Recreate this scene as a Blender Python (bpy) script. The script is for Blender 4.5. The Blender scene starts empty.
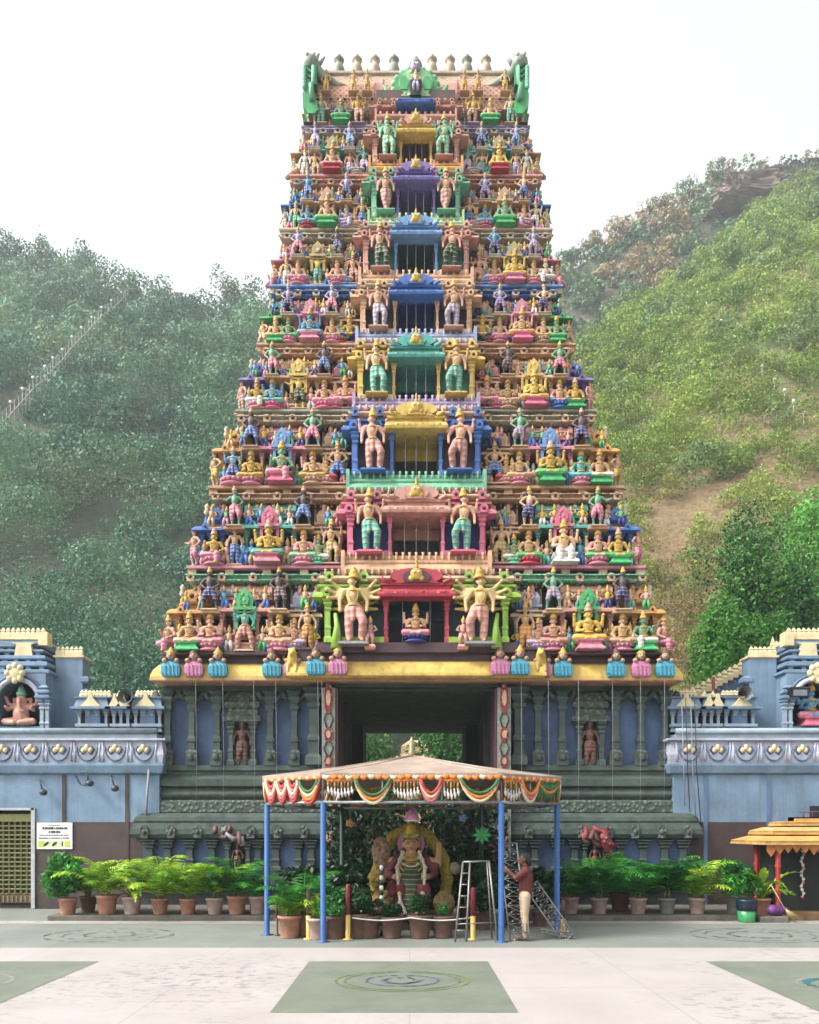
SUN_E, SUN_A, SKY_S, EXPO = 1.3, 10, .15, 1.5
DESAT = .13
HAZE = .0008
import bpy, bmesh, math, random
import numpy as np
from mathutils import Vector, Matrix
R = random.Random(11)
NR = np.random.default_rng(5)
SC = bpy.context.scene
COL = SC.collection
PI = math.pi
CAMZ, FPX, HYP, CXP = 2.1, 800.0, 830.0, 409.5
TX = 0.18                      # axis of the tower


def P(px, py, Y):              # a point of the place at distance Y, measured on the photograph
    return Vector(((px - CXP) / FPX * Y, Y, CAMZ + (HYP - py) / FPX * Y))


def PX(px, Y): return (px - CXP) / FPX * Y
def PZ(py, Y): return CAMZ + (HYP - py) / FPX * Y


# ------------------------------------------------------------------ materials
def lin(c):
    c = c / 255.0
    return c / 12.92 if c <= 0.04045 else ((c + 0.055) / 1.055) ** 2.4


RGB = dict(
    tan=(214, 168, 128), salmon=(224, 158, 138), pink=(232, 140, 162), hotpink=(236, 112, 146), teal=(84, 178, 162), green=(62, 186, 104),
    lime=(158, 208, 60), blue=(58, 118, 206), sky=(112, 164, 222), navy=(34, 48, 142), purple=(132, 112, 192), lilac=(192, 172, 212),
    yellow=(236, 196, 84), orange=(236, 164, 78), peach=(238, 184, 138), red=(206, 48, 72), cream=(238, 222, 182), brown=(112, 74, 60),
    darkteal=(20, 72, 84), maroon=(84, 52, 62), mauve=(92, 68, 88), skin=(224, 172, 130), skinpink=(226, 162, 142), skindark=(92, 72, 74),
    skingreen=(112, 170, 128), skinblue=(84, 158, 200), skinlilac=(170, 160, 190), gold=(224, 178, 58), white=(236, 232, 226), pale=(208, 190, 160),
    mint=(122, 204, 160), lightgreen=(168, 214, 148), grey=(150, 150, 158), darkgreen=(18, 64, 52), nearblack=(20, 20, 24), olive=(196, 172, 106),
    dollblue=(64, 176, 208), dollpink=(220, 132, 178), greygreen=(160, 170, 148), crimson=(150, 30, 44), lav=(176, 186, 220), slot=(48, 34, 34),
    kudu=(222, 186, 142), turq=(70, 190, 180))

_mats = {}


def nd(nt, t, **kw):
    n = nt.nodes.new(t)
    for k, v in kw.items():
        setattr(n, k, v)
    return n


def base_mat(name):
    m = bpy.data.materials.new(name)
    m.use_nodes = True
    nt = m.node_tree
    b = nt.nodes["Principled BSDF"]
    return m, nt, b


def mixc(nt, fac, a, b, mode='MIX'):
    n = nd(nt, 'ShaderNodeMix', data_type='RGBA', blend_type=mode)
    for sock, v in ((n.inputs['Factor'], fac), (n.inputs['A'], a), (n.inputs['B'], b)):
        if isinstance(v, (int, float)):
            sock.default_value = v
        elif isinstance(v, tuple):
            sock.default_value = v if len(v) == 4 else (*v, 1)
        else:
            nt.links.new(v, sock)
    return n.outputs['Result']


def noise_tex(nt, vec, scale, detail=4, rough=.55, dist=0):
    n = nd(nt, 'ShaderNodeTexNoise')
    n.inputs['Scale'].default_value = scale
    n.inputs['Detail'].default_value = detail
    n.inputs['Roughness'].default_value = rough
    n.inputs['Distortion'].default_value = dist
    if vec is not None:
        nt.links.new(vec, n.inputs['Vector'])
    return n.outputs['Fac']


def ramp(nt, fac, stops):
    n = nd(nt, 'ShaderNodeValToRGB')
    e = n.color_ramp.elements
    while len(e) < len(stops):
        e.new(0.5)
    for el, (p, c) in zip(e, stops):
        el.position = p
        el.color = (c, c, c, 1) if isinstance(c, (int, float)) else (*c, 1)
    nt.links.new(fac, n.inputs['Fac'])
    return n.outputs['Color']


def mapping(nt, vec, scale=(1, 1, 1), rot=(0, 0, 0)):
    n = nd(nt, 'ShaderNodeMapping')
    n.inputs['Scale'].default_value = scale
    n.inputs['Rotation'].default_value = rot
    nt.links.new(vec, n.inputs['Vector'])
    return n.outputs['Vector']


def bump(nt, b, h, strength=.3, dist=.03):
    n = nd(nt, 'ShaderNodeBump')
    n.inputs['Strength'].default_value = strength
    n.inputs['Distance'].default_value = dist
    nt.links.new(h, n.inputs['Height'])
    nt.links.new(n.outputs['Normal'], b.inputs['Normal'])


def M(col, kind="p", k=.7):
    """painted plaster: kind p plain, c carved relief, s statue paint, g glossy"""
    key = (col, kind, k)
    if key in _mats:
        return _mats[key]
    c = RGB[col] if isinstance(col, str) else col
    lum = .3 * c[0] + .59 * c[1] + .11 * c[2]
    c = tuple(x + (lum - x) * DESAT for x in c)
    base = tuple(lin(x) * k for x in c)
    m, nt, b = base_mat(f"paint_{col if isinstance(col, str) else 'mixed'}_{kind}")
    tc = nd(nt, 'ShaderNodeTexCoord')
    obj = tc.outputs['Object']
    n1 = noise_tex(nt, obj, 2.3 if kind != 's' else 5, 6, .65)
    f1 = ramp(nt, n1, [(.3, 0), (.72, 1)])
    dark = tuple(x * .66 for x in base)
    lite = tuple(min(.88, x * 1.12 + .006) for x in base)
    colr = mixc(nt, f1, dark, lite)
    stv = mapping(nt, obj, (5, 5, .55))
    st = noise_tex(nt, stv, 1.5, 5, .6)
    fs = ramp(nt, st, [(.5, 0), (.74, .7 if kind in 'pc' else .45)])
    dirt = tuple(x * .35 + .02 for x in base)
    colr = mixc(nt, fs, colr, dirt)
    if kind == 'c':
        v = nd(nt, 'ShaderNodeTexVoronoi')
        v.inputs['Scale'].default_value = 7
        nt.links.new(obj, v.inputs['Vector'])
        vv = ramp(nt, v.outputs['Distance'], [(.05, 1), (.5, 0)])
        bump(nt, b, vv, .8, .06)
        colr = mixc(nt, ramp(nt, v.outputs['Distance'], [(.12, .5), (.3, 0)]), colr, (.62, .5, .34))  # painted highlight: raised centres lightened to cream for relief
    elif kind not in 'gd':
        bump(nt, b, noise_tex(nt, obj, 22 if kind == 'p' else 34, 4), .25, .02)
    if kind == 'd':         # woven cloth and tiered crowns: thin contrasting bands
        wv = nd(nt, 'ShaderNodeTexWave', wave_type='BANDS', bands_direction='Z')
        wv.inputs['Scale'].default_value = 3.1
        wv.inputs['Distortion'].default_value = 1.2
        nt.links.new(obj, wv.inputs['Vector'])
        band = (.55, .36, .08) if max(base) != base[0] or base[2] > base[0] * .5 else (.32, .05, .05)
        colr = mixc(nt, ramp(nt, wv.outputs['Fac'], [(.9, 0), (.96, .55)]), colr, band)
        bump(nt, b, wv.outputs['Fac'], .4, .03)
    if kind in 'sd':
        oi = nd(nt, 'ShaderNodeObjectInfo')
        h = nd(nt, 'ShaderNodeHueSaturation')
        mr = nd(nt, 'ShaderNodeMapRange')
        mr.inputs['To Min'].default_value = .82
        mr.inputs['To Max'].default_value = 1.12
        nt.links.new(oi.outputs['Random'], mr.inputs['Value'])
        nt.links.new(mr.outputs['Result'], h.inputs['Value'])
        nt.links.new(colr, h.inputs['Color'])
        colr = h.outputs['Color']
    nt.links.new(colr, b.inputs['Base Color'])
    b.inputs['Roughness'].default_value = .3 if kind == 'g' else .62
    _mats[key] = m
    return m


def MN(name, col, rough=.6, metal=0, noise_s=4, amt=.35, bumpk=.2, k=.8, kb=18, streak=0):
    key = ('N', name)
    if key in _mats:
        return _mats[key]
    base = tuple(lin(x) * k for x in col)
    m, nt, b = base_mat(name)
    tc = nd(nt, 'ShaderNodeTexCoord')
    f = ramp(nt, noise_tex(nt, tc.outputs['Object'], noise_s, 6, .62), [(.28, 0), (.74, 1)])
    c = mixc(nt, f, tuple(x * (1 - amt) for x in base), tuple(min(.9, x * (1 + amt * .4)) for x in base))
    if streak:          # rain streaks and damp patches
        f2 = ramp(nt, noise_tex(nt, mapping(nt, tc.outputs['Object'], (3.2, 3.2, .28)), 1.3, 6, .65), [(.48, 0), (.72, streak)])
        c = mixc(nt, f2, c, tuple(x * .42 + .012 for x in base))
        f3 = ramp(nt, noise_tex(nt, tc.outputs['Object'], .55, 8, .7), [(.52, 0), (.7, streak * .6)])
        c = mixc(nt, f3, c, tuple(min(.9, x * 1.25 + .03) for x in base))
    nt.links.new(c, b.inputs['Base Color'])
    b.inputs['Roughness'].default_value = rough
    b.inputs['Metallic'].default_value = metal
    if bumpk:
        bump(nt, b, noise_tex(nt, tc.outputs['Object'], kb, 5), bumpk, .02)
    _mats[key] = m
    return m


def leaf_mat(name, dark, lite, k=1.0, trans=.25, rough=.55, sheen=.3):
    """foliage; colour varies by the mesh's own attribute 'tint' (x: which plant, y: which leaf)"""
    m, nt, b = base_mat(name)
    at = nd(nt, 'ShaderNodeAttribute', attribute_name='tint')
    sp = nd(nt, 'ShaderNodeSeparateColor')
    nt.links.new(at.outputs['Color'], sp.inputs['Color'])
    d = tuple(lin(x) * k for x in dark)
    l = tuple(lin(x) * k for x in lite)
    c = mixc(nt, sp.outputs['Red'], d, l)
    mm = nd(nt, 'ShaderNodeMapRange')
    mm.inputs['To Min'].default_value = .6
    mm.inputs['To Max'].default_value = 1.35
    nt.links.new(sp.outputs['Green'], mm.inputs['Value'])
    hs = nd(nt, 'ShaderNodeHueSaturation')
    nt.links.new(c, hs.inputs['Color'])
    nt.links.new(mm.outputs['Result'], hs.inputs['Value'])
    c2 = mixc(nt, sp.outputs['Blue'], hs.outputs['Color'], (lin(150) * k, lin(120) * k, lin(84) * k))
    nt.links.new(c2, b.inputs['Base Color'])
    b.inputs['Roughness'].default_value = rough
    b.inputs['Specular IOR Level'].default_value = sheen
    tr = nd(nt, 'ShaderNodeBsdfTranslucent')
    nt.links.new(c2, tr.inputs['Color'])
    mx = nd(nt, 'ShaderNodeMixShader')
    mx.inputs[0].default_value = trans
    nt.links.new(b.outputs[0], mx.inputs[1])
    nt.links.new(tr.outputs[0], mx.inputs[2])
    nt.links.new(mx.outputs[0], nt.nodes['Material Output'].inputs['Surface'])
    return m


# ------------------------------------------------------------------ object helpers
WORLD = {}


def tag(o, label=None, cat=None, group=None, kind=None):
    if label: o['label'] = label
    if cat: o['category'] = cat
    if group: o['group'] = group
    if kind: o['kind'] = kind
    return o


def empty(name, loc, label=None, cat=None, group=None):
    o = bpy.data.objects.new(name, None)
    o.empty_display_size = .2
    o.location = loc
    COL.objects.link(o)
    WORLD[o.name] = Vector(loc)
    return tag(o, label, cat, group)


class MB:
    def __init__(s):
        s.v, s.f, s.m, s.sm, s.mats = [], [], [], [], []

    def mi(s, mat):
        if mat not in s.mats:
            s.mats.append(mat)
        return s.mats.index(mat)

    def add(s, vs, fs, mat, smooth=False):
        n = len(s.v)
        k = s.mi(mat)
        s.v += [tuple(v) for v in vs]
        for f in fs:
            s.f.append(tuple(i + n for i in f))
            s.m.append(k)
            s.sm.append(smooth)

    def box(s, x0, x1, y0, y1, z0, z1, mat):
        if x0 > x1: x0, x1 = x1, x0
        s.loft(x0, x1, y0, y1, [(0, z0), (0, z1)], mat)

    def loft(s, x0, x1, y0, y1, prof, mat, smooth=False):
        """rectangles with an outward offset at each height"""
        if x0 > x1: x0, x1 = x1, x0
        vs, fs = [], []
        for o, z in prof:
            vs += [(x0 - o, y0 - o, z), (x1 + o, y0 - o, z), (x1 + o, y1 + o, z), (x0 - o, y1 + o, z)]
        for i in range(len(prof) - 1):
            a = i * 4
            for j in range(4):
                fs.append((a + j, a + (j + 1) % 4, a + 4 + (j + 1) % 4, a + 4 + j))
        fs.append((3, 2, 1, 0))
        a = (len(prof) - 1) * 4
        fs.append((a, a + 1, a + 2, a + 3))
        s.add(vs, fs, mat, smooth)

    def lathe(s, cx, cy, prof, mat, n=12, smooth=True, a0=0.0, sy=1.0):
        vs, fs = [], []
        for r, z in prof:
            for j in range(n):
                a = a0 + 2 * PI * j / n
                vs.append((cx + r * math.cos(a), cy + r * sy * math.sin(a), z))
        for i in range(len(prof) - 1):
            for j in range(n):
                fs.append((i * n + j, i * n + (j + 1) % n, (i + 1) * n + (j + 1) % n, (i + 1) * n + j))
        fs.append(tuple(range(n - 1, -1, -1)))
        fs.append(tuple((len(prof) - 1) * n + j for j in range(n)))
        s.add(vs, fs, mat, smooth)

    def extx(s, poly, x0, x1, mat, smooth=False):
        if x0 > x1: x0, x1 = x1, x0
        n = len(poly)
        vs = [(x0, y, z) for y, z in poly] + [(x1, y, z) for y, z in poly]
        fs = [(i, (i + 1) % n, n + (i + 1) % n, n + i) for i in range(n)]
        s.add(vs, fs, mat, smooth)
        s.add(vs, [tuple(range(n - 1, -1, -1)), tuple(range(n, 2 * n))], mat, False)

    def exty(s, poly, y0, y1, mat, smooth=False):
        n = len(poly)
        vs = [(x, y0, z) for x, z in poly] + [(x, y1, z) for x, z in poly]
        fs = [((i + 1) % n, i, n + i, n + (i + 1) % n) for i in range(n)]
        s.add(vs, fs, mat, smooth)
        s.add(vs, [tuple(range(n)), tuple(range(2 * n - 1, n - 1, -1))], mat, False)

    def tube(s, pts, rad, mat, n=6, smooth=True):
        pts = [Vector(p) for p in pts]
        if not isinstance(rad, (list, tuple)):
            rad = [rad] * len(pts)
        vs, fs = [], []
        prev = None
        for i, p in enumerate(pts):
            d = (pts[min(i + 1, len(pts) - 1)] - pts[max(i - 1, 0)])
            d = d.normalized() if d.length > 1e-9 else Vector((0, 0, 1))
            up = Vector((0, 0, 1)) if abs(d.z) < .95 else Vector((0, 1, 0))
            u = d.cross(up).normalized() if prev is None else (prev - d * prev.dot(d)).normalized()
            prev = u
            w = d.cross(u)
            for j in range(n):
                a = 2 * PI * j / n
                vs.append(p + (u * math.cos(a) + w * math.sin(a)) * rad[i])
        for i in range(len(pts) - 1):
            for j in range(n):
                fs.append((i * n + j, i * n + (j + 1) % n, (i + 1) * n + (j + 1) % n, (i + 1) * n + j))
        fs.append(tuple(range(n - 1, -1, -1)))
        fs.append(tuple((len(pts) - 1) * n + j for j in range(n)))
        s.add(vs, fs, mat, smooth)

    def ball(s, c, r, mat, n=8, m=6):
        if not isinstance(r, (list, tuple)):
            r = (r, r, r)
        vs, fs = [(c[0], c[1], c[2] - r[2])], []
        for i in range(1, m):
            t = -PI / 2 + PI * i / m
            for j in range(n):
                a = 2 * PI * j / n
                vs.append((c[0] + r[0] * math.cos(t) * math.cos(a), c[1] + r[1] * math.cos(t) * math.sin(a), c[2] + r[2] * math.sin(t)))
        vs.append((c[0], c[1], c[2] + r[2]))
        for j in range(n):
            fs.append((0, 1 + (j + 1) % n, 1 + j))
            fs.append((len(vs) - 1, len(vs) - 1 - n + j, len(vs) - 1 - n + (j + 1) % n))
        for i in range(m - 2):
            for j in range(n):
                a = 1 + i * n
                fs.append((a + j, a + (j + 1) % n, a + n + (j + 1) % n, a + n + j))
        s.add(vs, fs, mat, True)

    def mesh(s, name, org=Vector((0, 0, 0))):
        me = bpy.data.meshes.new(name)
        me.from_pydata([(v[0] - org[0], v[1] - org[1], v[2] - org[2]) for v in s.v], [], s.f)
        for m in s.mats:
            me.materials.append(m)
        me.polygons.foreach_set('material_index', s.m)
        me.polygons.foreach_set('use_smooth', s.sm)
        bm = bmesh.new()
        bm.from_mesh(me)
        bmesh.ops.recalc_face_normals(bm, faces=bm.faces)
        bm.to_mesh(me)
        bm.free()
        return me

    def build(s, name, parent=None, org=None, local=False):
        """local: the coordinates already are the parent's own"""
        pw = WORLD.get(parent.name, Vector((0, 0, 0))) if parent is not None else Vector((0, 0, 0))
        if local:
            org = pw
            me = s.mesh(name)
        else:
            if org is None:
                a = np.array(s.v)
                lo, hi = a.min(0), a.max(0)
                org = Vector(((lo[0] + hi[0]) / 2, (lo[1] + hi[1]) / 2, lo[2]))
            org = Vector(org)
            me = s.mesh(name, org)
        o = bpy.data.objects.new(name, me)
        COL.objects.link(o)
        if parent is not None:
            o.parent = parent
        o.location = org - pw
        WORLD[o.name] = Vector(org)
        return o


def arch(cx, z0, w, h, n=12, point=.0):
    """horseshoe outline in x,z"""
    pts = []
    for i in range(n + 1):
        a = -.25 * PI + (1.5 * PI) * i / n
        x = math.cos(a) * w
        z = math.sin(a) * h * .5 + h * .45
        if point and abs(a - PI / 2) < .2:
            z += point
        pts.append((cx + x, z0 + z))
    pts.append((cx - w * .9, z0))
    pts.append((cx + w * .9, z0))
    return pts


def arc_pts(c, r0, r1, a0, a1, n):
    return [(c[0] + r0 * math.cos(a0 + (a1 - a0) * i / n), c[1] + r1 * math.sin(a0 + (a1 - a0) * i / n)) for i in range(n + 1)]


def pillar(mb, x, y, z0, z1, w, mat, mat2=None, n=0):
    h = z1 - z0
    mat2 = mat2 or mat
    mb.loft(x - w / 2, x + w / 2, y - w / 2, y + w / 2, [(w * .32, z0), (w * .32, z0 + h * .1), (0, z0 + h * .15), (0, z0 + h * .3), (w * .12, z0 + h * .32), (w * .12, z0 + h * .36), (-w * .06, z0 + h * .4),
            (-w * .06, z0 + h * .72), (w * .2, z0 + h * .76), (w * .2, z0 + h * .79), (0, z0 + h * .82), (w * .38, z0 + h * .88), (w * .38, z0 + h * .92)], mat)
    mb.loft(x - w / 2, x + w / 2, y - w / 2, y + w / 2, [(w * .1, z0 + h * .92), (w * .55, z0 + h * .97), (w * .55, z1)], mat2)
# ------------------------------------------------------------------ figures: one continuous body grown round a skeleton
def chains_mb(chains, mat, n=10):
    mb = MB()
    for ch in chains:
        for p in ch:
            mb.ball(p[:3], p[3] if len(p) == 4 else tuple(p[3:6]), mat, n, 8)
        for a, b in zip(ch, ch[1:]):
            ra = a[3] if len(a) == 4 else min(a[3:6])
            rb = b[3] if len(b) == 4 else min(b[3:6])
            mb.tube([a[:3], b[:3]], [ra, rb], mat, n)
    return mb


def grow(name, chains, mat, voxel=.014, smooth=3):
    me = chains_mb(chains, mat).mesh(name + '_cage')
    o = bpy.data.objects.new(name + '_cage', me)
    COL.objects.link(o)
    r = o.modifiers.new('r', 'REMESH')
    r.mode = 'VOXEL'
    r.voxel_size = voxel
    r.use_smooth_shade = True
    if smooth:
        sm = o.modifiers.new('s', 'SMOOTH')
        sm.iterations = smooth
        sm.factor = .4
    dg = bpy.context.evaluated_depsgraph_get()
    out = bpy.data.meshes.new_from_object(o.evaluated_get(dg))
    out.name = name
    out.materials.clear()
    out.materials.append(mat)
    out.polygons.foreach_set('use_smooth', [True] * len(out.polygons))
    bpy.data.objects.remove(o)
    bpy.data.meshes.remove(me)
    return out


def both(f): return [f(-1), f(1)]


def standing(arms, legs, lean=0.0, extra=None, belly=.07):
    ch = [[(0, 0, .50, .085), (lean * .5, 0, .58, belly), (lean, -.005, .70, .095), (lean, 0, .79, .07), (lean, 0, .86, .036), (lean, -.012, .925, .062)],
          [(lean - .12, 0, .785, .045), (lean + .12, 0, .785, .045)], [(lean, -.065, .915, .016), (lean, -.07, .905, .014)]]
    ch += both(lambda s: [(lean + s * .062, -.005, .93, .018), (lean + s * .066, 0, .905, .013)])
    for s, e, h in arms:
        ch.append([(lean + s * .125, 0, .785, .042), (*e, .033), (*h, .024), (h[0], h[1] - .012, h[2] - .0, .03)])
    for s, k, a in legs:
        ch.append([(s * .055, 0, .5, .075), (*k, .05), (*a, .034), (a[0] + s * .012, a[1] - .06, a[2] - .015, .028)])
    return ch + (extra or [])


def dhoti(legs, ln=.62, lean=0):
    ch = [[(lean * .4, 0, .565, .084), (0, 0, .50, .10)]]
    for s, k, a in legs:
        m = tuple(k[i] + (a[i] - k[i]) * ln for i in range(3))
        ch.append([(s * .055, 0, .5, .092), (*k, .068), (*m, .06)])
    ch.append([(0, -.085, .5, .035), (0, -.08, .33, .03)])
    return ch


def seated(arms, legs, extra=None):
    ch = [[(0, 0, .30, .115), (0, 0, .40, .098), (0, -.005, .54, .125), (0, 0, .63, .09), (0, 0, .70, .046), (0, -.015, .785, .083)],
          [(-.165, 0, .615, .06), (.165, 0, .615, .06)], [(0, -.09, .772, .02), (0, -.095, .76, .017)]]
    ch += both(lambda s: [(s * .082, 0, .79, .022), (s * .087, 0, .76, .017)])
    for s, e, h in arms:
        ch.append([(s * .17, 0, .615, .055), (*e, .042), (*h, .032), (h[0], h[1] - .012, h[2], .038)])
    for s, k, a in legs:
        ch.append([(s * .08, -.02, .28, .1), (*k, .07), (*a, .048), (a[0] - s * .05, a[1] - .02, a[2] - .01, .04)])
    return ch + (extra or [])


def lap(legs, ln=.5):
    ch = [[(0, 0, .30, .135), (0, 0, .36, .12)]]
    for s, k, a in legs:
        m = tuple(k[i] + (a[i] - k[i]) * ln for i in range(3))
        ch.append([(s * .08, -.02, .28, .115), (*k, .088), (*m, .075)])
    return ch


LS = both(lambda s: (s, (s * .075, -.02, .27), (s * .075, .01, .05)))                       # legs straight
LBEND = [(-1, (-.07, -.01, .27), (-.06, .01, .05)), (1, (.15, -.09, .31), (.12, .02, .06))]   # weight on one leg
LWIDE = both(lambda s: (s, (s * .15, -.05, .28), (s * .17, .01, .05)))
LX = [(-1, (-.03, -.03, .27), (.03, -.03, .05)), (1, (.07, 0, .27), (-.03, .03, .05))]
LLOT = both(lambda s: (s, (s * .30, -.15, .26), (-s * .05, -.24, .235)))
LPEND = [(-1, (-.28, -.14, .27), (.05, -.22, .25)), (1, (.13, -.25, .27), (.13, -.26, .05))]
LCHAIR = both(lambda s: (s, (s * .13, -.25, .30), (s * .12, -.25, .05)))
A_HIP = both(lambda s: (s, (s * .245, .02, .665), (s * .115, -.05, .545)))
A_UP = both(lambda s: (s, (s * .24, -.01, .80), (s * .19, -.02, .97)))
A_OUT = [(-1, (-.23, .0, .70), (-.36, -.04, .74)), (1, (.24, .02, .665), (.115, -.05, .545))]
A_DOWN = both(lambda s: (s, (s * .2, 0, .64), (s * .2, -.05, .49)))
A_4 = A_DOWN + both(lambda s: (s, (s * .23, .02, .73), (s * .25, -.03, .9)))
A_BLESS = [(-1, (-.2, 0, .65), (-.2, -.12, .78)), (1, (.21, 0, .64), (.19, -.1, .53))]
A_FOLD = both(lambda s: (s, (s * .2, -.02, .63), (s * .04, -.14, .7)))
A_8 = both(lambda s: (s, (s * .21, 0, .63), (s * .2, -.05, .47))) + both(lambda s: (s, (s * .25, .02, .69), (s * .38, -.06, .66))) + \
      both(lambda s: (s, (s * .26, .03, .75), (s * .4, -.04, .79))) + both(lambda s: (s, (s * .22, .03, .82), (s * .34, -.03, .93)))
S_KNEE = both(lambda s: (s, (s * .27, 0, .45), (s * .23, -.15, .35)))
S_4 = both(lambda s: (s, (s * .25, 0, .45), (s * .14, -.17, .42))) + both(lambda s: (s, (s * .3, .02, .56), (s * .31, -.04, .78)))
S_BLESS = [(-1, (-.26, 0, .46), (-.22, -.14, .62)), (1, (.26, 0, .45), (.2, -.17, .36))]

POSE = {  # body chains, garment chains, head top, crown scale, seat
    'akimbo': (standing(A_HIP, LWIDE), dhoti(LWIDE, .15), .985, 1, 0),
    'knee out': (standing(A_HIP, LBEND, -.02), dhoti(LBEND, .2), .985, 1, 0),
    'arm out': (standing(A_OUT, LBEND, .01), dhoti(LBEND, .3), .985, 1, 0),
    'arms raised': (standing(A_UP, LS), dhoti(LS, .3), .985, 1, 0),
    'arms down': (standing(A_DOWN, LS), dhoti(LS, .8), .985, 1, 0),
    'four armed': (standing(A_4, LBEND, -.02), dhoti(LBEND, .85), .985, 1.15, 0),
    'crossed legs': (standing(A_4, LX), dhoti(LX, .8), .985, 1.1, 0),
    'many armed': (standing(A_8, LBEND, -.02), dhoti(LBEND, .9), .985, 1.25, 0),
    'wide legs': (standing(A_BLESS + both(lambda s: (s, (s * .23, .02, .73), (s * .25, -.03, .9))), LWIDE), dhoti(LWIDE, .9), .985, 1, 0),
    'cross legged': (seated(S_KNEE, LLOT), lap(LLOT), .868, 1.3, 1),
    'four armed seated': (seated(S_4, LLOT), lap(LLOT), .868, 1.4, 1),
    'one leg down': (seated(S_BLESS, LPEND), lap(LPEND, .75), .868, 1.3, 1),
    'enthroned': (seated(S_4, LCHAIR), lap(LCHAIR, .8), .868, 1.4, 1),
}
PM = {}


def pose_meshes(p):
    if p not in PM:
        body, gar, top, cs, seat = POSE[p]
        d = {'body': grow('statue_body', body, M('skin', 's')), 'garment': grow('garment', gar, M('pink', 's'))}
        c = MB()
        y = -.012
        k = cs * (.062 if not seat else .066)
        z = top - .022 if not seat else top - .03
        c.lathe(0, y, [(k * 1.02, z), (k * 1.15, z + k * .35), (k * .9, z + k * .75), (k * .98, z + k * 1.0), (k * .7, z + k * 1.45), (k * .72, z + k * 1.6), (k * .5, z + k * 1.95), (k * .55, z + k * 2.05), (k * .3, z + k * 2.3), (0.004, z + k * 2.45)], M('gold', 's'), 10)
        d['crown'] = c.mesh('crown')
        j, j2, hr, fc = MB(), MB(), MB(), MB()
        if seat:
            j.tube([(.075 * math.cos(a) * 1.25, -.02 + .1 * math.sin(a) - .02, .665 - .03 * (math.sin(a) < 0) - .02) for a in [2 * PI * q / 14 for q in range(15)]], .016, M('gold', 's'), 5)
            j2.tube([(.125 * math.cos(a), .125 * math.sin(a), .395) for a in [2 * PI * q / 14 for q in range(15)]], .018, M('gold', 's'), 5)
        else:
            j.tube([(.075 * math.cos(a), .075 * math.sin(a) - .012, .80 - .02 * (math.sin(a) < 0)) for a in [2 * PI * q / 14 for q in range(15)]], .012, M('gold', 's'), 5)
            j2.tube([(.098 * math.cos(a), .098 * math.sin(a), .555) for a in [2 * PI * q / 14 for q in range(15)]], .014, M('gold', 's'), 5)
        if seat:
            j.tube([(.085 * math.sin(a) * (1 - .35 * math.cos(a)), -.118 - .022 * math.cos(a), .555 - .11 * math.cos(a)) for a in [2 * PI * q / 14 for q in range(15)]], .008, M('gold', 's'), 5)
        else:
            j.tube([(.07 * math.sin(a) * (1 - .35 * math.cos(a)), -.087 - .012 * math.cos(a), .695 - .11 * math.cos(a)) for a in [2 * PI * q / 14 for q in range(15)]], .006, M('gold', 's'), 5)
        d['necklace'], d['belt'] = j.mesh('necklace'), j2.mesh('belt')
        hz, hk = (.925, .07) if not seat else (.785, .092)
        hr.ball((0, .022, hz + .005), (hk, hk * .8, hk), M('nearblack', 's'), 10, 8)
        hr.ball((0, .05, hz - hk), (hk * 1.25, hk * .7, hk * .9), M('nearblack', 's'), 10, 8)
        d['hair'] = hr.mesh('hair')
        for e in (-1, 1):
            fc.ball((e * hk * .36, -hk * 1.02 - (.0 if not seat else -.004), hz + hk * .1), (hk * .19, hk * .14, hk * .1), M('nearblack', 's'), 6, 5)
        d['eyes'] = fc.mesh('eyes')
        PM[p] = d
    return PM[p]


_ped = {}


def pedestal_mesh(kind):
    if kind not in _ped:
        mb = MB()
        m = M('pink', 's')
        if kind == 'lotus':
            mb.lathe(0, -.04, [(.36, 0), (.38, .03), (.27, .085), (.25, .10), (.33, .16), (.36, .185), (.34, .2), (0.01, .205)], m, 14, sy=.8)
            for q in range(14):
                a = 2 * PI * q / 14
                mb.ball((.31 * math.cos(a), -.04 + .25 * math.sin(a), .15), (.06, .06, .05), m, 6, 5)
        elif kind == 'flare':
            mb.loft(-.28, .28, -.3, .16, [(.08, 0), (.08, .03), (.0, .1), (-.02, .15), (.04, .18), (.05, .21)], m)
        else:
            mb.loft(-.2, .2, -.14, .14, [(.03, 0), (.03, .02), (0, .03), (0, .045)], m)
        _ped[kind] = mb.mesh('pedestal')
    return _ped[kind]


def attach(o, t):
    """make o a part of t where it already stands"""
    o.parent = t
    o.matrix_parent_inverse = t.matrix_basis.inverted()
    return o


def slotmat(o, m):
    o.material_slots[0].link = 'OBJECT'
    o.material_slots[0].material = m


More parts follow.
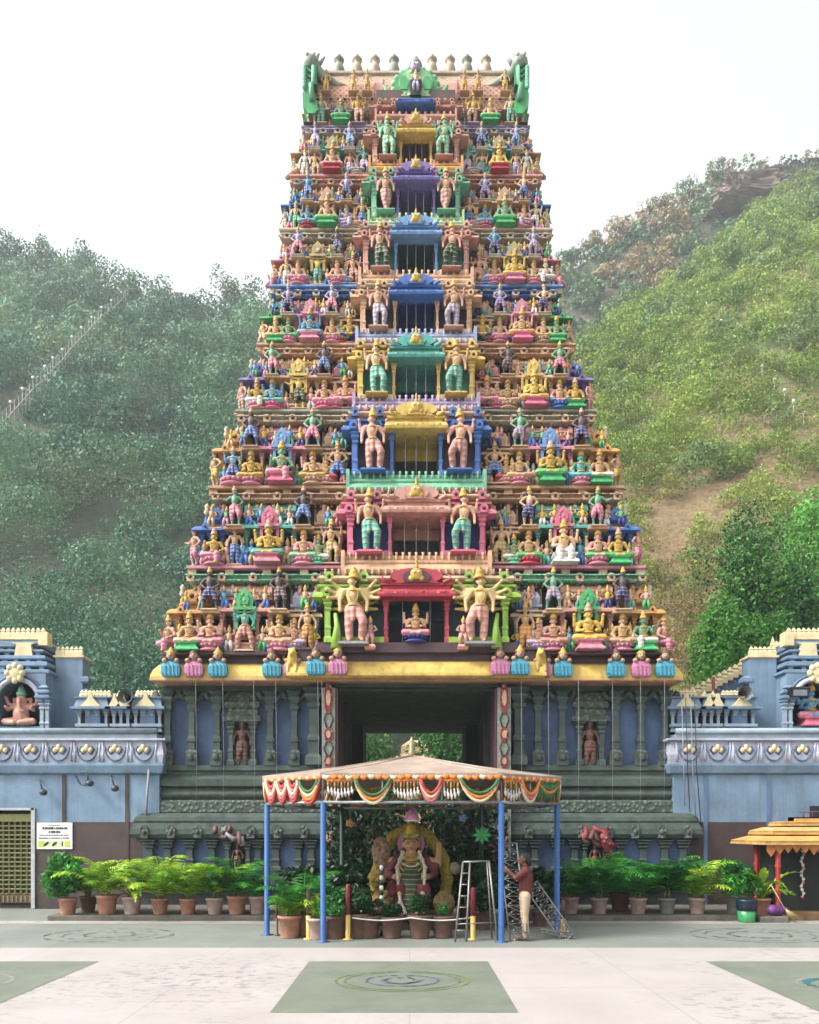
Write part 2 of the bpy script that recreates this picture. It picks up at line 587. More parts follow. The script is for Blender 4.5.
def statue(loc, h, pose, skin, cloth, label, group, crown='gold', ped=None, pedcol='pink', flip=False, rot=0.0, name='temple_statue', gold=True, lift=None):
    """a painted figure, its garment, crown, jewellery and pedestal"""
    ms = pose_meshes(pose)
    t = empty(name, loc, label, 'statue', group)
    t.rotation_euler.z = rot
    t.scale = (-h if flip else h, h, h)
    seat = POSE[pose][4]
    up = lift if lift is not None else ((0 if pose in ('one leg down', 'enthroned') else .0) if seat else (.045 if ped else 0))

    def child(nm, me, mat):
        c = bpy.data.objects.new(nm, me)
        COL.objects.link(c)
        c.parent = t
        slotmat(c, mat)
        c.location = (0, 0, up if nm != 'pedestal' else 0)
        if nm == 'pedestal' and seat:
            c.scale = (.84, .84, 1)
        return c
    child('body', ms['body'], M(skin, 's'))
    if cloth:
        child('garment', ms['garment'], M(cloth, 'd'))
    if crown:
        child('crown', ms['crown'], M(crown, 'd'))
    if gold:
        child('necklace', ms['necklace'], M('gold', 's'))
        child('belt', ms['belt'], M('gold', 's'))
    child('hair', ms['hair'], M('nearblack' if skin != 'brown' else 'brown', 's'))
    if h > .85:
        child('eyes', ms['eyes'], M('nearblack', 's'))
    if ped:
        child('pedestal', pedestal_mesh(ped), M(pedcol, 's'))
    return t
# ------------------------------------------------------------------ the temple tower
Y0, SL = 21.2, 0.145
Z00 = PZ(655, Y0)


def tz(py):
    k = (HYP - py) / FPX
    return (CAMZ + k * (Y0 - SL * Z00)) / (1 - SL * k)


def ty(z): return Y0 + SL * (z - Z00)


tower = empty('temple_tower', (TX, 26, 0), 'towering pyramid temple gateway of brightly painted storeys on a grey stone base', 'temple tower')
ORD = ['first', 'second', 'third', 'fourth', 'fifth', 'sixth', 'seventh', 'eighth', 'ninth']
# y bottom, y top, outer half-width bottom/top, centre half-width, door half-width, door y top, y bottom
TIERS = [
    dict(y=(655, 573), o=(250, 236), c=97, d=27, dy=(600, 650), head='red', pil='lime', bg='darkteal', bal=None, balc='red', inner='darkteal', karna='orange', shala='salmon', nbg='darkteal', ledge='maroon', top='mint', aur='green', core='tan', hara='lav', kd='kudu'),
    dict(y=(572, 492), o=(229, 211), c=73, d=23, dy=(517, 556), head='salmon', pil='hotpink', bg='navy', bal='peach', balc='red', inner='salmon', karna='blue', shala='teal', nbg='nearblack', ledge='pink', top='tan', aur='hotpink', core='tan', hara='tan', kd='tan'),
    dict(y=(491, 414), o=(208, 185), c=68, d=21, dy=(434, 471), head='yellow', pil='blue', bg='mauve', bal='mint', balc='salmon', inner='yellow', karna='orange', shala='pink', nbg='navy', ledge='tan', top='pale', aur='sky', core='tan', hara='tan', kd='tan'),
    dict(y=(413, 347), o=(181, 160), c=62, d=19, dy=(364, 398), head='teal', pil='yellow', bg='teal', bal='lilac', balc='yellow', inner='teal', karna='purple', shala='peach', nbg='darkgreen', ledge='greygreen', top='peach', aur='yellow', core='tan', hara='pink', kd='tan'),
    dict(y=(346, 289), o=(160, 147), c=59, d=18, dy=(302, 330), head='blue', pil='peach', bg='mauve', bal='lav', balc='turq', inner='navy', karna='green', shala='pink', nbg='navy', ledge='tan', top='blue', aur='pink', core='tan', hara='tan', kd='pale'),
    dict(y=(288, 232), o=(148, 139), c=56, d=17, dy=(243, 270), head='sky', pil='salmon', bg='teal', bal='peach', balc='blue', inner='darkteal', karna='pink', shala='olive', nbg='darkgreen', ledge='sky', top='pale', aur='olive', core='pale', hara='salmon', kd='pale'),
    dict(y=(231, 178), o=(138, 129), c=47, d=15, dy=(189, 213), head='purple', pil='mint', bg='mauve', bal='lightgreen', balc='sky', inner='purple', karna='blue', shala='peach', nbg='darkgreen', ledge='pale', top='salmon', aur='tan', core='pale', hara='tan', kd='tan'),
    dict(y=(177, 127), o=(128, 117), c=46, d=12, dy=(142, 166), head='yellow', pil='salmon', bg='teal', bal='orange', balc='purple', inner='brown', karna='tan', shala='turq', nbg='mauve', ledge='salmon', top='lilac', aur='olive', core='pale', hara='lav', kd='pale'),
    dict(y=(126, 97), o=(116, 108), c=40, d=12, dy=(113, 123), head='blue', pil='salmon', bg='blue', bal='salmon', balc='salmon', inner='navy', karna='lime', shala='pink', nbg='darkgreen', ledge='lilac', top='tan', aur='pink', core='salmon', hara='olive', kd='tan'),
]


def kudu(mb, x, y, z, w, h, mat, dot):
    mb.exty(arch(x, z, w / 2, h, 9, .12 * h), y - .07, y + .05, mat)
    mb.ball((x, y - .07, z + h * .45), (w * .22, .05, h * .2), dot, 6, 5)


def spindles(mb, x0, x1, y, z0, z1, step, mat, r=.035):
    n = max(2, int(abs(x1 - x0) / step))
    for i in range(n):
        x = x0 + (x1 - x0) * (i + .5) / n
        h = z1 - z0
        mb.lathe(x, y, [(r * .7, z0), (r * .8, z0 + h * .2), (r * 1.3, z0 + h * .4), (r * .6, z0 + h * .7), (r * 1.1, z1)], mat, 6)


def mini_fig(mb, x, y, z, h, skin, cloth, rr):
    a, b2 = M(skin), M(cloth)
    lean = rr.uniform(-.06, .06) * h
    for e in (-1, 1):
        mb.tube([(x + e * .1 * h, y, z), (x + e * .12 * h, y - .06 * h, z + .26 * h), (x + e * .05 * h, y, z + .5 * h)], [.06 * h, .09 * h, .11 * h], b2, 6)
        up = rr.random() < .4
        mb.tube([(x + lean + e * .14 * h, y, z + .78 * h), (x + lean + e * .27 * h, y - .03 * h, z + (.8 if up else .62) * h), (x + lean + e * (.2 if up else .12) * h, y - .1 * h, z + (.96 if up else .56) * h)], [.055 * h, .045 * h, .04 * h], a, 5)
    mb.tube([(x, y, z + .48 * h), (x + lean * .6, y, z + .6 * h), (x + lean, y - .02 * h, z + .78 * h), (x + lean, y, z + .86 * h)], [.13 * h, .11 * h, .15 * h, .05 * h], a, 7)
    mb.ball((x + lean, y - .02 * h, z + .93 * h), (.085 * h, .085 * h, .095 * h), a, 7, 6)
    mb.lathe(x + lean, y, [(.09 * h, z + .97 * h), (.1 * h, z + 1.03 * h), (.05 * h, z + 1.1 * h), (.01, z + 1.2 * h)], M('gold'), 6)


def shala(par, T, s, zb, H, Yi, X):
    c, bg, dk = M(T['shala']), M(T['nbg']), M('slot')
    mb = MB()
    xl, xr, xc = X(.335), X(.665), X(.5)
    if xl > xr: xl, xr = xr, xl
    w = xr - xl
    zc = zb + .53 * H
    p = .046 * H
    mb.box(xl - .09, xr + .09, Yi - .08, Yi + .55, zb, zb + .12 * H, c)
    mb.box(xl - .13, xr + .13, Yi - .12, Yi + .5, zb + .12 * H, zb + .145 * H, c)
    mb.box(xl + .02, xr - .02, Yi + .4, Yi + .5, zb + .145 * H, zc, bg)
    for sx in (xl, xr):
        mb.box(sx - .05, sx + .05, Yi + .2, Yi + .5, zb + .145 * H, zc, c)
    for f in (0, .27, .73, 1):
        pillar(mb, xl + w * f, Yi + .05, zb + .145 * H, zc, p, c)
    mb.box(xl, xr, Yi + .02, Yi + .1, zb + .19 * H, zb + .235 * H, c)
    k = [(Yi + .3, zc)] + [(Yi + .12 - .3 * math.sin(a), zc + .085 * H * math.cos(a)) for a in [PI * .5 - PI * .5 * i / 6 for i in range(7)]] + [(Yi + .3, zc + .085 * H)]
    mb.extx(k, xl - .12, xr + .12, c, False)
    mb.box(xl - .14, xr + .14, Yi - .2, Yi + .3, zc - .012 * H, zc + .012 * H, c)
    for f in (.14, .86):
        kudu(mb, xl + w * f, Yi - .05, zc + .0 * H, .1 * H, .11 * H, c, dk)
    zn = zc + .085 * H
    mb.box(xl + .06, xr - .06, Yi + .12, Yi + .6, zn, zn + .07 * H, M('core' if 0 else T['core']))
    n = 7
    for i in range(n):
        x = xl + .06 + (w - .12) * (i + .5) / n
        mb.box(x - .03, x + .03, Yi + .05, Yi + .12, zn, zn + .07 * H, c)
    zs = zn + .07 * H
    mb.box(xl - .06, xr + .06, Yi - .02, Yi + .6, zs, zs + .03 * H, c)
    z1 = zs + .03 * H
    zt = zb + .9 * H
    h = zt - z1
    mb.extx([(Yi + .1, z1), (Yi + .02, z1 + h * .12), (Yi + .0, z1 + h * .3), (Yi + .03, z1 + h * .55), (Yi + .1, z1 + h * .8), (Yi + .22, zt), (Yi + .7, zt), (Yi + .7, z1)], xl, xr, c)
    for sx in (xl, xr):          # gable end bosses
        mb.extx([(Yi + .05, z1), (Yi - .05, z1 + h * .3), (Yi + .0, z1 + h * .7), (Yi + .18, zt + .03 * H), (Yi + .7, zt + .03 * H), (Yi + .7, z1)], sx - .05, sx + .05, c)
    mb.box(xl + .1, xr - .1, Yi - .015, Yi + .1, z1 + h * .38, z1 + h * .46, M(T['core']))
    o = mb.build('barrel_pavilion', par)
    g = MB()
    ga = M(T['aur'])
    a = .105 * H
    g.exty(arch(xc, zb + .5 * H, a, .3 * H, 12, .03 * H), Yi - .2, Yi + .12, ga)
    g.box(xc - a * 1.35, xc + a * 1.35, Yi - .24, Yi + .1, zb + .535 * H, zb + .575 * H, ga)
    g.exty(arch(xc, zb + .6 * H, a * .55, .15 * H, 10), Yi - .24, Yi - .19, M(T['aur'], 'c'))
    for e in (-1, 1):
        g.box(xc + e * a * 1.0 - .04, xc + e * a * 1.0 + .04, Yi - .16, Yi + .05, zb + .3 * H, zb + .535 * H, ga)
    g.build('gable_arch', par)


def karna(par, T, s, zb, H, Yi, X):
    c, bg, dk = M(T['karna']), M(T['nbg']), M('slot')
    mb = MB()
    xl, xr = sorted((X(.765), X(.985)))
    xc, w = (xl + xr) / 2, xr - xl
    zc = zb + .5 * H
    ya, yb = Yi + .08, Yi + .08 + w
    mb.loft(xl, xr, ya, yb, [(.06, zb), (.06, zb + .1 * H), (.1, zb + .105 * H), (.1, zb + .13 * H)], c)
    mb.box(xl + .12, xr - .12, ya + .22, yb - .12, zb + .13 * H, zc, bg)
    for x in (xl + .03, xl + w * .32, xl + w * .68, xr - .03):
        pillar(mb, x, ya + .06, zb + .13 * H, zc, .042 * H, c)
    xo = xr if s > 0 else xl
    for f in (.35, .7, 1):
        pillar(mb, xo - s * .03, ya + w * f, zb + .13 * H, zc, .042 * H, c)
    mb.loft(xl, xr, ya, yb, [(.04, zc), (.2, zc + .005 * H), (.19, zc + .03 * H), (.1, zc + .07 * H), (-.02, zc + .085 * H)], c)
    for f in (.2, .8):
        kudu(mb, xl + w * f, ya - .14, zc + .005 * H, .085 * H, .1 * H, c, dk)
    zn = zc + .085 * H
    yc = (ya + yb) / 2
    r = w * .46
    mb.lathe(xc, yc, [(r * .84, zn), (r * .84, zn + .075 * H)], M(T['core']), 8, False, PI / 8)
    for q in range(8):
        a = PI / 8 + q * PI / 4
        mb.lathe(xc + r * .88 * math.cos(a), yc + r * .88 * math.sin(a), [(.035, zn), (.035, zn + .075 * H)], c, 5)
    z1 = zn + .07 * H
    h = .2 * H
    mb.lathe(xc, yc, [(r * 1.08, z1), (r * 1.15, z1 + h * .04), (r * 1.15, z1 + h * .12), (r * .95, z1 + h * .15), (r * 1.02, z1 + h * .32), (r * 1.0, z1 + h * .5), (r * .86, z1 + h * .74), (r * .62, z1 + h * .92), (r * .3, z1 + h * 1.03), (.02, z1 + h * 1.05)], c, 16, False)
    for q in range(8):
        a = q * PI / 4 - PI / 2
        mb.tube([(xc + r * e * math.cos(a), yc + r * e * math.sin(a), z1 + h * f) for e, f in ((1.0, .16), (1.06, .34), (1.03, .52), (.88, .76), (.62, .94), (.3, 1.05))], .03, c, 5)
    kudu(mb, xc, yc - r * 1.02, z1 + h * .08, r * .8, h * .8, c, dk)
    zt = z1 + h * 1.03
    mb.lathe(xc, yc, [(.06, zt), (.1, zt + .04), (.05, zt + .08), (.09, zt + .14), (.03, zt + .2), (.004, zt + .28)], M('pale'), 8)
    mb.build('corner_pavilion', par)


def harantara(par, T, s, zb, H, Yi, X):
    """recess between the centre and the side bay: little pillared pavilions of its own colour"""
    c, bg = M(T['hara']), M(T['nbg'])
    mb = MB()
    xl, xr = sorted((X(.0), X(.19)))
    w = xr - xl
    mb.box(xl, xr, Yi + .25, Yi + .35, zb, zb + .92 * H, bg)
    mb.box(xl, xr, Yi - .1, Yi + .3, zb, zb + .09 * H, c)
    for f in (.1, .5, .9):
        pillar(mb, xl + w * f, Yi + .08, zb + .09 * H, zb + .46 * H, .036 * H, c)
    mb.loft(xl, xr, Yi + .0, Yi + .3, [(.0, zb + .46 * H), (.1, zb + .465 * H), (.08, zb + .5 * H), (0, zb + .53 * H)], M(T['kd']))
    mb.box(xl + w * .08, xr - w * .08, Yi + .05, Yi + .3, zb + .53 * H, zb + .6 * H, c)
    mb.loft(xl + w * .05, xr - w * .05, Yi + .05, Yi + .4, [(.06, zb + .6 * H), (.07, zb + .63 * H), (0, zb + .64 * H), (.02, zb + .72 * H), (-.05, zb + .8 * H)], c)
    kudu(mb, (xl + xr) / 2, Yi - .02, zb + .46 * H, .12 * H, .13 * H, c, M('slot'))
    kudu(mb, (xl + xr) / 2, Yi - .02, zb + .64 * H, .12 * H, .15 * H, M(T['kd']), M('slot'))
    mb.build('recess_pavilion', par)


def upper_niche(par, T, s, zb, H, Yi, X, ua, ub):
    mb = MB()
    xl, xr = sorted((X(ua), X(ub)))
    c = M(T['core'])
    z0, z1 = zb + .52 * H, zb + .92 * H
    mb.box(xl, xr, Yi + .5, Yi + .56, z0, z1, M('nearblack' if T['nbg'] == 'nearblack' else T['nbg']))
    mb.exty([(xl - .06, z0), (xl + .03, z0), (xl + .03, z1 - .12), (xl + .12, z1 - .03), (xr - .12, z1 - .03), (xr - .03, z1 - .12), (xr - .03, z0), (xr + .06, z0), (xr + .06, z1), (xl - .06, z1)], Yi + .3, Yi + .5, c)
    mb.box(xl - .02, xr + .02, Yi - .3, Yi + .5, z0 - .03 * H, z0, M(T['kd']))
    mb.build('arched_niche', par)


def storey(i, T, zb, Yi):
    zt = PZ(T['y'][1], Yi - .13)
    H = zt - zb
    back = 31.5 - SL * 1.4 * (zb - Z00)
    k = Yi / FPX
    o0, o1, cb, dh = (T['o'][0] - (3 if i == 0 else 7)) * k, (T['o'][1] - 7) * k, T['c'] * k, T['d'] * k
    zfull, Hfull = zb, H
    if i:
        zb, H = zb + .1 * H, .9 * H
    core = MB()
    cm = M((92, 66, 58))  # dark brown paints in the deep shade between the figures
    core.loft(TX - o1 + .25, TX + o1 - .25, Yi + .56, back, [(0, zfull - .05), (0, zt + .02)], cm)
    for sx in (-1, 1):              # pilasters on the flanks
        for q in range(5):
            yy = Yi + 1.6 + (back - Yi - 2.4) * q / 4
            core.box(TX + sx * (o1 - .3), TX + sx * (o1 - .12), yy - .12, yy + .12, zb, zt - .1, M(T['shala']))
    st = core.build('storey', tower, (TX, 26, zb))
    st['label'] = f"{ORD[i]} storey from the bottom of the tower"
    # ledge at the foot, over a row of dark slots
    mb = MB()
    lm = M(T['ledge'])
    mb.loft(TX - o0 + .18, TX + o0 - .18, Yi, back, [(.26, zb - .03 * H), (.3, zb - .022 * H), (.3, zb + .01 * H), (.2, zb + .02 * H)], lm)
    if i:
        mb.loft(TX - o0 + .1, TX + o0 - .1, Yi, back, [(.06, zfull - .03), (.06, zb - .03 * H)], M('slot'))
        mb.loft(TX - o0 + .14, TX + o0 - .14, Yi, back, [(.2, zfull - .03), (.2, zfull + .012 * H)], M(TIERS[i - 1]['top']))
        n = int(o0 * 2 / .95)
        for q in range(n + 1):
            x = TX - o0 + 2 * o0 * q / n
            if abs(x - TX) > cb:
                mb.box(x - .11, x + .11, Yi - .22, Yi - .05, zfull, zb - .03 * H, M(TIERS[i - 1]['kd']))
    mb.build('ledge', st)
    # cornice at the head
    mb = MB()
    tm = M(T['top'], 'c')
    zc = zb + .93 * H
    mb.loft(TX - o1 + .12, TX + o1 - .12, Yi + .05, back, [(.0, zc - .02 * H), (.12, zc - .01 * H), (.12, zc), (.03, zc + .005 * H), (.03, zc + .045 * H), (.16, zc + .05 * H), (.16, zc + .062 * H)], tm)
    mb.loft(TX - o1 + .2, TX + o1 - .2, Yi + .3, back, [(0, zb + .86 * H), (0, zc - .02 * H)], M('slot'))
    for sx in (-1, 1):
        a, b = TX + sx * (cb + .1), TX + sx * (o1 - .1)
        spindles(mb, a, b, Yi + .22, zb + .865 * H, zc - .02 * H, .15, M(T['kd']), .03)
        m = max(4, int(abs(b - a) / .75))
        for q in range(m + 1):
            x = a + (b - a) * (q + .0) / m
            kudu(mb, x, Yi - .02, zc - .02 * H, .22, .1 * H + .02, M(T['kd']), M('slot'))
    mb.build('cornice', st)
    for s in (-1, 1):
        W = o0 * .985 - cb
        X = lambda u: TX + s * (cb + u * W)
        W1 = o1 - cb
        X1 = lambda u: TX + s * (cb + u * W1)
        shala(st, T, s, zb, H, Yi, X)
        karna(st, T, s, zb, H, Yi, X)
        harantara(st, T, s, zb, H, Yi, X)
        upper_niche(st, T, s, zb, H, Yi, X, .2, .33)
        upper_niche(st, T, s, zb, H, Yi, X, .67, .80)
    # small separate figures and vases filling the ledges, merged into one mesh per side
    rr = random.Random(40 + i)
    cols = ('skin', 'skinpink', 'tan', 'skingreen', 'gold', 'skinblue', 'kudu')
    for s in (-1, 1):
        mb = MB()
        W = o0 * .985 - cb
        X = lambda u: TX + s * (cb + u * W)
        mb.box(*sorted((X(.01), X(.98))), Yi - .02, Yi + .03, zb + .02 * H, zb + .05 * H, M(T['kd']))
        for u in (.03, .125, .2, .325, .385, .615, .675, .8, .95):
            mini_fig(mb, X(u), Yi - .1, zb + .02 * H, H * rr.uniform(.25, .34), cols[rr.randrange(7)], ('pink', 'blue', 'teal', 'tan', 'green', 'hotpink', 'white')[rr.randrange(7)], rr)
        for u in (.03, .1, .36, .44, .56, .64, .8, .9):
            mini_fig(mb, X(u), Yi - .1, zb + .545 * H, H * rr.uniform(.2, .27), cols[rr.randrange(7)], ('pink', 'blue', 'teal', 'tan', 'green', 'navy', 'white')[rr.randrange(7)], rr)
        mb.box(*sorted((X(.02), X(.92))), Yi - .12, Yi + .4, zb + .527 * H, zb + .545 * H, M(T['kd']))
        for q in range(9):
            u = .02 + q * .115
            x = X(u)
            z = zb + .83 * H
            mb.lathe(x, Yi + .1, [(.05, z - .1 * H), (.09, z - .06 * H), (.05, z), (.08, z + .02 * H), (.02, z + .06 * H)], M(('kudu', 'salmon', 'pale')[q % 3]), 7)
        mb.build('small_figure_row', st)
    # centre bay
    Yc = Yi - .5
    zd0, zd1 = PZ(T['dy'][1], Yc), PZ(T['dy'][0], Yc + .1)
    zd0, zd1 = min(zd0, zb + .2 * H), zd1
    pm, hm = M(T['pil']), M(T['head'])
    mb = MB()
    e = cb * .93
    mb.box(TX - cb, TX + cb, Yc - .02, Yi + .6, zb - .02 * H, zb + .1 * H, M(T['bal'] or 'maroon'))
    mb.box(TX - cb * .97, TX + cb * .97, Yc + .12, Yi + .6, zd1 + .1 * H, zt - .02 * H, M((92, 66, 58)))  # same dark brown, recess shade put into the colour
    mb.extx([(Yc + .2, zd1 + .2 * H)] + [(Yc + .1 - .14 * math.sin(PI * q / 6), zd1 + (.2 + .1 * q / 6) * H) for q in range(7)] + [(Yc + .2, zd1 + .3 * H)], TX - cb * .98, TX + cb * .98, M(T['kd']))
    spindles(mb, TX - cb * .95, TX + cb * .95, Yc + .06, zd1 + .3 * H, zd1 + .37 * H, .17, M(T['core']), .04)
    for q in range(6):
        f = -.88 + 1.76 * q / 5
        if abs(f) * cb > dh * 1.05:
            kudu(mb, TX + f * cb, Yc + .04, zd1 + .21 * H, .12 * H, .13 * H, M(T['pil']), M('slot'))
    for sx in (-1, 1):
        xa, xb = sorted((TX + sx * (e - .06), TX + sx * e))
        mb.box(xa, xb, Yc + .1, Yi + .6, zb + .1 * H, zd1 + .1 * H, pm)
        mb.box(*sorted((TX + sx * (dh + .06), TX + sx * e)), Yc + .42, Yc + .52, zb + .1 * H, zd1 + .1 * H, M(T['bg']))
        pillar(mb, TX + sx * (e - .1), Yc + .06, zb + .1 * H, zd1, .06 * H, pm)
        pillar(mb, TX + sx * (dh + .08), Yc + .1, zb + .1 * H, zd1, .042 * H, pm if i in (1, 2, 3, 4) else hm)
        mb.box(*sorted((TX + sx * (dh + .12), TX + sx * (e - .1))), Yc + .0, Yc + .1, zb + .1 * H, zb + .17 * H, pm)
    mb.build('guardian_niche', st)
    mb = MB()                       # entablature over the niches
    mb.loft(TX - cb * .97, TX + cb * .97, Yc + .1, Yi + .6, [(.0, zd1), (.2, zd1 + .01 * H), (.19, zd1 + .04 * H), (.1, zd1 + .085 * H), (-.0, zd1 + .1 * H), (0, zd1 + .15 * H), (.08, zd1 + .155 * H), (.08, zd1 + .18 * H)], pm)
    for sx in (-1, 1):
        for f in (.55, .9):
            kudu(mb, TX + sx * cb * f, Yc - .06, zd1 + .02 * H, .11 * H, .12 * H, pm, M('slot'))
    mb.build('entablature', st)
    mb = MB()                       # the doorway: real recess, its inner shade painted near-black
    im = M(T['inner'])
    dk = M('nearblack')
    zf = zb + .1 * H
    mb.box(TX - dh - .05, TX + dh + .05, Yi + .5, Yi + .58, zf, zd1, dk)
    for sx in (-1, 1):
        mb.box(*sorted((TX + sx * dh, TX + sx * (dh + .05))), Yc + .15, Yi + .5, zf, zd1, M((40, 34, 34)))
    mb.box(TX - dh, TX + dh, Yc + .15, Yi + .5, zd1 - .03, zd1, im)
    mb.box(TX - dh, TX + dh, Yi + .42, Yi + .5, zd1 - .3 * (zd1 - zf), zd1 - .03, im)  # inner colour kept to the top: the fade into shade is painted
    for f in (-.5, 0, .5):
        mb.tube([(TX + dh * f, Yc + .12, zf), (TX + dh * f, Yc + .12, zd1)], .011, M('grey'), 5)
    mb.build('doorway', st)
    mb = MB()                       # head of the doorway
    mb.loft(TX - dh * 1.22, TX + dh * 1.22, Yc - .12, Yc + .5, [(.0, zd1 - .01 * H), (.12, zd1), (.14, zd1 + .03 * H), (.08, zd1 + .085 * H), (.0, zd1 + .11 * H), (0, zd1 + .14 * H), (.07, zd1 + .145 * H), (.07, zd1 + .17 * H), (-.05, zd1 + .18 * H)], M(T['head'], 'p'))
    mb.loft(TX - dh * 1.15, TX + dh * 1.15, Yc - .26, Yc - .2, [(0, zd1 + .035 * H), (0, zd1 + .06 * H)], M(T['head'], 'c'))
    mb.build('door_header', st)
    if i < 8:
        mb = MB()                   # arched gable with a gilded lion mask over the doorway
        g0 = zd1 + .165 * H
        nxt = M(TIERS[i + 1]['balc'])
        mb.exty(arch(TX, g0, dh * .95, .19 * H, 14), Yc - .22, Yc + .1, nxt)
        mb.exty(arch(TX, g0 + .01, dh * .5, .15 * H, 12), Yc - .27, Yc - .22, M('maroon' if i == 0 else T['head']))
        mb.ball((TX, Yc - .28, g0 + .1 * H), (.075 * H, .06, .07 * H), M('gold'), 10, 8)
        for sx in (-1, 1):
            mb.ball((TX + sx * .06 * H, Yc - .26, g0 + .05 * H), (.04 * H, .05, .035 * H), M('gold'), 8, 6)
            mb.ball((TX + sx * .028 * H, Yc - .345, g0 + .115 * H), (.015 * H, .02, .015 * H), M('white'), 6, 5)
            mb.tube([(TX + sx * dh * .95, Yc - .2, g0 + .01), (TX + sx * dh * 1.25, Yc - .22, g0 + .05 * H), (TX + sx * dh * 1.15, Yc - .22, g0 + .1 * H)], [.05, .04, .02], nxt, 6)
        mb.lathe(TX, Yc - .2, [(.05, g0 + .17 * H), (.06, g0 + .2 * H), (.02, g0 + .23 * H), (.04, g0 + .25 * H), (.004, g0 + .3 * H)], M('gold'), 8)
        mb.build('gable_mask', st)
    if T['bal']:
        mb = MB()                   # balustrade below: rounded band and a row of little balusters
        bm_ = M(T['bal'])
        ya = Yc - .1
        z0 = zfull - .15 * H
        hh = .36 * H
        pr = [(ya + .3, z0), (ya + .0, z0), (ya - .06, z0 + hh * .1), (ya - .0, z0 + hh * .18)] + [(ya - .02 - .13 * math.sin(PI * q / 6), z0 + hh * (.2 + .45 * q / 6)) for q in range(7)] + [(ya - .05, z0 + hh * .7), (ya - .05, z0 + hh * .78), (ya + .3, z0 + hh * .78)]
        mb.extx(pr, TX - cb * .95, TX + cb * .95, bm_)
        for sx in (-1, 1):
            mb.box(*sorted((TX + sx * cb * .95, TX + sx * cb * 1.0)), ya - .12, ya + .3, z0, z0 + hh * 1.1, bm_)
        spindles(mb, TX - cb * .93, TX + cb * .93, ya + .02, z0 + hh * .78, z0 + hh * 1.08, .17, M(T['bal']), .04)
        mb.build('balustrade', st)
    return dict(znext=zt, ynext=Yi + SL * (zt - zfull), zb=zb, zt=zt, H=H, Yi=Yi, Yc=Yc, o0=o0, o1=o1, cb=cb, dh=dh, back=back, zd1=zd1)


ST = []
zn_, yn_ = Z00, Y0
for i, T in enumerate(TIERS):
    ST.append(storey(i, T, zn_, yn_))
    zn_, yn_ = ST[-1]['znext'], ST[-1]['ynext']

# ---- barrel roof on top
Yr = ST[-1]['Yi'] - .06
zr0, zr1 = PZ(100, Yr), PZ(82, Yr + .35)
kr = Yr / FPX
hw = 109 * kr
backr = ST[-1]['back'] - .6
mb = MB()
m, nt, b = base_mat('roof_lattice')
tc = nd(nt, 'ShaderNodeTexCoord')
mp = mapping(nt, tc.outputs['Object'], (4.2, 0, 4.6), (0, 0, 0))
rt = mapping(nt, mp, (1, 1, 1), (0, PI / 4, 0))
ch = nd(nt, 'ShaderNodeTexBrick')
ch.offset = 0
ch.inputs['Scale'].default_value = 1
ch.inputs['Mortar Size'].default_value = .07
ch.inputs['Brick Width'].default_value = .5
ch.inputs['Row Height'].default_value = .5
sw = nd(nt, 'ShaderNodeSeparateXYZ')
cw = nd(nt, 'ShaderNodeCombineXYZ')
nt.links.new(rt, sw.inputs[0])
nt.links.new(sw.outputs['X'], cw.inputs['X'])
nt.links.new(sw.outputs['Z'], cw.inputs['Y'])
nt.links.new(cw.outputs[0], ch.inputs['Vector'])
for nme, c in (('Color1', (196, 130, 112)), ('Color2', (178, 112, 98)), ('Mortar', (214, 182, 152))):
    ch.inputs[nme].default_value = (*[lin(x) * .8 for x in c], 1)
nt.links.new(ch.outputs['Color'], b.inputs['Base Color'])
bump(nt, b, ch.outputs['Fac'], .8, .06)
b.inputs['Roughness'].default_value = .6
lattice = m
prof = [(Yr + .05, zr0 - .3), (Yr - .06, zr0 + .1), (Yr - .03, zr0 + (zr1 - zr0) * .5), (Yr + .1, zr0 + (zr1 - zr0) * .82), (Yr + .3, zr1), (backr - .45, zr1), (backr - .2, zr0 + (zr1 - zr0) * .82), (backr, zr0 - .3)]
mb.extx(prof, TX - hw * .93, TX + hw * .93, lattice)
roof = mb.build('barrel_roof', tower, (TX, 26, zr0))
mb = MB()
mb.loft(TX - hw * .93, TX + hw * .93, Yr + .3, backr - .3, [(.0, zr1 - .08), (.1, zr1 - .06), (.1, zr1 + .02), (.02, zr1 + .04), (.02, zr1 + .12), (.1, zr1 + .14), (.1, zr1 + .2), (-.1, zr1 + .26)], M('pale'))
for x0, x1 in ((-.38, -.3), (.3, .38)):
    mb.extx([(y - .05, z) for y, z in prof[:5]] + [(Yr + 1, zr1), (Yr + 1, zr0)], TX + hw * x0, TX + hw * x1, M('salmon'))
mb.build('ridge_course', roof)
fy = (Yr + backr) / 2
ridge = zr1 + .24
for q, px in enumerate((339, 357, 375, 394, 432, 450, 467, 486)):
    f = MB()
    yy = Yr + .55
    x = PX(px, yy)
    z0 = ridge - .02
    hh = (CAMZ + (HYP - 53) / FPX * yy) - z0
    gm = M('pale' if q % 3 else 'greygreen')
    f.lathe(x, yy, [(.1, z0), (.13, z0 + hh * .06), (.08, z0 + hh * .14), (.12, z0 + hh * .22), (.17, z0 + hh * .4), (.12, z0 + hh * .56), (.07, z0 + hh * .62), (.14, z0 + hh * .7), (.16, z0 + hh * .74), (.06, z0 + hh * .78), (.09, z0 + hh * .84), (.01, z0 + hh)], gm, 12)
    f.build('finial', roof)
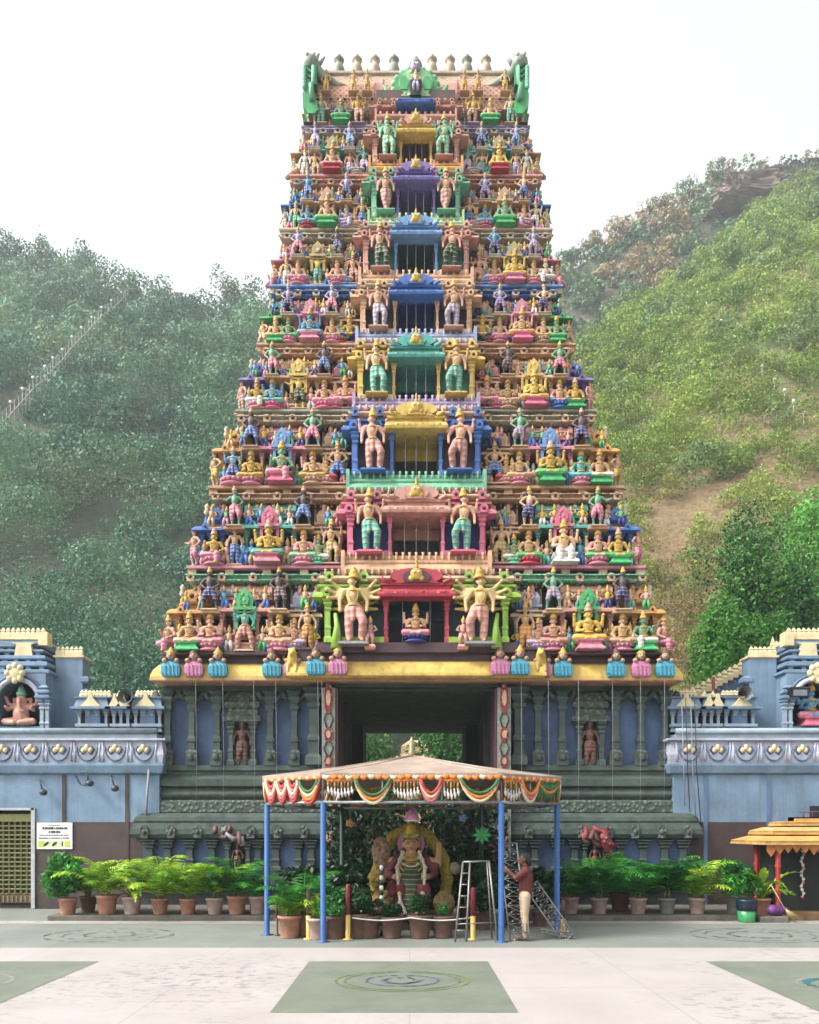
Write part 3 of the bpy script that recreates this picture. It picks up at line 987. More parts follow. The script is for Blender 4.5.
# great horseshoe gable in the middle of the roof
g = MB()
yy = Yr - .25
gx, gz0, gz1 = TX, PZ(101, yy), PZ(66, yy)
gw = 21 * kr
g.exty(arch(gx, gz0, gw, gz1 - gz0, 18), yy, yy + .9, M('green'))
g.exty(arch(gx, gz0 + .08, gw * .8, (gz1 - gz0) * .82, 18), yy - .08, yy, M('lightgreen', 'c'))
g.exty(arch(gx, gz0 + .05, gw * .3, (gz1 - gz0) * .62, 14), yy - .14, yy - .08, M('darkgreen'))
mini_fig(g, gx, yy - .2, gz0 + .12, (gz1 - gz0) * .5, 'pale', 'lilac', R)
for e in (-1, 1):
    g.exty(arch(gx + e * gw * .55, gz0 + .25, gw * .2, (gz1 - gz0) * .4, 10), yy - .11, yy - .08, M('green'))
for q in range(13):
    a = -.15 * PI + 1.3 * PI * q / 12
    g.ball((gx + gw * 1.03 * math.cos(a), yy + .1, gz0 + (gz1 - gz0) * .47 + (gz1 - gz0) * .52 * math.sin(a)), .09, M('mint'), 7, 6)
g.lathe(gx, yy + .2, [(.2, gz1 - .1), (.24, gz1 + .02), (.12, gz1 + .1), (.2, gz1 + .18), (.16, gz1 + .28), (.07, gz1 + .34), (.1, gz1 + .38), (.01, gz1 + .48)], M('greygreen'), 10)
g.ball((gx, yy - .1, gz1 - .12), (.15, .1, .14), M('lilac'), 9, 7)
for e in (-1, 1):
    g.ball((gx + e * .06, yy - .2, gz1 - .1), .03, M('white'), 6, 5)
    g.tube([(gx + e * gw * .9, yy + .1, gz0 + .1), (gx + e * gw * 1.3, yy + .05, gz0 + .2), (gx + e * gw * 1.5, yy + .05, gz0 + .5)], [.14, .12, .03], M('green'), 7)
g.build('horseshoe_gable', roof)
# the great green horns with their beast heads
for s in (-1, 1):
    h = MB()
    xi, xo = TX + s * 97.5 * kr, TX + s * 109 * kr
    za, zz, zm = PZ(113, Yr - .35), PZ(67, Yr - .35), PZ(84, Yr - .35)
    out = [(xi - s * .04, za + .12), (xi + s * .06, za), (xo - s * .1, za), (xo + s * .06, za + .2), (xo + s * .08, za + .55), (xo - s * .02, zm), (xo - s * .02, zz), (xi + s * .02, zz + .1), (xi + s * .0, zm), (xi + s * .12, za + .9)]
    h.exty(out, Yr - .35, backr + .2, M('green'))
    for q in range(7):
        z = za + .75 + (zz - za - .8) * q / 6
        h.ball((xo + s * .02, Yr - .36, z), (.07, .08, .09), M('mint'), 7, 6)
    h.tube([(xi + s * .1, Yr - .38, zz), (xi + s * .1, Yr - .38, zm), (xi + s * .16, Yr - .38, za + .8), (xo - s * .2, Yr - .4, za + .35)], [.05, .06, .07, .09], M('mint'), 7)
    for q in range(5):
        z = za + .95 + q * .16
        h.tube([(xi + s * .14, Yr - .37, z), (xo - s * .03, Yr - .37, z + .12)], .025, M('darkgreen'), 5)
    ho = h.build('horn', roof)
    hd = MB()
    hm_ = M('greygreen')
    hx = (xi + xo) / 2
    hd.ball((hx, Yr - .1, zz + .2), (.26, .4, .24), hm_, 10, 8)
    hd.tube([(hx - s * .05, Yr - .1, zz + .15), (hx - s * .35, Yr - .1, zz - .05), (hx - s * .75, Yr - .0, zz - .2), (hx - s * 1.0, Yr, zz - .22)], [.2, .13, .08, .03], hm_, 8)
    for dx, dz, r in ((.16, .62, .1), (.02, .5, .09), (-.12, .62, .1), (-.28, .52, .08)):
        hd.tube([(hx + s * dx * .6, Yr - .1, zz + .25), (hx + s * dx, Yr - .12, zz + dz * .75), (hx + s * (dx - .1), Yr - .12, zz + dz)], [r, r * .7, .02], hm_, 7)
    for e in (-1, 1):
        hd.ball((hx + e * .1, Yr - .46, zz + .28), .055, M('white'), 6, 5)
    hd.build('beast_head', ho)

# ---- stone base
STONE = MN('grey_green_stone', (112, 134, 126), .8, 0, 2.5, .6, .4, .37, 12, .6)
STONED = MN('weathered_stone_moulding', (100, 122, 112), .85, 0, 4, .65, .5, .36, 14, .6)
m, nt, b = base_mat('carved_stone_frieze')
tc = nd(nt, 'ShaderNodeTexCoord')
v = nd(nt, 'ShaderNodeTexVoronoi')
v.inputs['Scale'].default_value = 9
nt.links.new(tc.outputs['Object'], v.inputs['Vector'])
c = mixc(nt, ramp(nt, v.outputs['Distance'], [(.1, 1), (.6, 0)]), (.04, .055, .046), (.125, .15, .122))
nt.links.new(c, b.inputs['Base Color'])
b.inputs['Roughness'].default_value = .85
bump(nt, b, ramp(nt, v.outputs['Distance'], [(.05, 1), (.6, 0)]), .8, .04)
STONEC = m
BPANEL = MN('blue_painted_panel', (88, 120, 168), .7, 0, 1.2, .65, .2, .46, 18, .8)
base = MB()
YB = 21.7
for s in (-1, 1):
    base.box(TX + s * 2.25, TX + s * 6.87, YB, 31.0, 0, PZ(686, YB), BPANEL)
    base.box(TX + s * 2.22, TX + s * 2.5, YB - .4, 31.0, 0, PZ(690, YB), STONE)
base.box(TX - 6.75, TX + 6.75, YB - .1, 31.0, PZ(692, YB), PZ(683, YB), STONED)
base.box(TX - 6.6, TX + 6.6, YB, 31.0, PZ(683, YB), PZ(660, YB), STONE)
SB = base.build('stone_base', tower, (TX, 26, 0))
Zb = lambda py: PZ(py, 21.4)
for s in (-1, 1):
    # mouldings run round the block, stepping out downwards
    xi, xo = TX + s * 2.5, TX + s * 6.87
    mb = MB()
    x0, x1 = sorted((xi, xo))
    mb.loft(x0, x1, YB, 30.9, [(.12, Zb(774)), (.12, Zb(771)), (.2, Zb(770)), (.2, Zb(765)), (.05, Zb(764))], STONE)
    mb.loft(x0, x1, YB, 30.9, [(.2, Zb(788)), (.34, Zb(786)), (.34, Zb(779)), (.2, Zb(776)), (.1, Zb(774))], STONED)
    mb.loft(x0, x1, YB, 30.9, [(.22, Zb(800))] + [(.24 + .09 * math.sin(PI * q / 6), Zb(799 - 9 * q / 6)) for q in range(7)] + [(.2, Zb(788))], STONED)
    mb.loft(x0, x1, YB, 30.9, [(.34, Zb(813)), (.38, Zb(812)), (.38, Zb(802)), (.3, Zb(800))], STONEC)
    mb.loft(x0, x1, YB, 30.9, [(.58, Zb(823)), (.6, Zb(821)), (.56, Zb(817)), (.4, Zb(813))], STONED)
    mb.loft(x0, x1, YB, 30.9, [(.4, Zb(839)), (.62, Zb(838)), (.68, Zb(834)), (.66, Zb(829)), (.58, Zb(823))], STONED)
    mb.build('moulding', SB)
    mb = MB()
    n = 7
    for q in range(n):
        x = xi + s * (.3 + (4.5 - .3) * q / (n - 1) + .15)
        kudu(mb, x, YB - .64, Zb(838), .24, .36, STONEC, STONE)
    mb.build('cornice_bracket', SB)
    mb = MB()
    mb.box(x0 - .4 if s < 0 else x0, x1 + (.4 if s > 0 else 0), YB - .45, 30.9, Zb(872), Zb(838.5), BPANEL)
    mb.loft(x0, x1, YB, 30.9, [(.68, Zb(884)), (.68, Zb(878)), (.6, Zb(876)), (.6, Zb(871)), (.5, Zb(869))], STONE)
    mb.loft(x0, x1, YB, 30.9, [(.5, .1), (.52, Zb(884))], MN('dark_plinth_stone', (66, 72, 74), .85, 0, 3, .5, .4, .6))
    for q in range(10):
        xx = x0 + (x1 - x0) * (q + .5) / 10
        mb.box(xx - .1, xx + .1, YB - .64, YB - .5, .5, Zb(886), STONED)
    mb.build('plinth', SB)
    # upper pilasters
    for off in (247, 223, 198, 145, 121):
        p = MB()
        x = TX + s * off * YB / FPX
        pillar(p, x, YB - .1, Zb(765), Zb(690), .175, STONE, STONED)
        p.loft(x - .1, x + .1, YB - .18, YB, [(.06, Zb(765)), (.06, Zb(752)), (0, Zb(749))], STONEC)
        p.ball((x, YB - .3, Zb(757)), (.1, .06, .1), STONE, 7, 6)
        for e in (-1, 1):
            p.tube([(x + e * .1, YB - .12, Zb(700)), (x + e * .26, YB - .14, Zb(696)), (x + e * .34, YB - .14, Zb(691))], [.07, .07, .09], STONED, 6)
        p.build('pilaster', SB)
    # shaft next to the portal and the painted jamb
    p = MB()
    pillar(p, TX + s * 101 * YB / FPX, YB - .25, Zb(765), Zb(688), .26, STONE, STONED)
    p.build('pilaster', SB)
    j = MB()
    xa, xb = sorted((TX + s * 80 * .0266, TX + s * 93 * .0266))
    jm = MN('painted_jamb', (150, 152, 140), .7, 0, 14, .5, .5, .7, 30)
    j.box(xa, xb, YB - .75, YB - .4, .1, PZ(688, 21), jm)
    for z, hh in ((5.55, .42), (4.6, .2), (3.9, .18), (2.9, .25), (1.9, .25), (1.0, .22)):
        j.lathe(0, 0, [(.001, 0)] * 2, jm, 3) if 0 else None
        j.exty([((xa + xb) / 2 + .11 * math.cos(a), z + hh * math.sin(a)) for a in [2 * PI * q / 12 for q in range(12)]], YB - .79, YB - .75, M('crimson', 'c'))
        j.exty([((xa + xb) / 2 + .06 * math.cos(a), z + hh * .5 * math.sin(a)) for a in [2 * PI * q / 10 for q in range(10)]], YB - .81, YB - .79, M('tan'))
    for z in (5.0, 4.25, 3.4, 2.4, 1.45):
        for e in (-1, 1):
            j.tube([((xa + xb) / 2 + e * .03, YB - .76, z - .25), ((xa + xb) / 2 + e * .12, YB - .77, z), ((xa + xb) / 2 + e * .02, YB - .76, z + .25)], .02, M('darkgreen'), 5)
    j.box(*sorted((TX + s * 80 * .0266, TX + s * 77.5 * .0266)), YB - .7, YB + 1.2, .1, PZ(688, 21), M('maroon'))
    j.build('painted_jamb', SB)
    # niche with a little bronze figure
    nmb = MB()
    x = TX + s * 173 * YB / FPX
    nmb.box(x - .42, x + .42, YB - .12, YB + .05, Zb(767), Zb(758), STONE)
    nmb.box(x - .2, x + .2, YB - .02, YB + .02, Zb(765), Zb(716), MN('niche_dark', (46, 36, 30), .8))
    for e in (-1, 1):
        pillar(nmb, x + e * .3, YB - .12, Zb(765), Zb(722), .12, STONE, STONED)
    nmb.loft(x - .42, x + .42, YB - .14, YB, [(0, Zb(722)), (.1, Zb(721)), (.08, Zb(716)), (0, Zb(714)), (-.02, Zb(708)), (.06, Zb(706)), (.04, Zb(701)), (-.04, Zb(699)), (-.06, Zb(694)), (.04, Zb(692))], STONEC)
    nmb.build('wall_niche', SB)
    # lower pilasters
    for off in (266, 248, 226, 204, 158, 140, 118, 105):
        p = MB()
        x = TX + s * off * 21.2 / FPX
        pillar(p, x, YB - .5, Zb(870), Zb(840), .17, STONE, STONED)
        p.build('pilaster', SB)
    nmb = MB()
    x = TX + s * 179 * 21.1 / FPX
    nmb.box(x - .2, x + .2, YB - .47, YB - .44, Zb(870), Zb(842), MN('niche_dark', (46, 36, 30), .8))
    for e in (-1, 1):
        pillar(nmb, x + e * .27, YB - .55, Zb(870), Zb(842), .1, STONE, STONED)
    nmb.build('wall_niche', SB)
# passage through the tower
mb = MB()
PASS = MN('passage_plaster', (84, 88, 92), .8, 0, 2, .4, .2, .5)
zl = PZ(687, 21.3)
mb.box(TX - 2.22, TX + 2.22, YB - .42, YB + .3, zl, zl + .34, STONED)
mb.box(TX - 2.22, TX + 2.22, YB - .44, YB - .421, zl + .12, zl + .2, M('greygreen'))
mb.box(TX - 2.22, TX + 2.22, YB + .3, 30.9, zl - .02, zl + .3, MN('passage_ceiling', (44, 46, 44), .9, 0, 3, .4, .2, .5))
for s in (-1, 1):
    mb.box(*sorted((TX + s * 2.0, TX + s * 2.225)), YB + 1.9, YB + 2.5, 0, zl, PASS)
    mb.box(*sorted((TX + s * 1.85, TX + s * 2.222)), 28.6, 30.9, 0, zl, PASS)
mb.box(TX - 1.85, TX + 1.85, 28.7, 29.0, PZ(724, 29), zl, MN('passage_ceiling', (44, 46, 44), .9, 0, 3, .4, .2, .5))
mb.build('entrance_passage', SB)

# ---- yellow cornice between the base and the first storey
mb = MB()
yc_, hwc = 20.95, 6.75
zc0, zc1 = PZ(680, 20.7), PZ(661, 20.8)
YM = M('yellow')
mb.loft(TX - hwc, TX + hwc, yc_ + .1, 31.0, [(-.3, zc0 + .04), (.12, zc0), (.2, zc0 + .05), (.2, zc0 + .13), (.14, zc0 + .3), (.02, zc1 - .06), (-.1, zc1)], YM)
mb.loft(TX - 3.15, TX + 3.15, yc_ - .15, yc_ + 1, [(-.3, zc0 + .06), (.12, zc0 + .05), (.2, zc0 + .1), (.2, zc0 + .17), (.14, zc0 + .32), (.02, zc1 - .03), (-.1, zc1 + .02)], YM)
mb.loft(TX - hwc, TX + hwc, yc_ + .1, 31.0, [(.205, zc0 + .012), (.215, zc0 + .02), (.215, zc0 + .05), (.19, zc0 + .055)], M('salmon'))
mb.loft(TX - hwc + .1, TX + hwc - .1, yc_ + .2, 31.0, [(0, zc1 - .02), (0, zc1 + .32)], M('maroon'))
mb.loft(TX - 3.1, TX + 3.1, yc_ - .1, yc_ + 1, [(0, zc1), (0, zc1 + .28), (.05, zc1 + .3), (.05, zc1 + .36)], M('maroon'))
YC = mb.build('yellow_cornice', tower, (TX, 26, zc0))
# ------------------------------------------------------------------ the painted statues
SIDE = {-1: 'left', 1: 'right'}
CN = {'skin': 'tan', 'skinpink': 'rosy', 'skindark': 'dark', 'skingreen': 'green', 'skinblue': 'blue', 'skinlilac': 'lilac', 'gold': 'golden yellow', 'white': 'white', 'pale': 'pale ochre',
      'turq': 'turquoise', 'tan': 'tan', 'salmon': 'salmon', 'yellow': 'yellow', 'grey': 'grey', 'mint': 'pale green'}
SH = {'barrel': 'barrel pavilion'}
DN = {'navy': 'navy', 'pink': 'pink', 'blue': 'blue', 'skinlilac': 'lilac', 'mauve': 'purple', 'teal': 'teal', 'green': 'green', 'hotpink': 'pink', 'white': 'white', 'gold': 'gold', 'salmon': 'salmon', 'red': 'red', 'tan': 'tan',
      'darkgreen': 'dark green', 'orange': 'orange', 'dollblue': 'blue', 'lilac': 'lilac', 'yellow': 'yellow', 'skinpink': 'rosy', 'turq': 'turquoise', 'crimson': 'crimson', 'purple': 'purple', 'peach': 'peach', 'sky': 'sky blue', 'mint': 'mint', 'pale': 'pale'}
G_UP = 'standing statues in the upper niches'
G_LO = 'statues along the storey ledges'
G_GU = 'guardian statues beside the storey doorways'
# per storey and side: upper (outer, inner), lower (corner, outer, centre, inner) as (skin, cloth, pose, pedestal colour)
CL, F4, OL, EN, AK, KO, AO, AR, AD, FA, XL, WL = 'cross legged', 'four armed seated', 'one leg down', 'enthroned', 'akimbo', 'knee out', 'arm out', 'arms raised', 'arms down', 'four armed', 'crossed legs', 'wide legs'
FIG = {
    (0, -1): ([('skindark', 'navy', AK), ('skindark', 'mauve', KO)], [('skin', 'skin', CL, 'green'), ('skinpink', 'pink', F4, 'pink'), ('turq', 'salmon', WL, None), ('skin', 'tan', F4, 'pink')]),
    (0, 1): ([('skindark', 'navy', AO), ('skingreen', 'skinlilac', AK)], [('skingreen', 'white', OL, 'green'), ('skin', 'tan', CL, 'pink'), ('gold', 'gold', F4, 'pink'), ('skinpink', 'salmon', F4, 'pink')]),
    (1, -1): ([('skingreen', 'pink', AO), ('skindark', 'blue', AK)], [('gold', 'pink', OL, 'pink'), ('skin', 'blue', AD, None), ('gold', 'teal', F4, 'pink'), ('skinpink', 'mint', F4, 'pink')]),
    (1, 1): ([('skingreen', 'pink', AO), ('tan', 'navy', KO)], [('gold', 'green', CL, 'green'), ('skinpink', 'green', F4, 'pink'), ('skin', 'white', EN, 'white'), ('skin', 'green', CL, 'red')]),
    (2, -1): ([('skindark', 'blue', AK), ('skingreen', 'pink', AK)], [('skinblue', 'blue', WL, 'pink'), ('gold', 'gold', F4, 'pink'), ('skingreen', 'pink', OL, 'hotpink'), ('skin', 'gold', F4, 'tan')]),
    (2, 1): ([('skindark', 'navy', AK), ('skingreen', 'skinlilac', KO)], [('skin', 'white', CL, 'green'), ('turq', 'dollblue', CL, 'pink'), ('gold', 'green', F4, 'green'), ('skin', 'skin', CL, 'pink')]),
    (3, -1): ([('skingreen', 'pink', KO), ('skindark', 'blue', AK)], [('gold', 'white', OL, 'pink'), ('skinblue', 'teal', F4, 'hotpink'), ('yellow', 'darkgreen', AO, None), ('skinpink', 'pink', CL, 'hotpink')]),
    (3, 1): ([('skingreen', 'pink', AK), ('skindark', 'mauve', KO)], [('gold', 'darkgreen', CL, 'green'), ('skinpink', 'blue', CL, 'blue'), ('yellow', 'yellow', F4, 'hotpink'), ('skin', 'tan', F4, 'tan')]),
    (4, -1): ([('skinlilac', 'navy', AK), ('skinlilac', 'pink', AK)], [('skin', 'gold', CL, 'green'), ('skingreen', 'green', CL, 'pink'), ('skinblue', 'sky', F4, 'pink'), ('skin', 'salmon', CL, 'pink')]),
    (4, 1): ([('skin', 'navy', KO), ('skinlilac', 'purple', AK)], [('skingreen', 'green', CL, 'green'), ('skin', 'orange', CL, 'tan'), ('skin', 'gold', F4, 'hotpink'), ('skinpink', 'pink', CL, 'pink')]),
    (5, -1): ([('skinlilac', 'pink', AK), ('skindark', 'navy', KO)], [('skin', 'white', AD, None), ('skinpink', 'pink', CL, 'pink'), ('yellow', 'teal', AR, None), ('skinpink', 'salmon', CL, 'pink')]),
    (5, 1): ([('skinlilac', 'grey' if 0 else 'lilac', AO), ('skinblue', 'navy', AK)], [('white', 'white', OL, None), ('tan', 'tan', CL, 'pink'), ('yellow', 'gold', F4, 'pink'), ('skinpink', 'pink', CL, 'pink')]),
    (6, -1): ([('skinblue', 'blue', AO), ('skinlilac', 'navy', AK)], [('pale', 'green', FA, None), ('skinblue', 'dollblue', CL, 'red'), ('skin', 'green', CL, 'green'), ('skinlilac', 'lilac', OL, 'lilac')]),
    (6, 1): ([('skin', 'blue', AO), ('skinlilac', 'purple', AK)], [('pale', 'white', FA, None), ('skinpink', 'lilac', OL, 'pink'), ('skingreen', 'green', CL, 'green'), ('skinblue', 'dollblue', CL, 'hotpink')]),
    (7, -1): ([('skinlilac', 'lilac', AO), ('skinlilac', 'sky', KO)], [('white', 'white', AD, None), ('skin', 'tan', FA, None), ('tan', 'pink', CL, 'red'), ('skinpink', 'lilac', AD, None)]),
    (7, 1): ([('skinlilac', 'sky', AO), ('grey', 'blue', AK)], [('white', 'pale', AD, None), ('skin', 'lilac', AD, None), ('yellow', 'gold', CL, 'red'), ('skin', 'teal', FA, None)]),
}
LOU = [.875, .735, .5, .265]
LNAME = ['at the corner dome', 'outside the barrel pavilion', 'under the barrel pavilion', 'inside the barrel pavilion']


def pname(pose):
    return {CL: 'cross-legged statue', F4: 'seated four-armed statue', OL: 'seated statue, leg hanging', EN: 'enthroned statue', AK: 'standing statue, arms akimbo', KO: 'standing statue with bent knee', AO: 'standing statue stretching an arm',
            AR: 'statue with raised arms', AD: 'standing statue', FA: 'standing four-armed statue', XL: 'dancing statue', WL: 'statue with legs apart'}[pose]


for (i, s), (up, lo) in FIG.items():
    t = ST[i]
    H, zb, Yi = t['H'], t['zb'], t['Yi']
    W = t['o0'] * .985 - t['cb']
    X = lambda u: TX + s * (t['cb'] + u * W)
    for (skin, cloth, pose), u, nm in zip(up, (.735, .265), ('outer', 'inner')):
        lab = f"{CN[skin]} {pname(pose)}, {DN[cloth]} loincloth, {nm} upper niche, {ORD[i]} storey {SIDE[s]}"
        statue((X(u), Yi - .2, zb + .52 * H), .47 * H, pose, skin, cloth, lab, G_UP, crown='gold' if (i + s) % 3 else 'tan', flip=s > 0, gold=False, ped='slab', pedcol=TIERS[i]['kd'])
    for q, (skin, cloth, pose, pc) in enumerate(lo):
        seat = POSE[pose][4]
        c = q == 2
        if seat:
            h = (.57 if c else .48) * H
            z = zb + .02 * H
            yy = Yi - (.22 if c else .16)
        else:
            h = (.54 if c else .47) * H
            z = zb + .02 * H
            yy = Yi - .14
        w = pname(pose)
        pd = f" on {DN[pc]} pedestal" if pc else ''
        lab = f"{CN[skin]} {w}{pd}, {LNAME[q]}, {ORD[i]} storey {SIDE[s]}"
        statue((X(LOU[q]), yy, z), h, pose, skin, cloth, lab, G_LO, crown='gold' if skin != 'gold' else 'tan', flip=s > 0, ped=('flare' if (c and seat) or pc == 'green' else 'lotus') if pc else 'slab', pedcol=pc or TIERS[i]['kd'])
# guardians either side of each doorway
GU = [((228, 190, 122), 'skinpink', 'many armed'), ('skin', 'teal', FA), ('skinpink', 'skinpink', FA), ('skin', 'teal', FA), ('skinpink', 'skinlilac', FA), ('salmon', 'darkgreen', FA), ('skinpink', 'skinpink', XL), ('mint', 'mint', FA)]
for i, (skin, cloth, pose) in enumerate(GU):
    t = ST[i]
    for s in (-1, 1):
        x = TX + s * (t['dh'] + t['cb'] * .93) / 2
        h = (.80 if i == 0 else .72) * t['H']
        if i == 0:
            x = TX + s * 61 * t['Yi'] / FPX
        lab = f"{CN.get(skin, 'pale golden')} {'many-armed' if i == 0 else 'dancing' if pose == XL else 'four-armed'} guardian in {DN.get(cloth, 'tan')}, {SIDE[s]} of the {ORD[i]} storey doorway"
        sg = statue((x, t['Yc'] - .12, t['zb'] + (.045 if i == 0 else .1) * t['H']), h, pose, skin, cloth, lab, G_GU, flip=s > 0, ped='slab', pedcol='grey' if i == 0 else TIERS[i]['pil'])
        if i == 0:          # club, and the shield of rays behind the first guardians
            o = MB()
            for q in range(9):
                a = PI * q / 8
                o.tube([(x, t['Yc'] + .1, t['zb'] + .52 * t['H']), (x + .62 * math.cos(a), t['Yc'] + .1, t['zb'] + .52 * t['H'] + .5 * math.sin(a))], [.09, .03], M('gold' if q % 2 else 'yellow'), 6)
            attach(o.build('ray_halo'), sg)
            o = MB()
            o.tube([(x + s * .45, t['Yc'] - .1, t['zb'] + .02 * t['H']), (x + s * .43, t['Yc'] - .08, t['zb'] + .3 * t['H']), (x + s * .48, t['Yc'], t['zb'] + .45 * t['H'])], [.16, .07, .05], M('lime'), 8)
            tag(o.build('club_sculpture'), f"lime green club standing beside the leg of the {SIDE[s]} many-armed guardian", 'sculpture', 'clubs of the first storey guardians')
            ab = MB()
            mini_fig(ab, x - s * .42, t['Yc'] - .12, t['zb'] + .05 * t['H'], .3 * t['H'], 'salmon', 'salmon', random.Random(5))
            ab.loft(x - s * .42 - .12, x - s * .42 + .12, t['Yc'] - .2, t['Yc'] + .05, [(0, t['zb'] - .0 * t['H']), (.03, t['zb'] + .03 * t['H']), (0, t['zb'] + .06 * t['H'])], M('salmon'))
            at = ab.build('attendant_figure')
            tag(at, f"small salmon figure on a block at the inner foot of the {SIDE[s]} many-armed guardian", 'statue', 'small figures beside the first storey guardians')
# small seated figure inside the first doorway
t = ST[0]
statue((TX - .02, t['Yc'] + .1, t['zb'] + .1 * t['H']), .46 * t['H'], F4, 'skin', 'pink', 'small rosy seated statue with folded pink lap inside the first storey doorway', 'statue in the doorway', ped='lotus', pedcol='navy')
# recess figures between the centre bay and the side bays, and figures out at the corners
REC = [('skin', 'orange'), ('tan', 'olive'), ('skin', 'blue'), ('skinpink', 'pink'), ('gold', 'navy'), ('skinpink', 'salmon'), ('skin', 'blue'), ('turq', 'lilac')]
DN['olive'] = 'olive'
for i in range(8):
    t = ST[i]
    H = t['H']
    W = t['o0'] * .985 - t['cb']
    for s in (-1, 1):
        sk, cl = REC[i]
        po = (AD, FA, AK, F4, CL, FA, AD, AO)[i]
        lab = f"{CN[sk]} {pname(po)} in {DN[cl]} cloth, recess {SIDE[s]} of the {ORD[i]} storey doorway"
        statue((TX + s * (t['cb'] + .075 * W), t['Yi'] - .16, t['zb'] + .03 * H), (.5 if POSE[po][4] else .52) * H, po, sk, cl, lab, 'statues in the recesses beside the doorways', flip=s > 0, ped='slab', pedcol='salmon')
        sk2, po2 = [('skinpink', OL), ('skinpink', AO), ('tan', KO), ('skinpink', AD), ('skin', AK), ('salmon', OL), ('pale', AD), ('pale', CL)][i]
        lab = f"{CN[sk2]} {pname(po2)} at the very corner of the {ORD[i]} storey, {SIDE[s]}"
        statue((TX + s * (t['o0'] + .0), t['Yi'] + .02, t['zb'] + .02 * H), .47 * H, po2, sk2, ('pink', 'pink', 'gold', 'salmon', 'tan', 'pink', 'pale', 'tan')[i], lab, 'statues at the storey corners', flip=s > 0, rot=s * .7, ped='slab', pedcol='green' if i in (1, 2) else 'kudu')
        # small filler statue inside recess upper level
        sk3 = ('skinpink', 'skingreen', 'skin', 'skinpink', 'skingreen', 'skinblue', 'skin', 'grey')[i]
        lab = f"little {CN[sk3]} seated statue between recess and barrel pavilion, {ORD[i]} storey, {SIDE[s]}"
        statue((TX + s * (t['cb'] + .165 * W), t['Yi'] - .14, t['zb'] + .03 * H), .4 * H, CL, sk3, ('lilac', 'white', 'red', 'tan', 'green', 'salmon', 'pink', 'lilac')[i], lab, 'statues in the recesses beside the doorways', flip=s > 0, ped='lotus', pedcol=('lilac', 'mint', 'salmon', 'hotpink', 'red', 'sky', 'peach', 'pale')[i])
# ninth storey
t = ST[8]
for s in (-1, 1):
    W = t['o0'] * .985 - t['cb']
    for u, sk, cl, po, pc in ((.5, 'skingreen' if s < 0 else 'skin', 'green', CL, 'green'), (.8, 'pale', 'teal', AD, 'tan'), (.25, 'gold', 'tan', FA, 'lilac'), (.95, 'tan', 'pink', KO, 'maroon')):
        lab = f"{CN[sk]} {pname(po)}, {'inner' if u < .3 else 'middle' if u < .6 else 'outer' if u < .9 else 'outermost'} of the ninth storey {SIDE[s]} below the roof"
        hh = (.8 if POSE[po][4] else .85) * t['H']
        statue((TX + s * (t['cb'] + u * W), t['Yi'] - .25, t['zb'] + .02), hh, po, sk, cl, lab, 'statues of the ninth storey', flip=s > 0, ped='flare' if po == CL else 'slab', pedcol=pc)
    for u, c in ((.12, 'olive'), (.32, 'olive'), (.72, 'gold')):
        lab = f"tiny ochre standing statue on the lattice roof edge, {'inner' if u < .2 else 'middle' if u < .5 else 'outer'} {SIDE[s]}"
        statue((TX + s * (t['cb'] + u * W), Yr - .2, t['zt'] - .02), .62, AD, 'tan', 'gold', lab, 'statues along the roof edge', flip=s > 0, ped='slab', pedcol='tan')

# busts sitting on the yellow cornice
for q, px in enumerate((171, 194, 218, 272, 293, 316, 338, 500, 520, 542, 563, 616, 641, 665)):
    b_ = MB()
    mid = 300 < px < 535
    yy = yc_ - (.42 if mid else .16)
    x = PX(px, yy)
    colr = 'dollpink' if px in (194, 293, 338, 500, 542, 641) else 'dollblue'
    z0 = zc0 + .1
    cm = M(colr)
    w = .24
    t_ = empty('cornice_bust', (x, yy, z0), f"{'pink' if colr == 'dollpink' else 'blue'} robed bust with tan face on the yellow cornice, number {q + 1 if q < 7 else 14 - q} from the {'left' if q < 7 else 'right'} end", 'statue', 'busts along the yellow cornice')
    t_['label'] = f"{'pink' if colr == 'dollpink' else 'blue'} robed bust on the yellow cornice, {ORD[q] if q < 7 else ORD[13 - q]} from its {'left' if q < 7 else 'right'} end"
    b_.loft(x - w, x + w, yy - .08, yy + .12, [(-.03, z0), (.0, z0 + .08), (.0, z0 + .26), (-.06, z0 + .4), (-.13, z0 + .46)], cm)
    for f in range(4):
        b_.loft(x - w + .1 + f * .1, x - w + .13 + f * .1, yy - .1, yy - .07, [(0, z0 + .02), (0, z0 + .3)], cm)
    b_.build('robe', t_)
    f_ = MB()
    f_.ball((x, yy - .03, z0 + .54), (.1, .1, .11), M('tan'), 9, 7)
    f_.ball((x, yy - .12, z0 + .53), (.03, .03, .03), M('tan'), 6, 5)
    for e in (-1, 1):
        f_.ball((x + e * .1, yy, z0 + .5), (.05, .06, .07), M('brown'), 6, 5)
        f_.ball((x + e * .16, yy - .04, z0 + .42), (.07, .07, .06), M('tan'), 6, 5)
        f_.ball((x + e * .04, yy - .115, z0 + .565), (.018, .012, .014), M('nearblack'), 5, 4)
    f_.build('face', t_)
    h_ = MB()
    h_.lathe(x, yy, [(.11, z0 + .58), (.12, z0 + .63), (.07, z0 + .67), (.05, z0 + .72), (.01, z0 + .78)], M('brown' if q % 2 else 'gold'), 8)
    h_.build('headdress', t_)
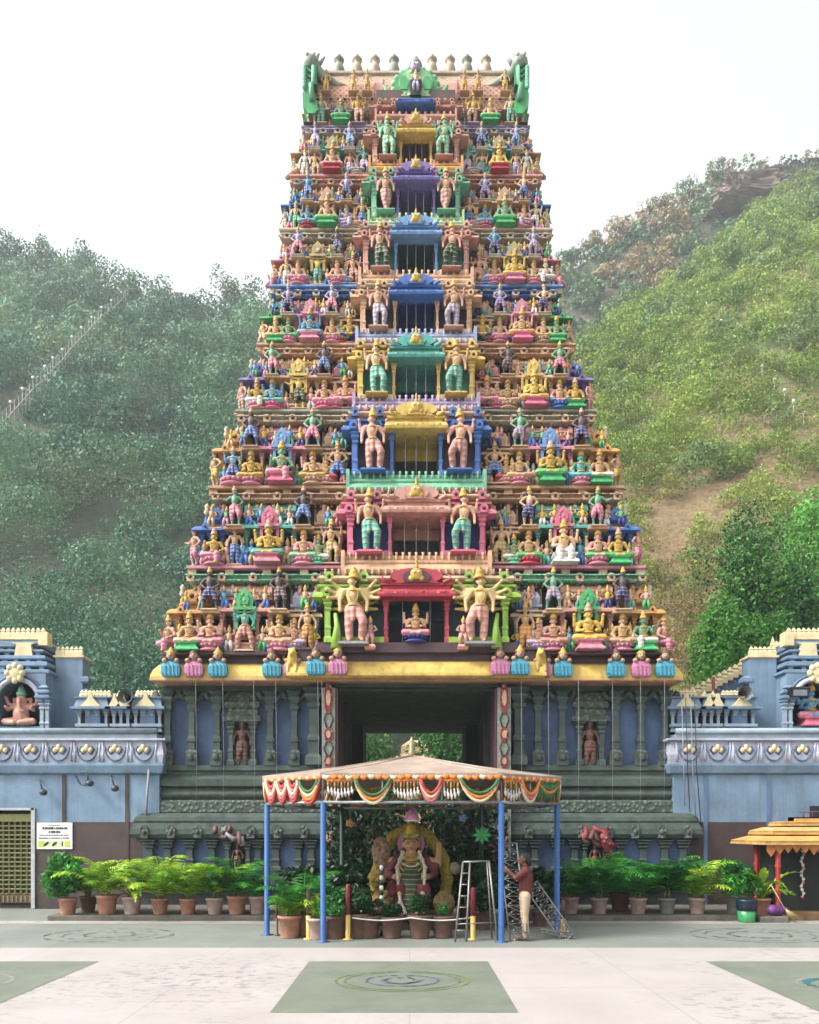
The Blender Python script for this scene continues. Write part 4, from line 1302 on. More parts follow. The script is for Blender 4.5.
# crouching yellow lions where the cornice steps forward
for s in (-1, 1):
    x = TX + s * 3.22
    yy = yc_ - .2
    z0 = zc1 - .35
    l_ = grow('lion', [[(x + s * .08, yy + .3, z0 + .3, .14), (x, yy, z0 + .34, .15), (x - s * .02, yy - .12, z0 + .52, .11), (x - s * .02, yy - .24, z0 + .5, .07)], [(x - .1, yy - .05, z0 + .25, .06), (x - .1, yy - .12, z0 + .05, .05)],
                       [(x + .1, yy - .05, z0 + .25, .06), (x + .1, yy - .12, z0 + .05, .05)], [(x - .06, yy - .1, z0 + .62, .04)], [(x + .06, yy - .1, z0 + .62, .04)], [(x + s * .1, yy + .35, z0 + .3, .05), (x + s * .28, yy + .3, z0 + .45, .03), (x + s * .26, yy + .25, z0 + .62, .04)]], M('yellow'), .03, 2)
    o = bpy.data.objects.new('lion_statue', l_)
    COL.objects.link(o)
    tag(o, f"crouching yellow lion statue where the yellow cornice steps forward, {SIDE[s]}", 'statue', 'lions on the yellow cornice')
for s in (-1, 1):       # bronze figures in the wall niches of the base
    x = TX + s * 173 * YB / FPX
    statue((x, YB - .1, Zb(765)), Zb(722) - Zb(765), AD, 'brown', 'brown', f"slim bronze standing statue in the upper stone niche, {SIDE[s]} of the entrance", 'bronze statues in the base niches', crown='brown', gold=False)
    x = TX + s * 179 * 21.1 / FPX
    statue((x, YB - .56, Zb(870)), .66, AD, 'brown', 'brown', f"small dark bronze statue in the lower stone niche, {SIDE[s]} of the entrance", 'bronze statues in the base niches', crown='brown', gold=False)
    # tangle of old garlands on the moulding above the lower niche
    gmb = MB()
    rr = random.Random(3 + s)
    for q in range(9):
        p0 = Vector((x - .5 + rr.random() * .7, YB - 1.02, Zb(826) - rr.random() * .3))
        p1 = p0 + Vector((rr.uniform(-.4, .5), rr.uniform(-.08, .1), rr.uniform(-.35, .2)))
        gmb.tube([p0, (p0 + p1) / 2 + Vector((0, -.06, -.12)), p1], [.06, .08, .05], M('brown' if q % 3 else ('grey' if s < 0 else 'crimson')), 6)
    if s > 0:
        gmb.tube([(x + .1, YB - 1.0, Zb(830)), (x + .16, YB - 1.0, Zb(842)), (x + .3, YB - .98, Zb(858))], [.12, .15, .1], M('crimson', 'c'), 8)
    tag(gmb.build('dried_garland'), f"tangle of dried garlands caught on the stone moulding, {SIDE[s]} of the entrance", 'garland', 'dried garlands on the moulding')
# ------------------------------------------------------------------ ground
m, nt, b = base_mat('concrete_yard')
tc = nd(nt, 'ShaderNodeTexCoord')
ob = tc.outputs['Object']
c = mixc(nt, ramp(nt, noise_tex(nt, ob, .6, 8, .65), [(.3, 0), (.7, 1)]), (.115, .128, .11), (.175, .188, .166))
c = mixc(nt, ramp(nt, noise_tex(nt, ob, 7, 6, .7), [(.45, 0), (.75, .5)]), c, (.12, .13, .12))
nt.links.new(c, b.inputs['Base Color'])
b.inputs['Roughness'].default_value = .75
bump(nt, b, noise_tex(nt, ob, 30, 4), .15, .01)
YARD = m
m, nt, b = base_mat('white_painted_floor')
tc = nd(nt, 'ShaderNodeTexCoord')
ob = tc.outputs['Object']
c = mixc(nt, ramp(nt, noise_tex(nt, ob, .8, 6, .6), [(.3, 0), (.75, 1)]), (.275, .247, .236), (.335, .306, .295))
# worn through to the grey concrete in scattered flakes, most of them left of the centre square
pk = ramp(nt, noise_tex(nt, mapping(nt, ob, (1, 1.4, 1)), 4.2, 9, .72), [(.53, 0), (.575, 1)])
zn = ramp(nt, noise_tex(nt, ob, .34, 2, .4, .3), [(.52, 0), (.66, .8)])
mu = nd(nt, 'ShaderNodeMath', operation='MULTIPLY')
nt.links.new(pk, mu.inputs[0])
dv = nd(nt, 'ShaderNodeVectorMath', operation='DISTANCE')
dv.inputs[1].default_value = (-2.9, 11.4, 0)
nt.links.new(mapping(nt, ob, (1, 1, 1)), dv.inputs[0])
dd = nd(nt, 'ShaderNodeMath', operation='DIVIDE')
nt.links.new(dv.outputs['Value'], dd.inputs[0])
dd.inputs[1].default_value = 2.6
zd = ramp(nt, dd.outputs[0], [(.25, 1), (1.0, 0)])
za_ = nd(nt, 'ShaderNodeMath', operation='MAXIMUM')
nt.links.new(zd, za_.inputs[0])
nt.links.new(zn, za_.inputs[1])
nt.links.new(za_.outputs[0], mu.inputs[1])
mu2 = nd(nt, 'ShaderNodeMath', operation='MULTIPLY')
nt.links.new(mu.outputs[0], mu2.inputs[0])
mu2.inputs[1].default_value = .75
c = mixc(nt, mu2.outputs[0], c, (.12, .125, .115))
# expansion joints
sx = nd(nt, 'ShaderNodeTexBrick')
sx.offset = 0
for k_, v_ in (('Scale', 1), ('Mortar Size', .01), ('Brick Width', 3.15), ('Row Height', 3.55), ('Mortar Smooth', .3)):
    sx.inputs[k_].default_value = v_
nt.links.new(ob, sx.inputs['Vector'])
c = mixc(nt, ramp(nt, sx.outputs['Fac'], [(.3, 0), (.8, .7)]), c, (.2, .19, .18))
nt.links.new(c, b.inputs['Base Color'])
b.inputs['Roughness'].default_value = .6
bump(nt, b, pk, .15, .004)
WFLOOR = m
gm = MB()
gm.box(-420, 420, -60, 520, -1, 0, YARD)
tag(gm.build('ground', org=(0, 0, 0)), kind='structure')


def sheet(name, x0, x1, y0, y1, z, mat):
    mb = MB()
    mb.add([(x0, y0, z), (x1, y0, z), (x1, y1, z), (x0, y1, z)], [(0, 1, 2, 3)], mat)
    return tag(mb.build(name, org=(0, 0, z)), kind='structure')


sheet('painted_floor', -30, 30, -8, 14.25, .004, WFLOOR)
sheet('floor_line', -30, 30, 17.9, 18.45, .004, WFLOOR)
m, nt, b = base_mat('grey_green_floor_paint')
tc = nd(nt, 'ShaderNodeTexCoord')
ob = tc.outputs['Object']
c = mixc(nt, ramp(nt, noise_tex(nt, ob, 1.1, 8, .65), [(.3, 0), (.7, 1)]), (.09, .105, .08), (.14, .155, .12))
c = mixc(nt, ramp(nt, noise_tex(nt, ob, 14, 5, .7), [(.55, 0), (.75, .4)]), c, (.18, .18, .16))
nt.links.new(c, b.inputs['Base Color'])
b.inputs['Roughness'].default_value = .65
GPAINT = m
for x0, x1 in ((-8.1, -4.95), (-1.6, 1.25), (4.72, 7.9), (-14.5, -11.3), (11.1, 14.2)):
    for y0, y1 in ((9.18, 12.75), (2.2, 5.75)):
        sheet('floor_square', x0, x1, y0, y1, .008, GPAINT)
# worn ritual drawings chalked on the floor
def ring(name, cx, cy, r, w, mat, z, r2=None, gaps=None, n=64):
    mb = MB()
    vs, fs = [], []
    r2 = r2 or r
    rr = random.Random(int(cx * 10 + cy))
    for q in range(n + 1):
        a = 2 * PI * q / n
        ww = w * ((.6 + .8 * rr.random()) if not gaps or rr.random() > gaps else .12)
        vs += [(cx + (r - ww) * math.cos(a), cy + (r2 - ww) * math.sin(a), z), (cx + (r + ww) * math.cos(a), cy + (r2 + ww) * math.sin(a), z)]
    fs = [(2 * q, 2 * q + 1, 2 * q + 3, 2 * q + 2) for q in range(n)]
    mb.add(vs, fs, mat)
    return mb.build(name, org=(cx, cy, z))


Cg = lambda n, c, k=.45: MN('faded_chalk_' + n, c, .8, 0, 6, .5, 0, k)
def drawing(name, label, rings):
    t = empty(name, (rings[0][0], rings[0][1], .012), label, 'floor drawing')
    for q, (cx, cy, r, w, mat, gap) in enumerate(rings):
        o = ring('chalk_ring', cx, cy, r, w, mat, .012 + q * .001, r * .8, gap)
        o.parent = t
        o.location = o.location - t.location
    return t


d_ = drawing('floor_drawing', 'faded yellow and blue chalk circle on the centre grey-green floor square', [(-.1, 11.1, .92, .02, Cg('yellow', (142, 150, 70)), .2), (-.1, 11.1, .8, .015, Cg('green', (120, 150, 90)), .3), (-.1, 11.1, .5, .02, Cg('blue', (90, 120, 170)), .35)])
mb = MB()
rr = random.Random(4)
for q in range(7):
    a0 = q * .9
    pts = [(-.1 + (.1 + .28 * rr.random()) * math.cos(a0 + f), 11.1 + .25 * math.sin(a0 + f) * rr.uniform(.6, 1.4), .0155 + q * .0002) for f in (0, .5, 1.0, 1.4)]
    mb.add(pts, [(0, 1, 2, 3)], Cg('blue', (90, 120, 170)))
o = mb.build('chalk_petals'); o.parent = d_; o.location = o.location - d_.location; o['kind'] = 'stuff'
drawing('floor_drawing', 'pale double chalk ring on the left grey floor square', [(-6.45, 10.95, .95, .03, Cg('white', (176, 174, 164)), .1)])
drawing('floor_drawing', 'teal and white chalk ring on the grey-green floor square nearest the right edge', [(6.0, 10.8, .72, .035, Cg('white', (176, 174, 164)), .1), (6.0, 10.8, .6, .05, Cg('teal', (40, 130, 140)), .1)])
PALEC = Cg('white', (176, 174, 164))
drawing('floor_drawing', 'worn pinkish ring drawing on the grey band left of the canopy', [(-6.0, 16.0, 1.25, .022, Cg('pink', (150, 136, 124)), .35), (-6.0, 16.0, .9, .02, PALEC, .45), (-6.0, 16.0, .5, .025, Cg('red', (134, 118, 108)), .4)])
drawing('floor_drawing', 'worn whitish ring drawing with red traces on the grey band right of the canopy', [(7.0, 16.0, 1.35, .025, PALEC, .35), (7.0, 16.0, 1.05, .02, Cg('pink', (150, 136, 124)), .4), (7.0, 16.0, .6, .03, Cg('red', (134, 118, 108)), .4)])
# low kerbed platform round the foot of the tower
mb = MB()
KS = MN('kerb_stone', (120, 116, 106), .85, 0, 5, .55, .5, .62)
for s in (-1, 1):
    a, b_ = sorted((TX + s * 2.3, TX + s * (8.6 if s > 0 else 8.55)))
    mb.loft(a, b_, 18.5, 23, [(0, 0), (0, .1), (-.015, .12)], KS)
tag(mb.build('platform_kerb', org=(0, 0, 0)), kind='structure')
sheet('courtyard', -9, 9, 31.2, 60, .005, MN('courtyard_floor', (150, 140, 124), .8))

# ------------------------------------------------------------------ boundary buildings either side
WB = MN('light_blue_wall', (146, 178, 208), .75, 0, .9, .4, .12, .52, 18, .65)
WD = MN('brown_dado', (92, 72, 70), .7, 0, 1.4, .4, .15, .45, 18, .7)
WL = MN('lilac_white_band', (206, 210, 230), .7, 0, 1.6, .3, .15, .62, 18, .5)
WS = MN('steel_blue_shadow_paint', (104, 134, 168), .7, 0, 2, .3, .15, .6)
CRM = MN('cream_finial_paint', (230, 214, 170), .7, 0, 3, .3, .2, .72)
GRB = MN('grey_blue_rail', (150, 168, 184), .6, 0, 3, .3, .1, .7)
DRK = MN('dark_recess', (26, 30, 42), .9)
YW = 21.3
wz = lambda py: PZ(py, YW)
wx = lambda s, off: TX + s * off * YW / FPX


def lotus_motif(mb, x, z0, w, h, y):
    mb.tube([(x + w * .5 * math.cos(a), y - .02, z0 + h * .75 + h * .62 * math.sin(a)) for a in [PI + PI * q / 10 for q in range(11)]], .028, WS, 5)
    for e in (-1, 1):
        mb.tube([(x + e * w * .08, y - .03, z0 + h * .5), (x + e * w * .2, y - .03, z0 + h * .42), (x + e * w * .34, y - .03, z0 + h * .62), (x + e * w * .24, y - .03, z0 + h * .78)], .026, MN('motif_line', (70, 78, 96), .7), 5)
        mb.ball((x + e * w * .16, y - .02, z0 + h * .6), (w * .13, .06, h * .13), CRM, 7, 6)
        mb.tube([(x + e * w * .58, y - .01, z0 + h * .1), (x + e * w * .56, y - .01, z0 + h * .5), (x + e * w * .62, y - .01, z0 + h * .95)], .03, WL, 5)
    mb.ball((x, y - .03, z0 + h * .72), (w * .12, .06, h * .16), CRM, 7, 6)


def merlons(mb, s, o0, o1, z, y, h, w=.17, n=None):
    n = n or int(abs(o1 - o0) * YW / FPX / .28)
    for q in range(n):
        x = wx(s, o0 + (o1 - o0) * (q + .5) / n)
        mb.loft(x - w / 2, x + w / 2, y - .06, y + .06, [(0, z), (0, z + h * .45), (-w * .18, z + h * .6), (-w * .08, z + h * .72), (-w * .4, z + h)], CRM)


def boundary(s):
    nm = SIDE[s]
    t = empty('boundary_building', (wx(s, 360), YW + 2, 0), f"pale blue temple boundary building with brown dado and lotus band, {nm} of the tower", 'building', 'boundary buildings beside the tower')
    oe = 560
    A, B = wx(s, 257), wx(s, oe)
    x0, x1 = sorted((A, B))
    gate = s < 0
    mb = MB()
    if gate:        # opening for the lattice gate, off 381..460
        gx0, gx1 = wx(s, 460), wx(s, 381.5)
        zt = wz(808)
        mb.box(gx1, x1, YW, YW + .3, wz(822), wz(768), WB)
        mb.box(x0, gx0, YW, YW + .3, wz(822), wz(768), WB)
        mb.box(gx0, gx1, YW, YW + .3, zt, wz(768), WB)
        mb.box(gx1, x1, YW - .01, YW + .3, 0, wz(822), WD)
        mb.box(x0, gx0, YW - .01, YW + .3, 0, wz(822), WD)
    else:
        mb.box(x0, x1, YW, YW + .3, wz(822), wz(768), WB)
        mb.box(x0, x1, YW - .01, YW + .3, 0, wz(822), WD)
        ax, bx_ = wx(s, 389), wx(s, 470)
        mb.box(ax, bx_, YW - .03, YW - .012, wz(835), wz(802), WB)
        mb.box(ax + .1, bx_, YW - .05, YW - .03, wz(828), wz(806), DRK)
    mb.box(x0, x1, YW + .3, YW + 5, wz(775), wz(738), WS)
    mb.box(x0, x1, YW + 4.7, YW + 5, 0, wz(775), WB)
    for off in (289, 352):
        x = wx(s, off)
        mb.box(x - .05, x + .05, YW - .03, YW - .012, .1, wz(770), WS if s > 0 else WD)
    mb.build('wall', t)
    mb = MB()
    mb.loft(x0, x1, YW, YW + 5, [(.0, wz(775)), (.1, wz(773)), (.16, wz(766)), (.16, wz(764)), (.12, wz(763))], WB)
    mb.loft(x0, x1, YW, YW + 5, [(.12, wz(763)), (.16, wz(755)), (.1, wz(742)), (.22, wz(741)), (.22, wz(739))], WL)
    o = 271
    while o < oe:
        lotus_motif(mb, wx(s, o), wz(764), .56, wz(742) - wz(764), YW - .14)
        o += 28
    mb.build('lotus_band', t)
    mb = MB()
    mb.box(x0, x1, YW - .2, YW + .5, wz(739), wz(735), GRB)
    mb.tube([(A, YW - .18, wz(732)), (B, YW - .18, wz(732))], .085, GRB, 8)
    mb.build('coping', t)
    # parapet of little blind pavilions
    for k_, (a, b2, hh) in enumerate(((256, 286, 0), (288, 308, 1), (310, 343, 0))):
        mb = MB()
        xa, xb = sorted((wx(s, a), wx(s, b2)))
        zb_, zt_ = wz(731), wz(709)
        mb.box(xa, xb, YW + .35, YW + .9, zb_, zt_, DRK)
        n = 4 if not hh else 3
        for q in range(n):
            x = xa + .08 + (xb - xa - .16) * q / (n - 1)
            pillar(mb, x, YW + .22, zb_, zt_, .08, GRB)
        if not hh:
            xm = (xa + xb) / 2
            mb.box(xm - .2, xm + .2, YW + .18, YW + .35, zb_, zt_, WS)
        mb.box(xa, xb, YW + .1, YW + .3, wz(726), wz(723), GRB)
        mb.loft(xa, xb, YW + .1, YW + .9, [(0, zt_), (.1, zt_ + .01), (.1, zt_ + .07), (.02, zt_ + .09), (-.04, wz(698)), (.02, wz(697)), (.02, wz(696))], WB if not hh else WS)
        xm = (xa + xb) / 2
        for x, w in ((xm, .28),) if not hh else ((xa + .15, .16), (xb - .15, .18)):
            mb.exty([(x - w, zt_ + .08), (x + w, zt_ + .08), (x + w * .55, zt_ + .2), (x + w * .25, zt_ + .3), (x + .03, zt_ + .42), (x - .03, zt_ + .42), (x - w * .25, zt_ + .3), (x - w * .55, zt_ + .2)], YW + .02, YW + .1, CRM)
        if not hh:
            merlons(mb, s, a + 1, b2 - 1, wz(696), YW + .4, .22, .13, 8)
        else:
            for x in (xa + .15, xb - .15):
                mb.lathe(x, YW + .4, [(.12, wz(697)), (.16, wz(695)), (.1, wz(693)), (.03, wz(690)), (.01, wz(688))], CRM, 8)
        mb.build('parapet_pavilion', t)
    # turret with arched niche
    mb = MB()
    T0, T1, T2 = wx(s, 346), wx(s, 374), wx(s, 456)
    xa, xb = sorted((T0, T1))
    mb.box(xa, xb, YW + .8, YW + 1.3, wz(735), wz(652), WB)
    mb.loft(xa, xb, YW + .8, YW + 1.3, [(0, wz(652)), (.05, wz(651)), (.05, wz(649))], CRM)
    merlons(mb, s, 346, 374, wz(649), YW + .85, .26, .12, 6)
    for q in range(5):
        mb.loft(wx(s, 344) - .09, wx(s, 344) + .09, YW + .8, YW + 1.1, [(-.03, wz(678 + q * 13)), (.03, wz(676 + q * 13)), (.03, wz(672 + q * 13)), (-.04, wz(670 + q * 13))], WB)
    cxn, rn = wx(s, 402), 22 * YW / FPX
    xa, xb = sorted((T1, T2))
    zsp = wz(700)
    arcp = [(cxn + rn * math.cos(a), zsp + rn * 1.0 * math.sin(a)) for a in [PI * q / 14 for q in range(15)]]
    # front sheet with a true arched opening, in pieces
    zt_ = wz(672)
    for q in range(14):
        (xq, zq), (xr_, zr_) = arcp[q], arcp[q + 1]
        mb.exty([(xq, zq), (xr_, zr_), (xr_, zt_), (xq, zt_)], YW + .2, YW + .9, WB)
    mb.box(xa, cxn - rn, YW + .2, YW + .9, wz(735), zt_, WB)
    mb.box(cxn + rn, xb, YW + .2, YW + .9, wz(735), zt_, WB)
    mb.box(cxn - rn, cxn + rn, YW + .85, YW + .95, wz(735), zt_, DRK)
    mb.box(cxn - rn, cxn + rn, YW + .25, YW + .85, wz(735), wz(725), M('teal'))
    mb.tube([(x, YW + .16, z) for x, z in arcp], .07, WL, 6)
    mb.tube([(cxn + rn * 1.2 * math.cos(a), YW + .18, zsp + rn * 1.2 * math.sin(a)) for a in [PI * q / 14 for q in range(15)]], .035, WS, 6)
    for e in (-1, 1):
        for d_ in (.1, .24):
            pillar(mb, cxn + e * (rn + d_ + .02), YW + .1, wz(735), zsp, .1, GRB, WB)
        xq = cxn + e * (rn + .16)
        mb.loft(xq - .14, xq + .14, YW + .02, YW + .2, [(0, zsp), (.06, zsp + .06), (.06, zsp + .12), (-.02, zsp + .15), (.04, zsp + .2), (.04, zsp + .25), (-.05, zsp + .3), (.0, zsp + .34), (-.08, zsp + .42)], WB)
    mb.ball((cxn, YW + .08, wz(673)), (.24, .12, .24), CRM, 9, 7)
    for q in range(8):
        a = q * PI / 4
        mb.ball((cxn + .2 * math.cos(a), YW + .03, wz(673) + .2 * math.sin(a)), .09, CRM, 6, 5)
    mb.build('arched_niche', t)
    mb = MB()
    ww = xb - xa
    for q, (py0, py1) in enumerate(((672, 667), (664, 658), (656, 651), (648, 644), (642, 634))):
        ins = .1 * q
        mb.loft(xa + ins, xb - ins, YW + .3 + ins, YW + 1.9 - ins * .5, [(0, wz(py0)), (.08, wz(py0) + .03), (.08, wz(py1) - .03), (-.02, wz(py1))], WB)
        mb.box(xa + ins + .12, xb - ins - .12, YW + .45 + ins, YW + 1.75 - ins * .5, wz(py1) - .01, wz(py1 - 3) + .02, DRK)
        for e in range(6):
            x = xa + ins + .2 + (ww - 2 * ins - .4) * e / 5
            mb.box(x - .06, x + .06, YW + .38 + ins, YW + .5 + ins, wz(py1) - .01, wz(py1 - 3) + .02, WB)
    xm = cxn
    mb.exty([(xm - .26, wz(656)), (xm + .26, wz(656)), (xm + .2, wz(640)), (xm + .34, wz(638)), (xm - .34, wz(638)), (xm - .2, wz(640))], YW + .5, YW + .62, CRM)
    mb.loft(xa + .45, xb - .45, YW + .75, YW + 1.6, [(.04, wz(634)), (.1, wz(633.5)), (.1, wz(632)), (0, wz(631))], CRM)
    merlons(mb, s, 384, 446, wz(631.5), YW + .8, .3, .13, 12)
    for e in (384, 446):
        x = wx(s, e)
        mb.box(x - .13, x + .13, YW + .6, YW + .9, wz(640), wz(626), CRM)
    mb.build('turret', t)
    return t


BL = boundary(-1)
BR = boundary(1)
# lattice gate in the left building
gx0, gx1, zt = wx(-1, 460), wx(-1, 381.5), wz(808)
t = BL
mb = MB()
GF = MN('gate_frame_paint', (190, 196, 198), .5, 0, 6, .3, .1, .7)
LAT = MN('brass_olive_lattice', (150, 150, 92), .5, .3, 10, .4, .2, .6)
for x in (gx1 - .03, gx0 + .03):
    mb.box(x - .05, x + .05, YW - .05, YW + .15, .02, zt, GF)
mb.box(gx0, gx1, YW - .05, YW + .15, zt - .06, zt, GF)
mb.build('gate_frame', t)
g = MB()
z0, z1 = .15, zt - .16
xa, xb = gx0 + .1, gx1 - .1
nx, nz = 12, 16
for i in range(nx):
    for j in range(nz):
        cx, cz = xa + (xb - xa) * (i + .5) / nx, z0 + .25 + (z1 - z0 - .45) * (j + .5) / nz
        rx, rz = (xb - xa) / nx * .62, (z1 - z0 - .45) / nz * .6
        g.tube([(cx + rx * math.cos(a), YW + .1, cz + rz * math.sin(a)) for a in [2 * PI * q / 8 for q in range(9)]], .016, LAT, 4)
g.box(xa, xb, YW + .08, YW + .13, z0, z0 + .22, M('brown'))
for i in range(16):
    x = xa + (xb - xa) * (i + .5) / 16
    g.box(x - .02, x + .02, YW + .06, YW + .08, z0 + .03, z0 + .19, LAT)
g.box(xa, xb, YW + .07, YW + .13, z1 - .2, z1, LAT)
g.build('lattice_gate', t)
g = MB()
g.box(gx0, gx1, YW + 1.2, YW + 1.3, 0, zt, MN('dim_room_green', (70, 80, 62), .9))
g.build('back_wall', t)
# notice board
x0, x1 = PX(37.5, YW), PX(73, YW)
z0, z1 = wz(849), wz(822.5)
t = empty('notice_board', ((x0 + x1) / 2, YW - .03, z0), 'white notice board with dark lettering and a yellow strip beside the gate', 'sign')
mb = MB()
mb.box(x0, x1, YW - .045, YW - .012, z0, z1, MN('sign_white', (232, 232, 228), .5, 0, 3, .1, 0, .75))
mb.build('panel', t)
mb = MB()
ink = MN('sign_ink', (40, 42, 46), .6, 0, 3, .1, 0, .6)
gry = MN('sign_grey_ink', (130, 132, 136), .6, 0, 3, .1, 0, .6)
rr = random.Random(8)


def scribble(za, zb_, xa, xb, mat):
    x = xa
    while x < xb - .01:
        w = rr.uniform(.02, .05)
        h0 = rr.uniform(0, .25) * (zb_ - za)
        mb.box(x, min(x + w, xb), YW - .05, YW - .047, za + h0 * .4, zb_ - h0, mat)
        x += w + rr.choice((.006, .008, .022))


W_, H_ = x1 - x0, z1 - z0
scribble(z0 + .88 * H_, z0 + .91 * H_, x0 + .32 * W_, x0 + .68 * W_, gry)
scribble(z0 + .74 * H_, z0 + .83 * H_, x0 + .16 * W_, x0 + .86 * W_, ink)
scribble(z0 + .60 * H_, z0 + .69 * H_, x0 + .34 * W_, x0 + .68 * W_, ink)
scribble(z0 + .50 * H_, z0 + .545 * H_, x0 + .07 * W_, x0 + .9 * W_, gry)
scribble(z0 + .385 * H_, z0 + .44 * H_, x0 + .07 * W_, x0 + .9 * W_, gry)
for q in range(8):
    a = .2 + q * .77
for cx, cz in ((.27, .19), (.5, .19)):
    X_, Z_ = x0 + cx * W_, z0 + cz * H_
    mb.exty([(X_ - .075, Z_ - .05), (X_ - .02, Z_ - .06), (X_ + .05, Z_ - .0), (X_ + .08, Z_ + .05), (X_ + .02, Z_ + .06), (X_ - .05, Z_ + .01)], YW - .05, YW - .047, ink)
X_, Z_ = x0 + .72 * W_, z0 + .19 * H_
mb.box(X_ - .015, X_ + .015, YW - .05, YW - .047, Z_ - .06, Z_ + .07, ink)
lo = mb.build('lettering', t)
mb = MB()
yl = MN('sign_yellow', (204, 214, 60), .6, 0, 3, .15, 0, .7)
for cx, w in ((.115, .075), (.86, .065)):
    mb.box(x0 + (cx - w) * W_, x0 + (cx + w) * W_, YW - .0495, YW - .0465, z0 + .08 * H_, z0 + .3 * H_, yl)
mb.box(x0 + .2 * W_, x0 + .78 * W_, YW - .0465, YW - .0455, z0 + .06 * H_, z0 + .32 * H_, MN('sign_pale_green', (214, 222, 180), .6, 0, 3, .1, 0, .75))
mb.build('yellow_strip', t)
# loudspeakers, camera brackets and wires on the walls
for px, py, s in ((127, 697, -1), (743, 694, 1)):
    t = empty('loudspeaker', (PX(px, YW), YW + .1, wz(py)), f"round grey horn loudspeaker on the {SIDE[s]} parapet beside the tower", 'loudspeaker', 'horn loudspeakers')
    mb = MB()
    x, z = PX(px, YW), wz(py)
    vs = []
    hm = MN('horn_grey', (120, 124, 128), .5, .2)
    for k_, (r, y) in enumerate(((.2, -.25), (.13, -.12), (.06, .05), (.05, .25))):
        vs += [(x + r * math.cos(2 * PI * q / 16), YW + .1 + y, z + r * math.sin(2 * PI * q / 16)) for q in range(16)]
    mb.add(vs, [(k_ * 16 + q, k_ * 16 + (q + 1) % 16, k_ * 16 + 16 + (q + 1) % 16, k_ * 16 + 16 + q) for k_ in range(3) for q in range(16)], hm, True)
    mb.build('horn', t)
    mb = MB()
    mb.ball((x, YW + .05, z), (.07, .07, .07), M('nearblack'), 8, 6)
    mb.build('driver', t)
    mb = MB()
    mb.tube([(x, YW + .3, z), (x, YW + .3, z - .55)], .025, hm, 6)
    mb.tube([(x - s * -.05, YW + .3, z), (x + s * -.9, YW + .32, z + .02)], .02, hm, 6)
    mb.build('bracket', t)
for px, py, k_ in ((92, 783, 'bracket lamp with a cable over the blue wall left of the tower'), (117, 788, 'small lamp on a bent arm beside the dark drain line'), (46, 792, 'small grey box fixture on the blue wall above the gate corner')):
    mb = MB()
    x, z = PX(px, YW), wz(py)
    gm_ = MN('fixture_grey', (70, 76, 84), .5, .2)
    t = empty('wall_fixture', (x, YW, z), k_, 'wall fixture')
    mb.tube([(x - .5 if px == 92 else x - .14, YW - .02, z + .32), (x - .12, YW - .12, z + .28), (x, YW - .2, z + .05)], .022, gm_, 6)
    mb.build('arm', t)
    mb = MB()
    mb.ball((x + .02, YW - .2, z - .02), (.11, .12, .09), gm_, 8, 6)
    mb.build('lamp_head', t)
    if px == 92:
        mb = MB()
        mb.tube([(x - .5, YW - .02, z + .32), (x - .34, YW - .015, z + .0), (x - .2, YW - .015, z - .08), (x - .1, YW - .015, z + .15)], .012, gm_, 5)
        mb.build('cable', t)
# floodlight by the right turret and the hanging wires
t = empty('floodlight', (PX(797, YW), YW - .1, wz(693)), 'dark floodlight tilted down from the parapet beside the arched niche', 'lamp')
mb = MB()
x, z = PX(797, YW), wz(693)
mb.loft(x - .22, x + .22, YW - .15, YW + .02, [(.0, z - .12), (.05, z + .1), (.02, z + .14)], M('nearblack', 'g'))
mb.build('housing', t)
mb = MB()
mb.box(x - .18, x + .18, YW - .19, YW - .16, z - .1, z + .08, MN('lamp_glass', (120, 130, 140), .15))
mb.build('lens', t)
# pipes down the left wall and wire bundles hanging at the right corner
for px, col_, lab in ((150, 'grey', 'pale grey pipe running down the blue wall close to the tower base'),):
    mb = MB()
    mb.tube([(PX(151, YW), YW - .1, wz(760)), (PX(148, YW), YW - .1, wz(800)), (PX(146.5, YW), YW - .08, wz(822))], .035, M(col_), 6)
    tag(mb.build('drain_pipe'), lab, 'pipe')
for q, px in enumerate((681, 685, 690, 694)):
    mb = MB()
    mb.tube([(PX(px, 21), 20.95, wz(700)), (PX(px + 2, 21), 20.95, wz(770)), (PX(px + 4 + q, 21), 21.0, wz(806 + q * 6))], .012, M('nearblack' if q % 2 else 'grey'), 5)
    tag(mb.build('hanging_cable'), 'thin cable hanging down the blue wall beside the right end of the tower base', 'cable', 'cables at the right corner of the base')
# covered stair climbing behind the right building
ST_Y = 23.6
t = empty('covered_stair', (PX(720, ST_Y), ST_Y, PZ(700, ST_Y)), 'sloping blue stair wall with cream merlons climbing to the blue block behind the parapet', 'stair wall')
pz = lambda py: PZ(py, ST_Y)
mb = MB()
a, b2 = (PX(684, ST_Y), pz(702)), (PX(764, ST_Y), pz(660))
mb.exty([(a[0], pz(735)), (b2[0], pz(735)), (b2[0], b2[1]), a], ST_Y, ST_Y + .6, WL)
mb.build('wall', t)
mb = MB()
n = 15
for q in range(n):
    f = (q + .5) / n
    x, z = a[0] + (b2[0] - a[0]) * f, a[1] + (b2[1] - a[1]) * f
    mb.loft(x - .07, x + .07, ST_Y - .1, ST_Y + .04, [(0, z - .08), (.02, z + .1), (-.02, z + .16), (.01, z + .2), (-.05, z + .32)], CRM)
mb.build('merlon_row', t)
mb = MB()
for d_ in (0.55, 1.0):
    mb.tube([(a[0] + .9, ST_Y - .15, a[1] - d_ + .2), (b2[0], ST_Y - .15, b2[1] - d_)], .05, WL, 6)
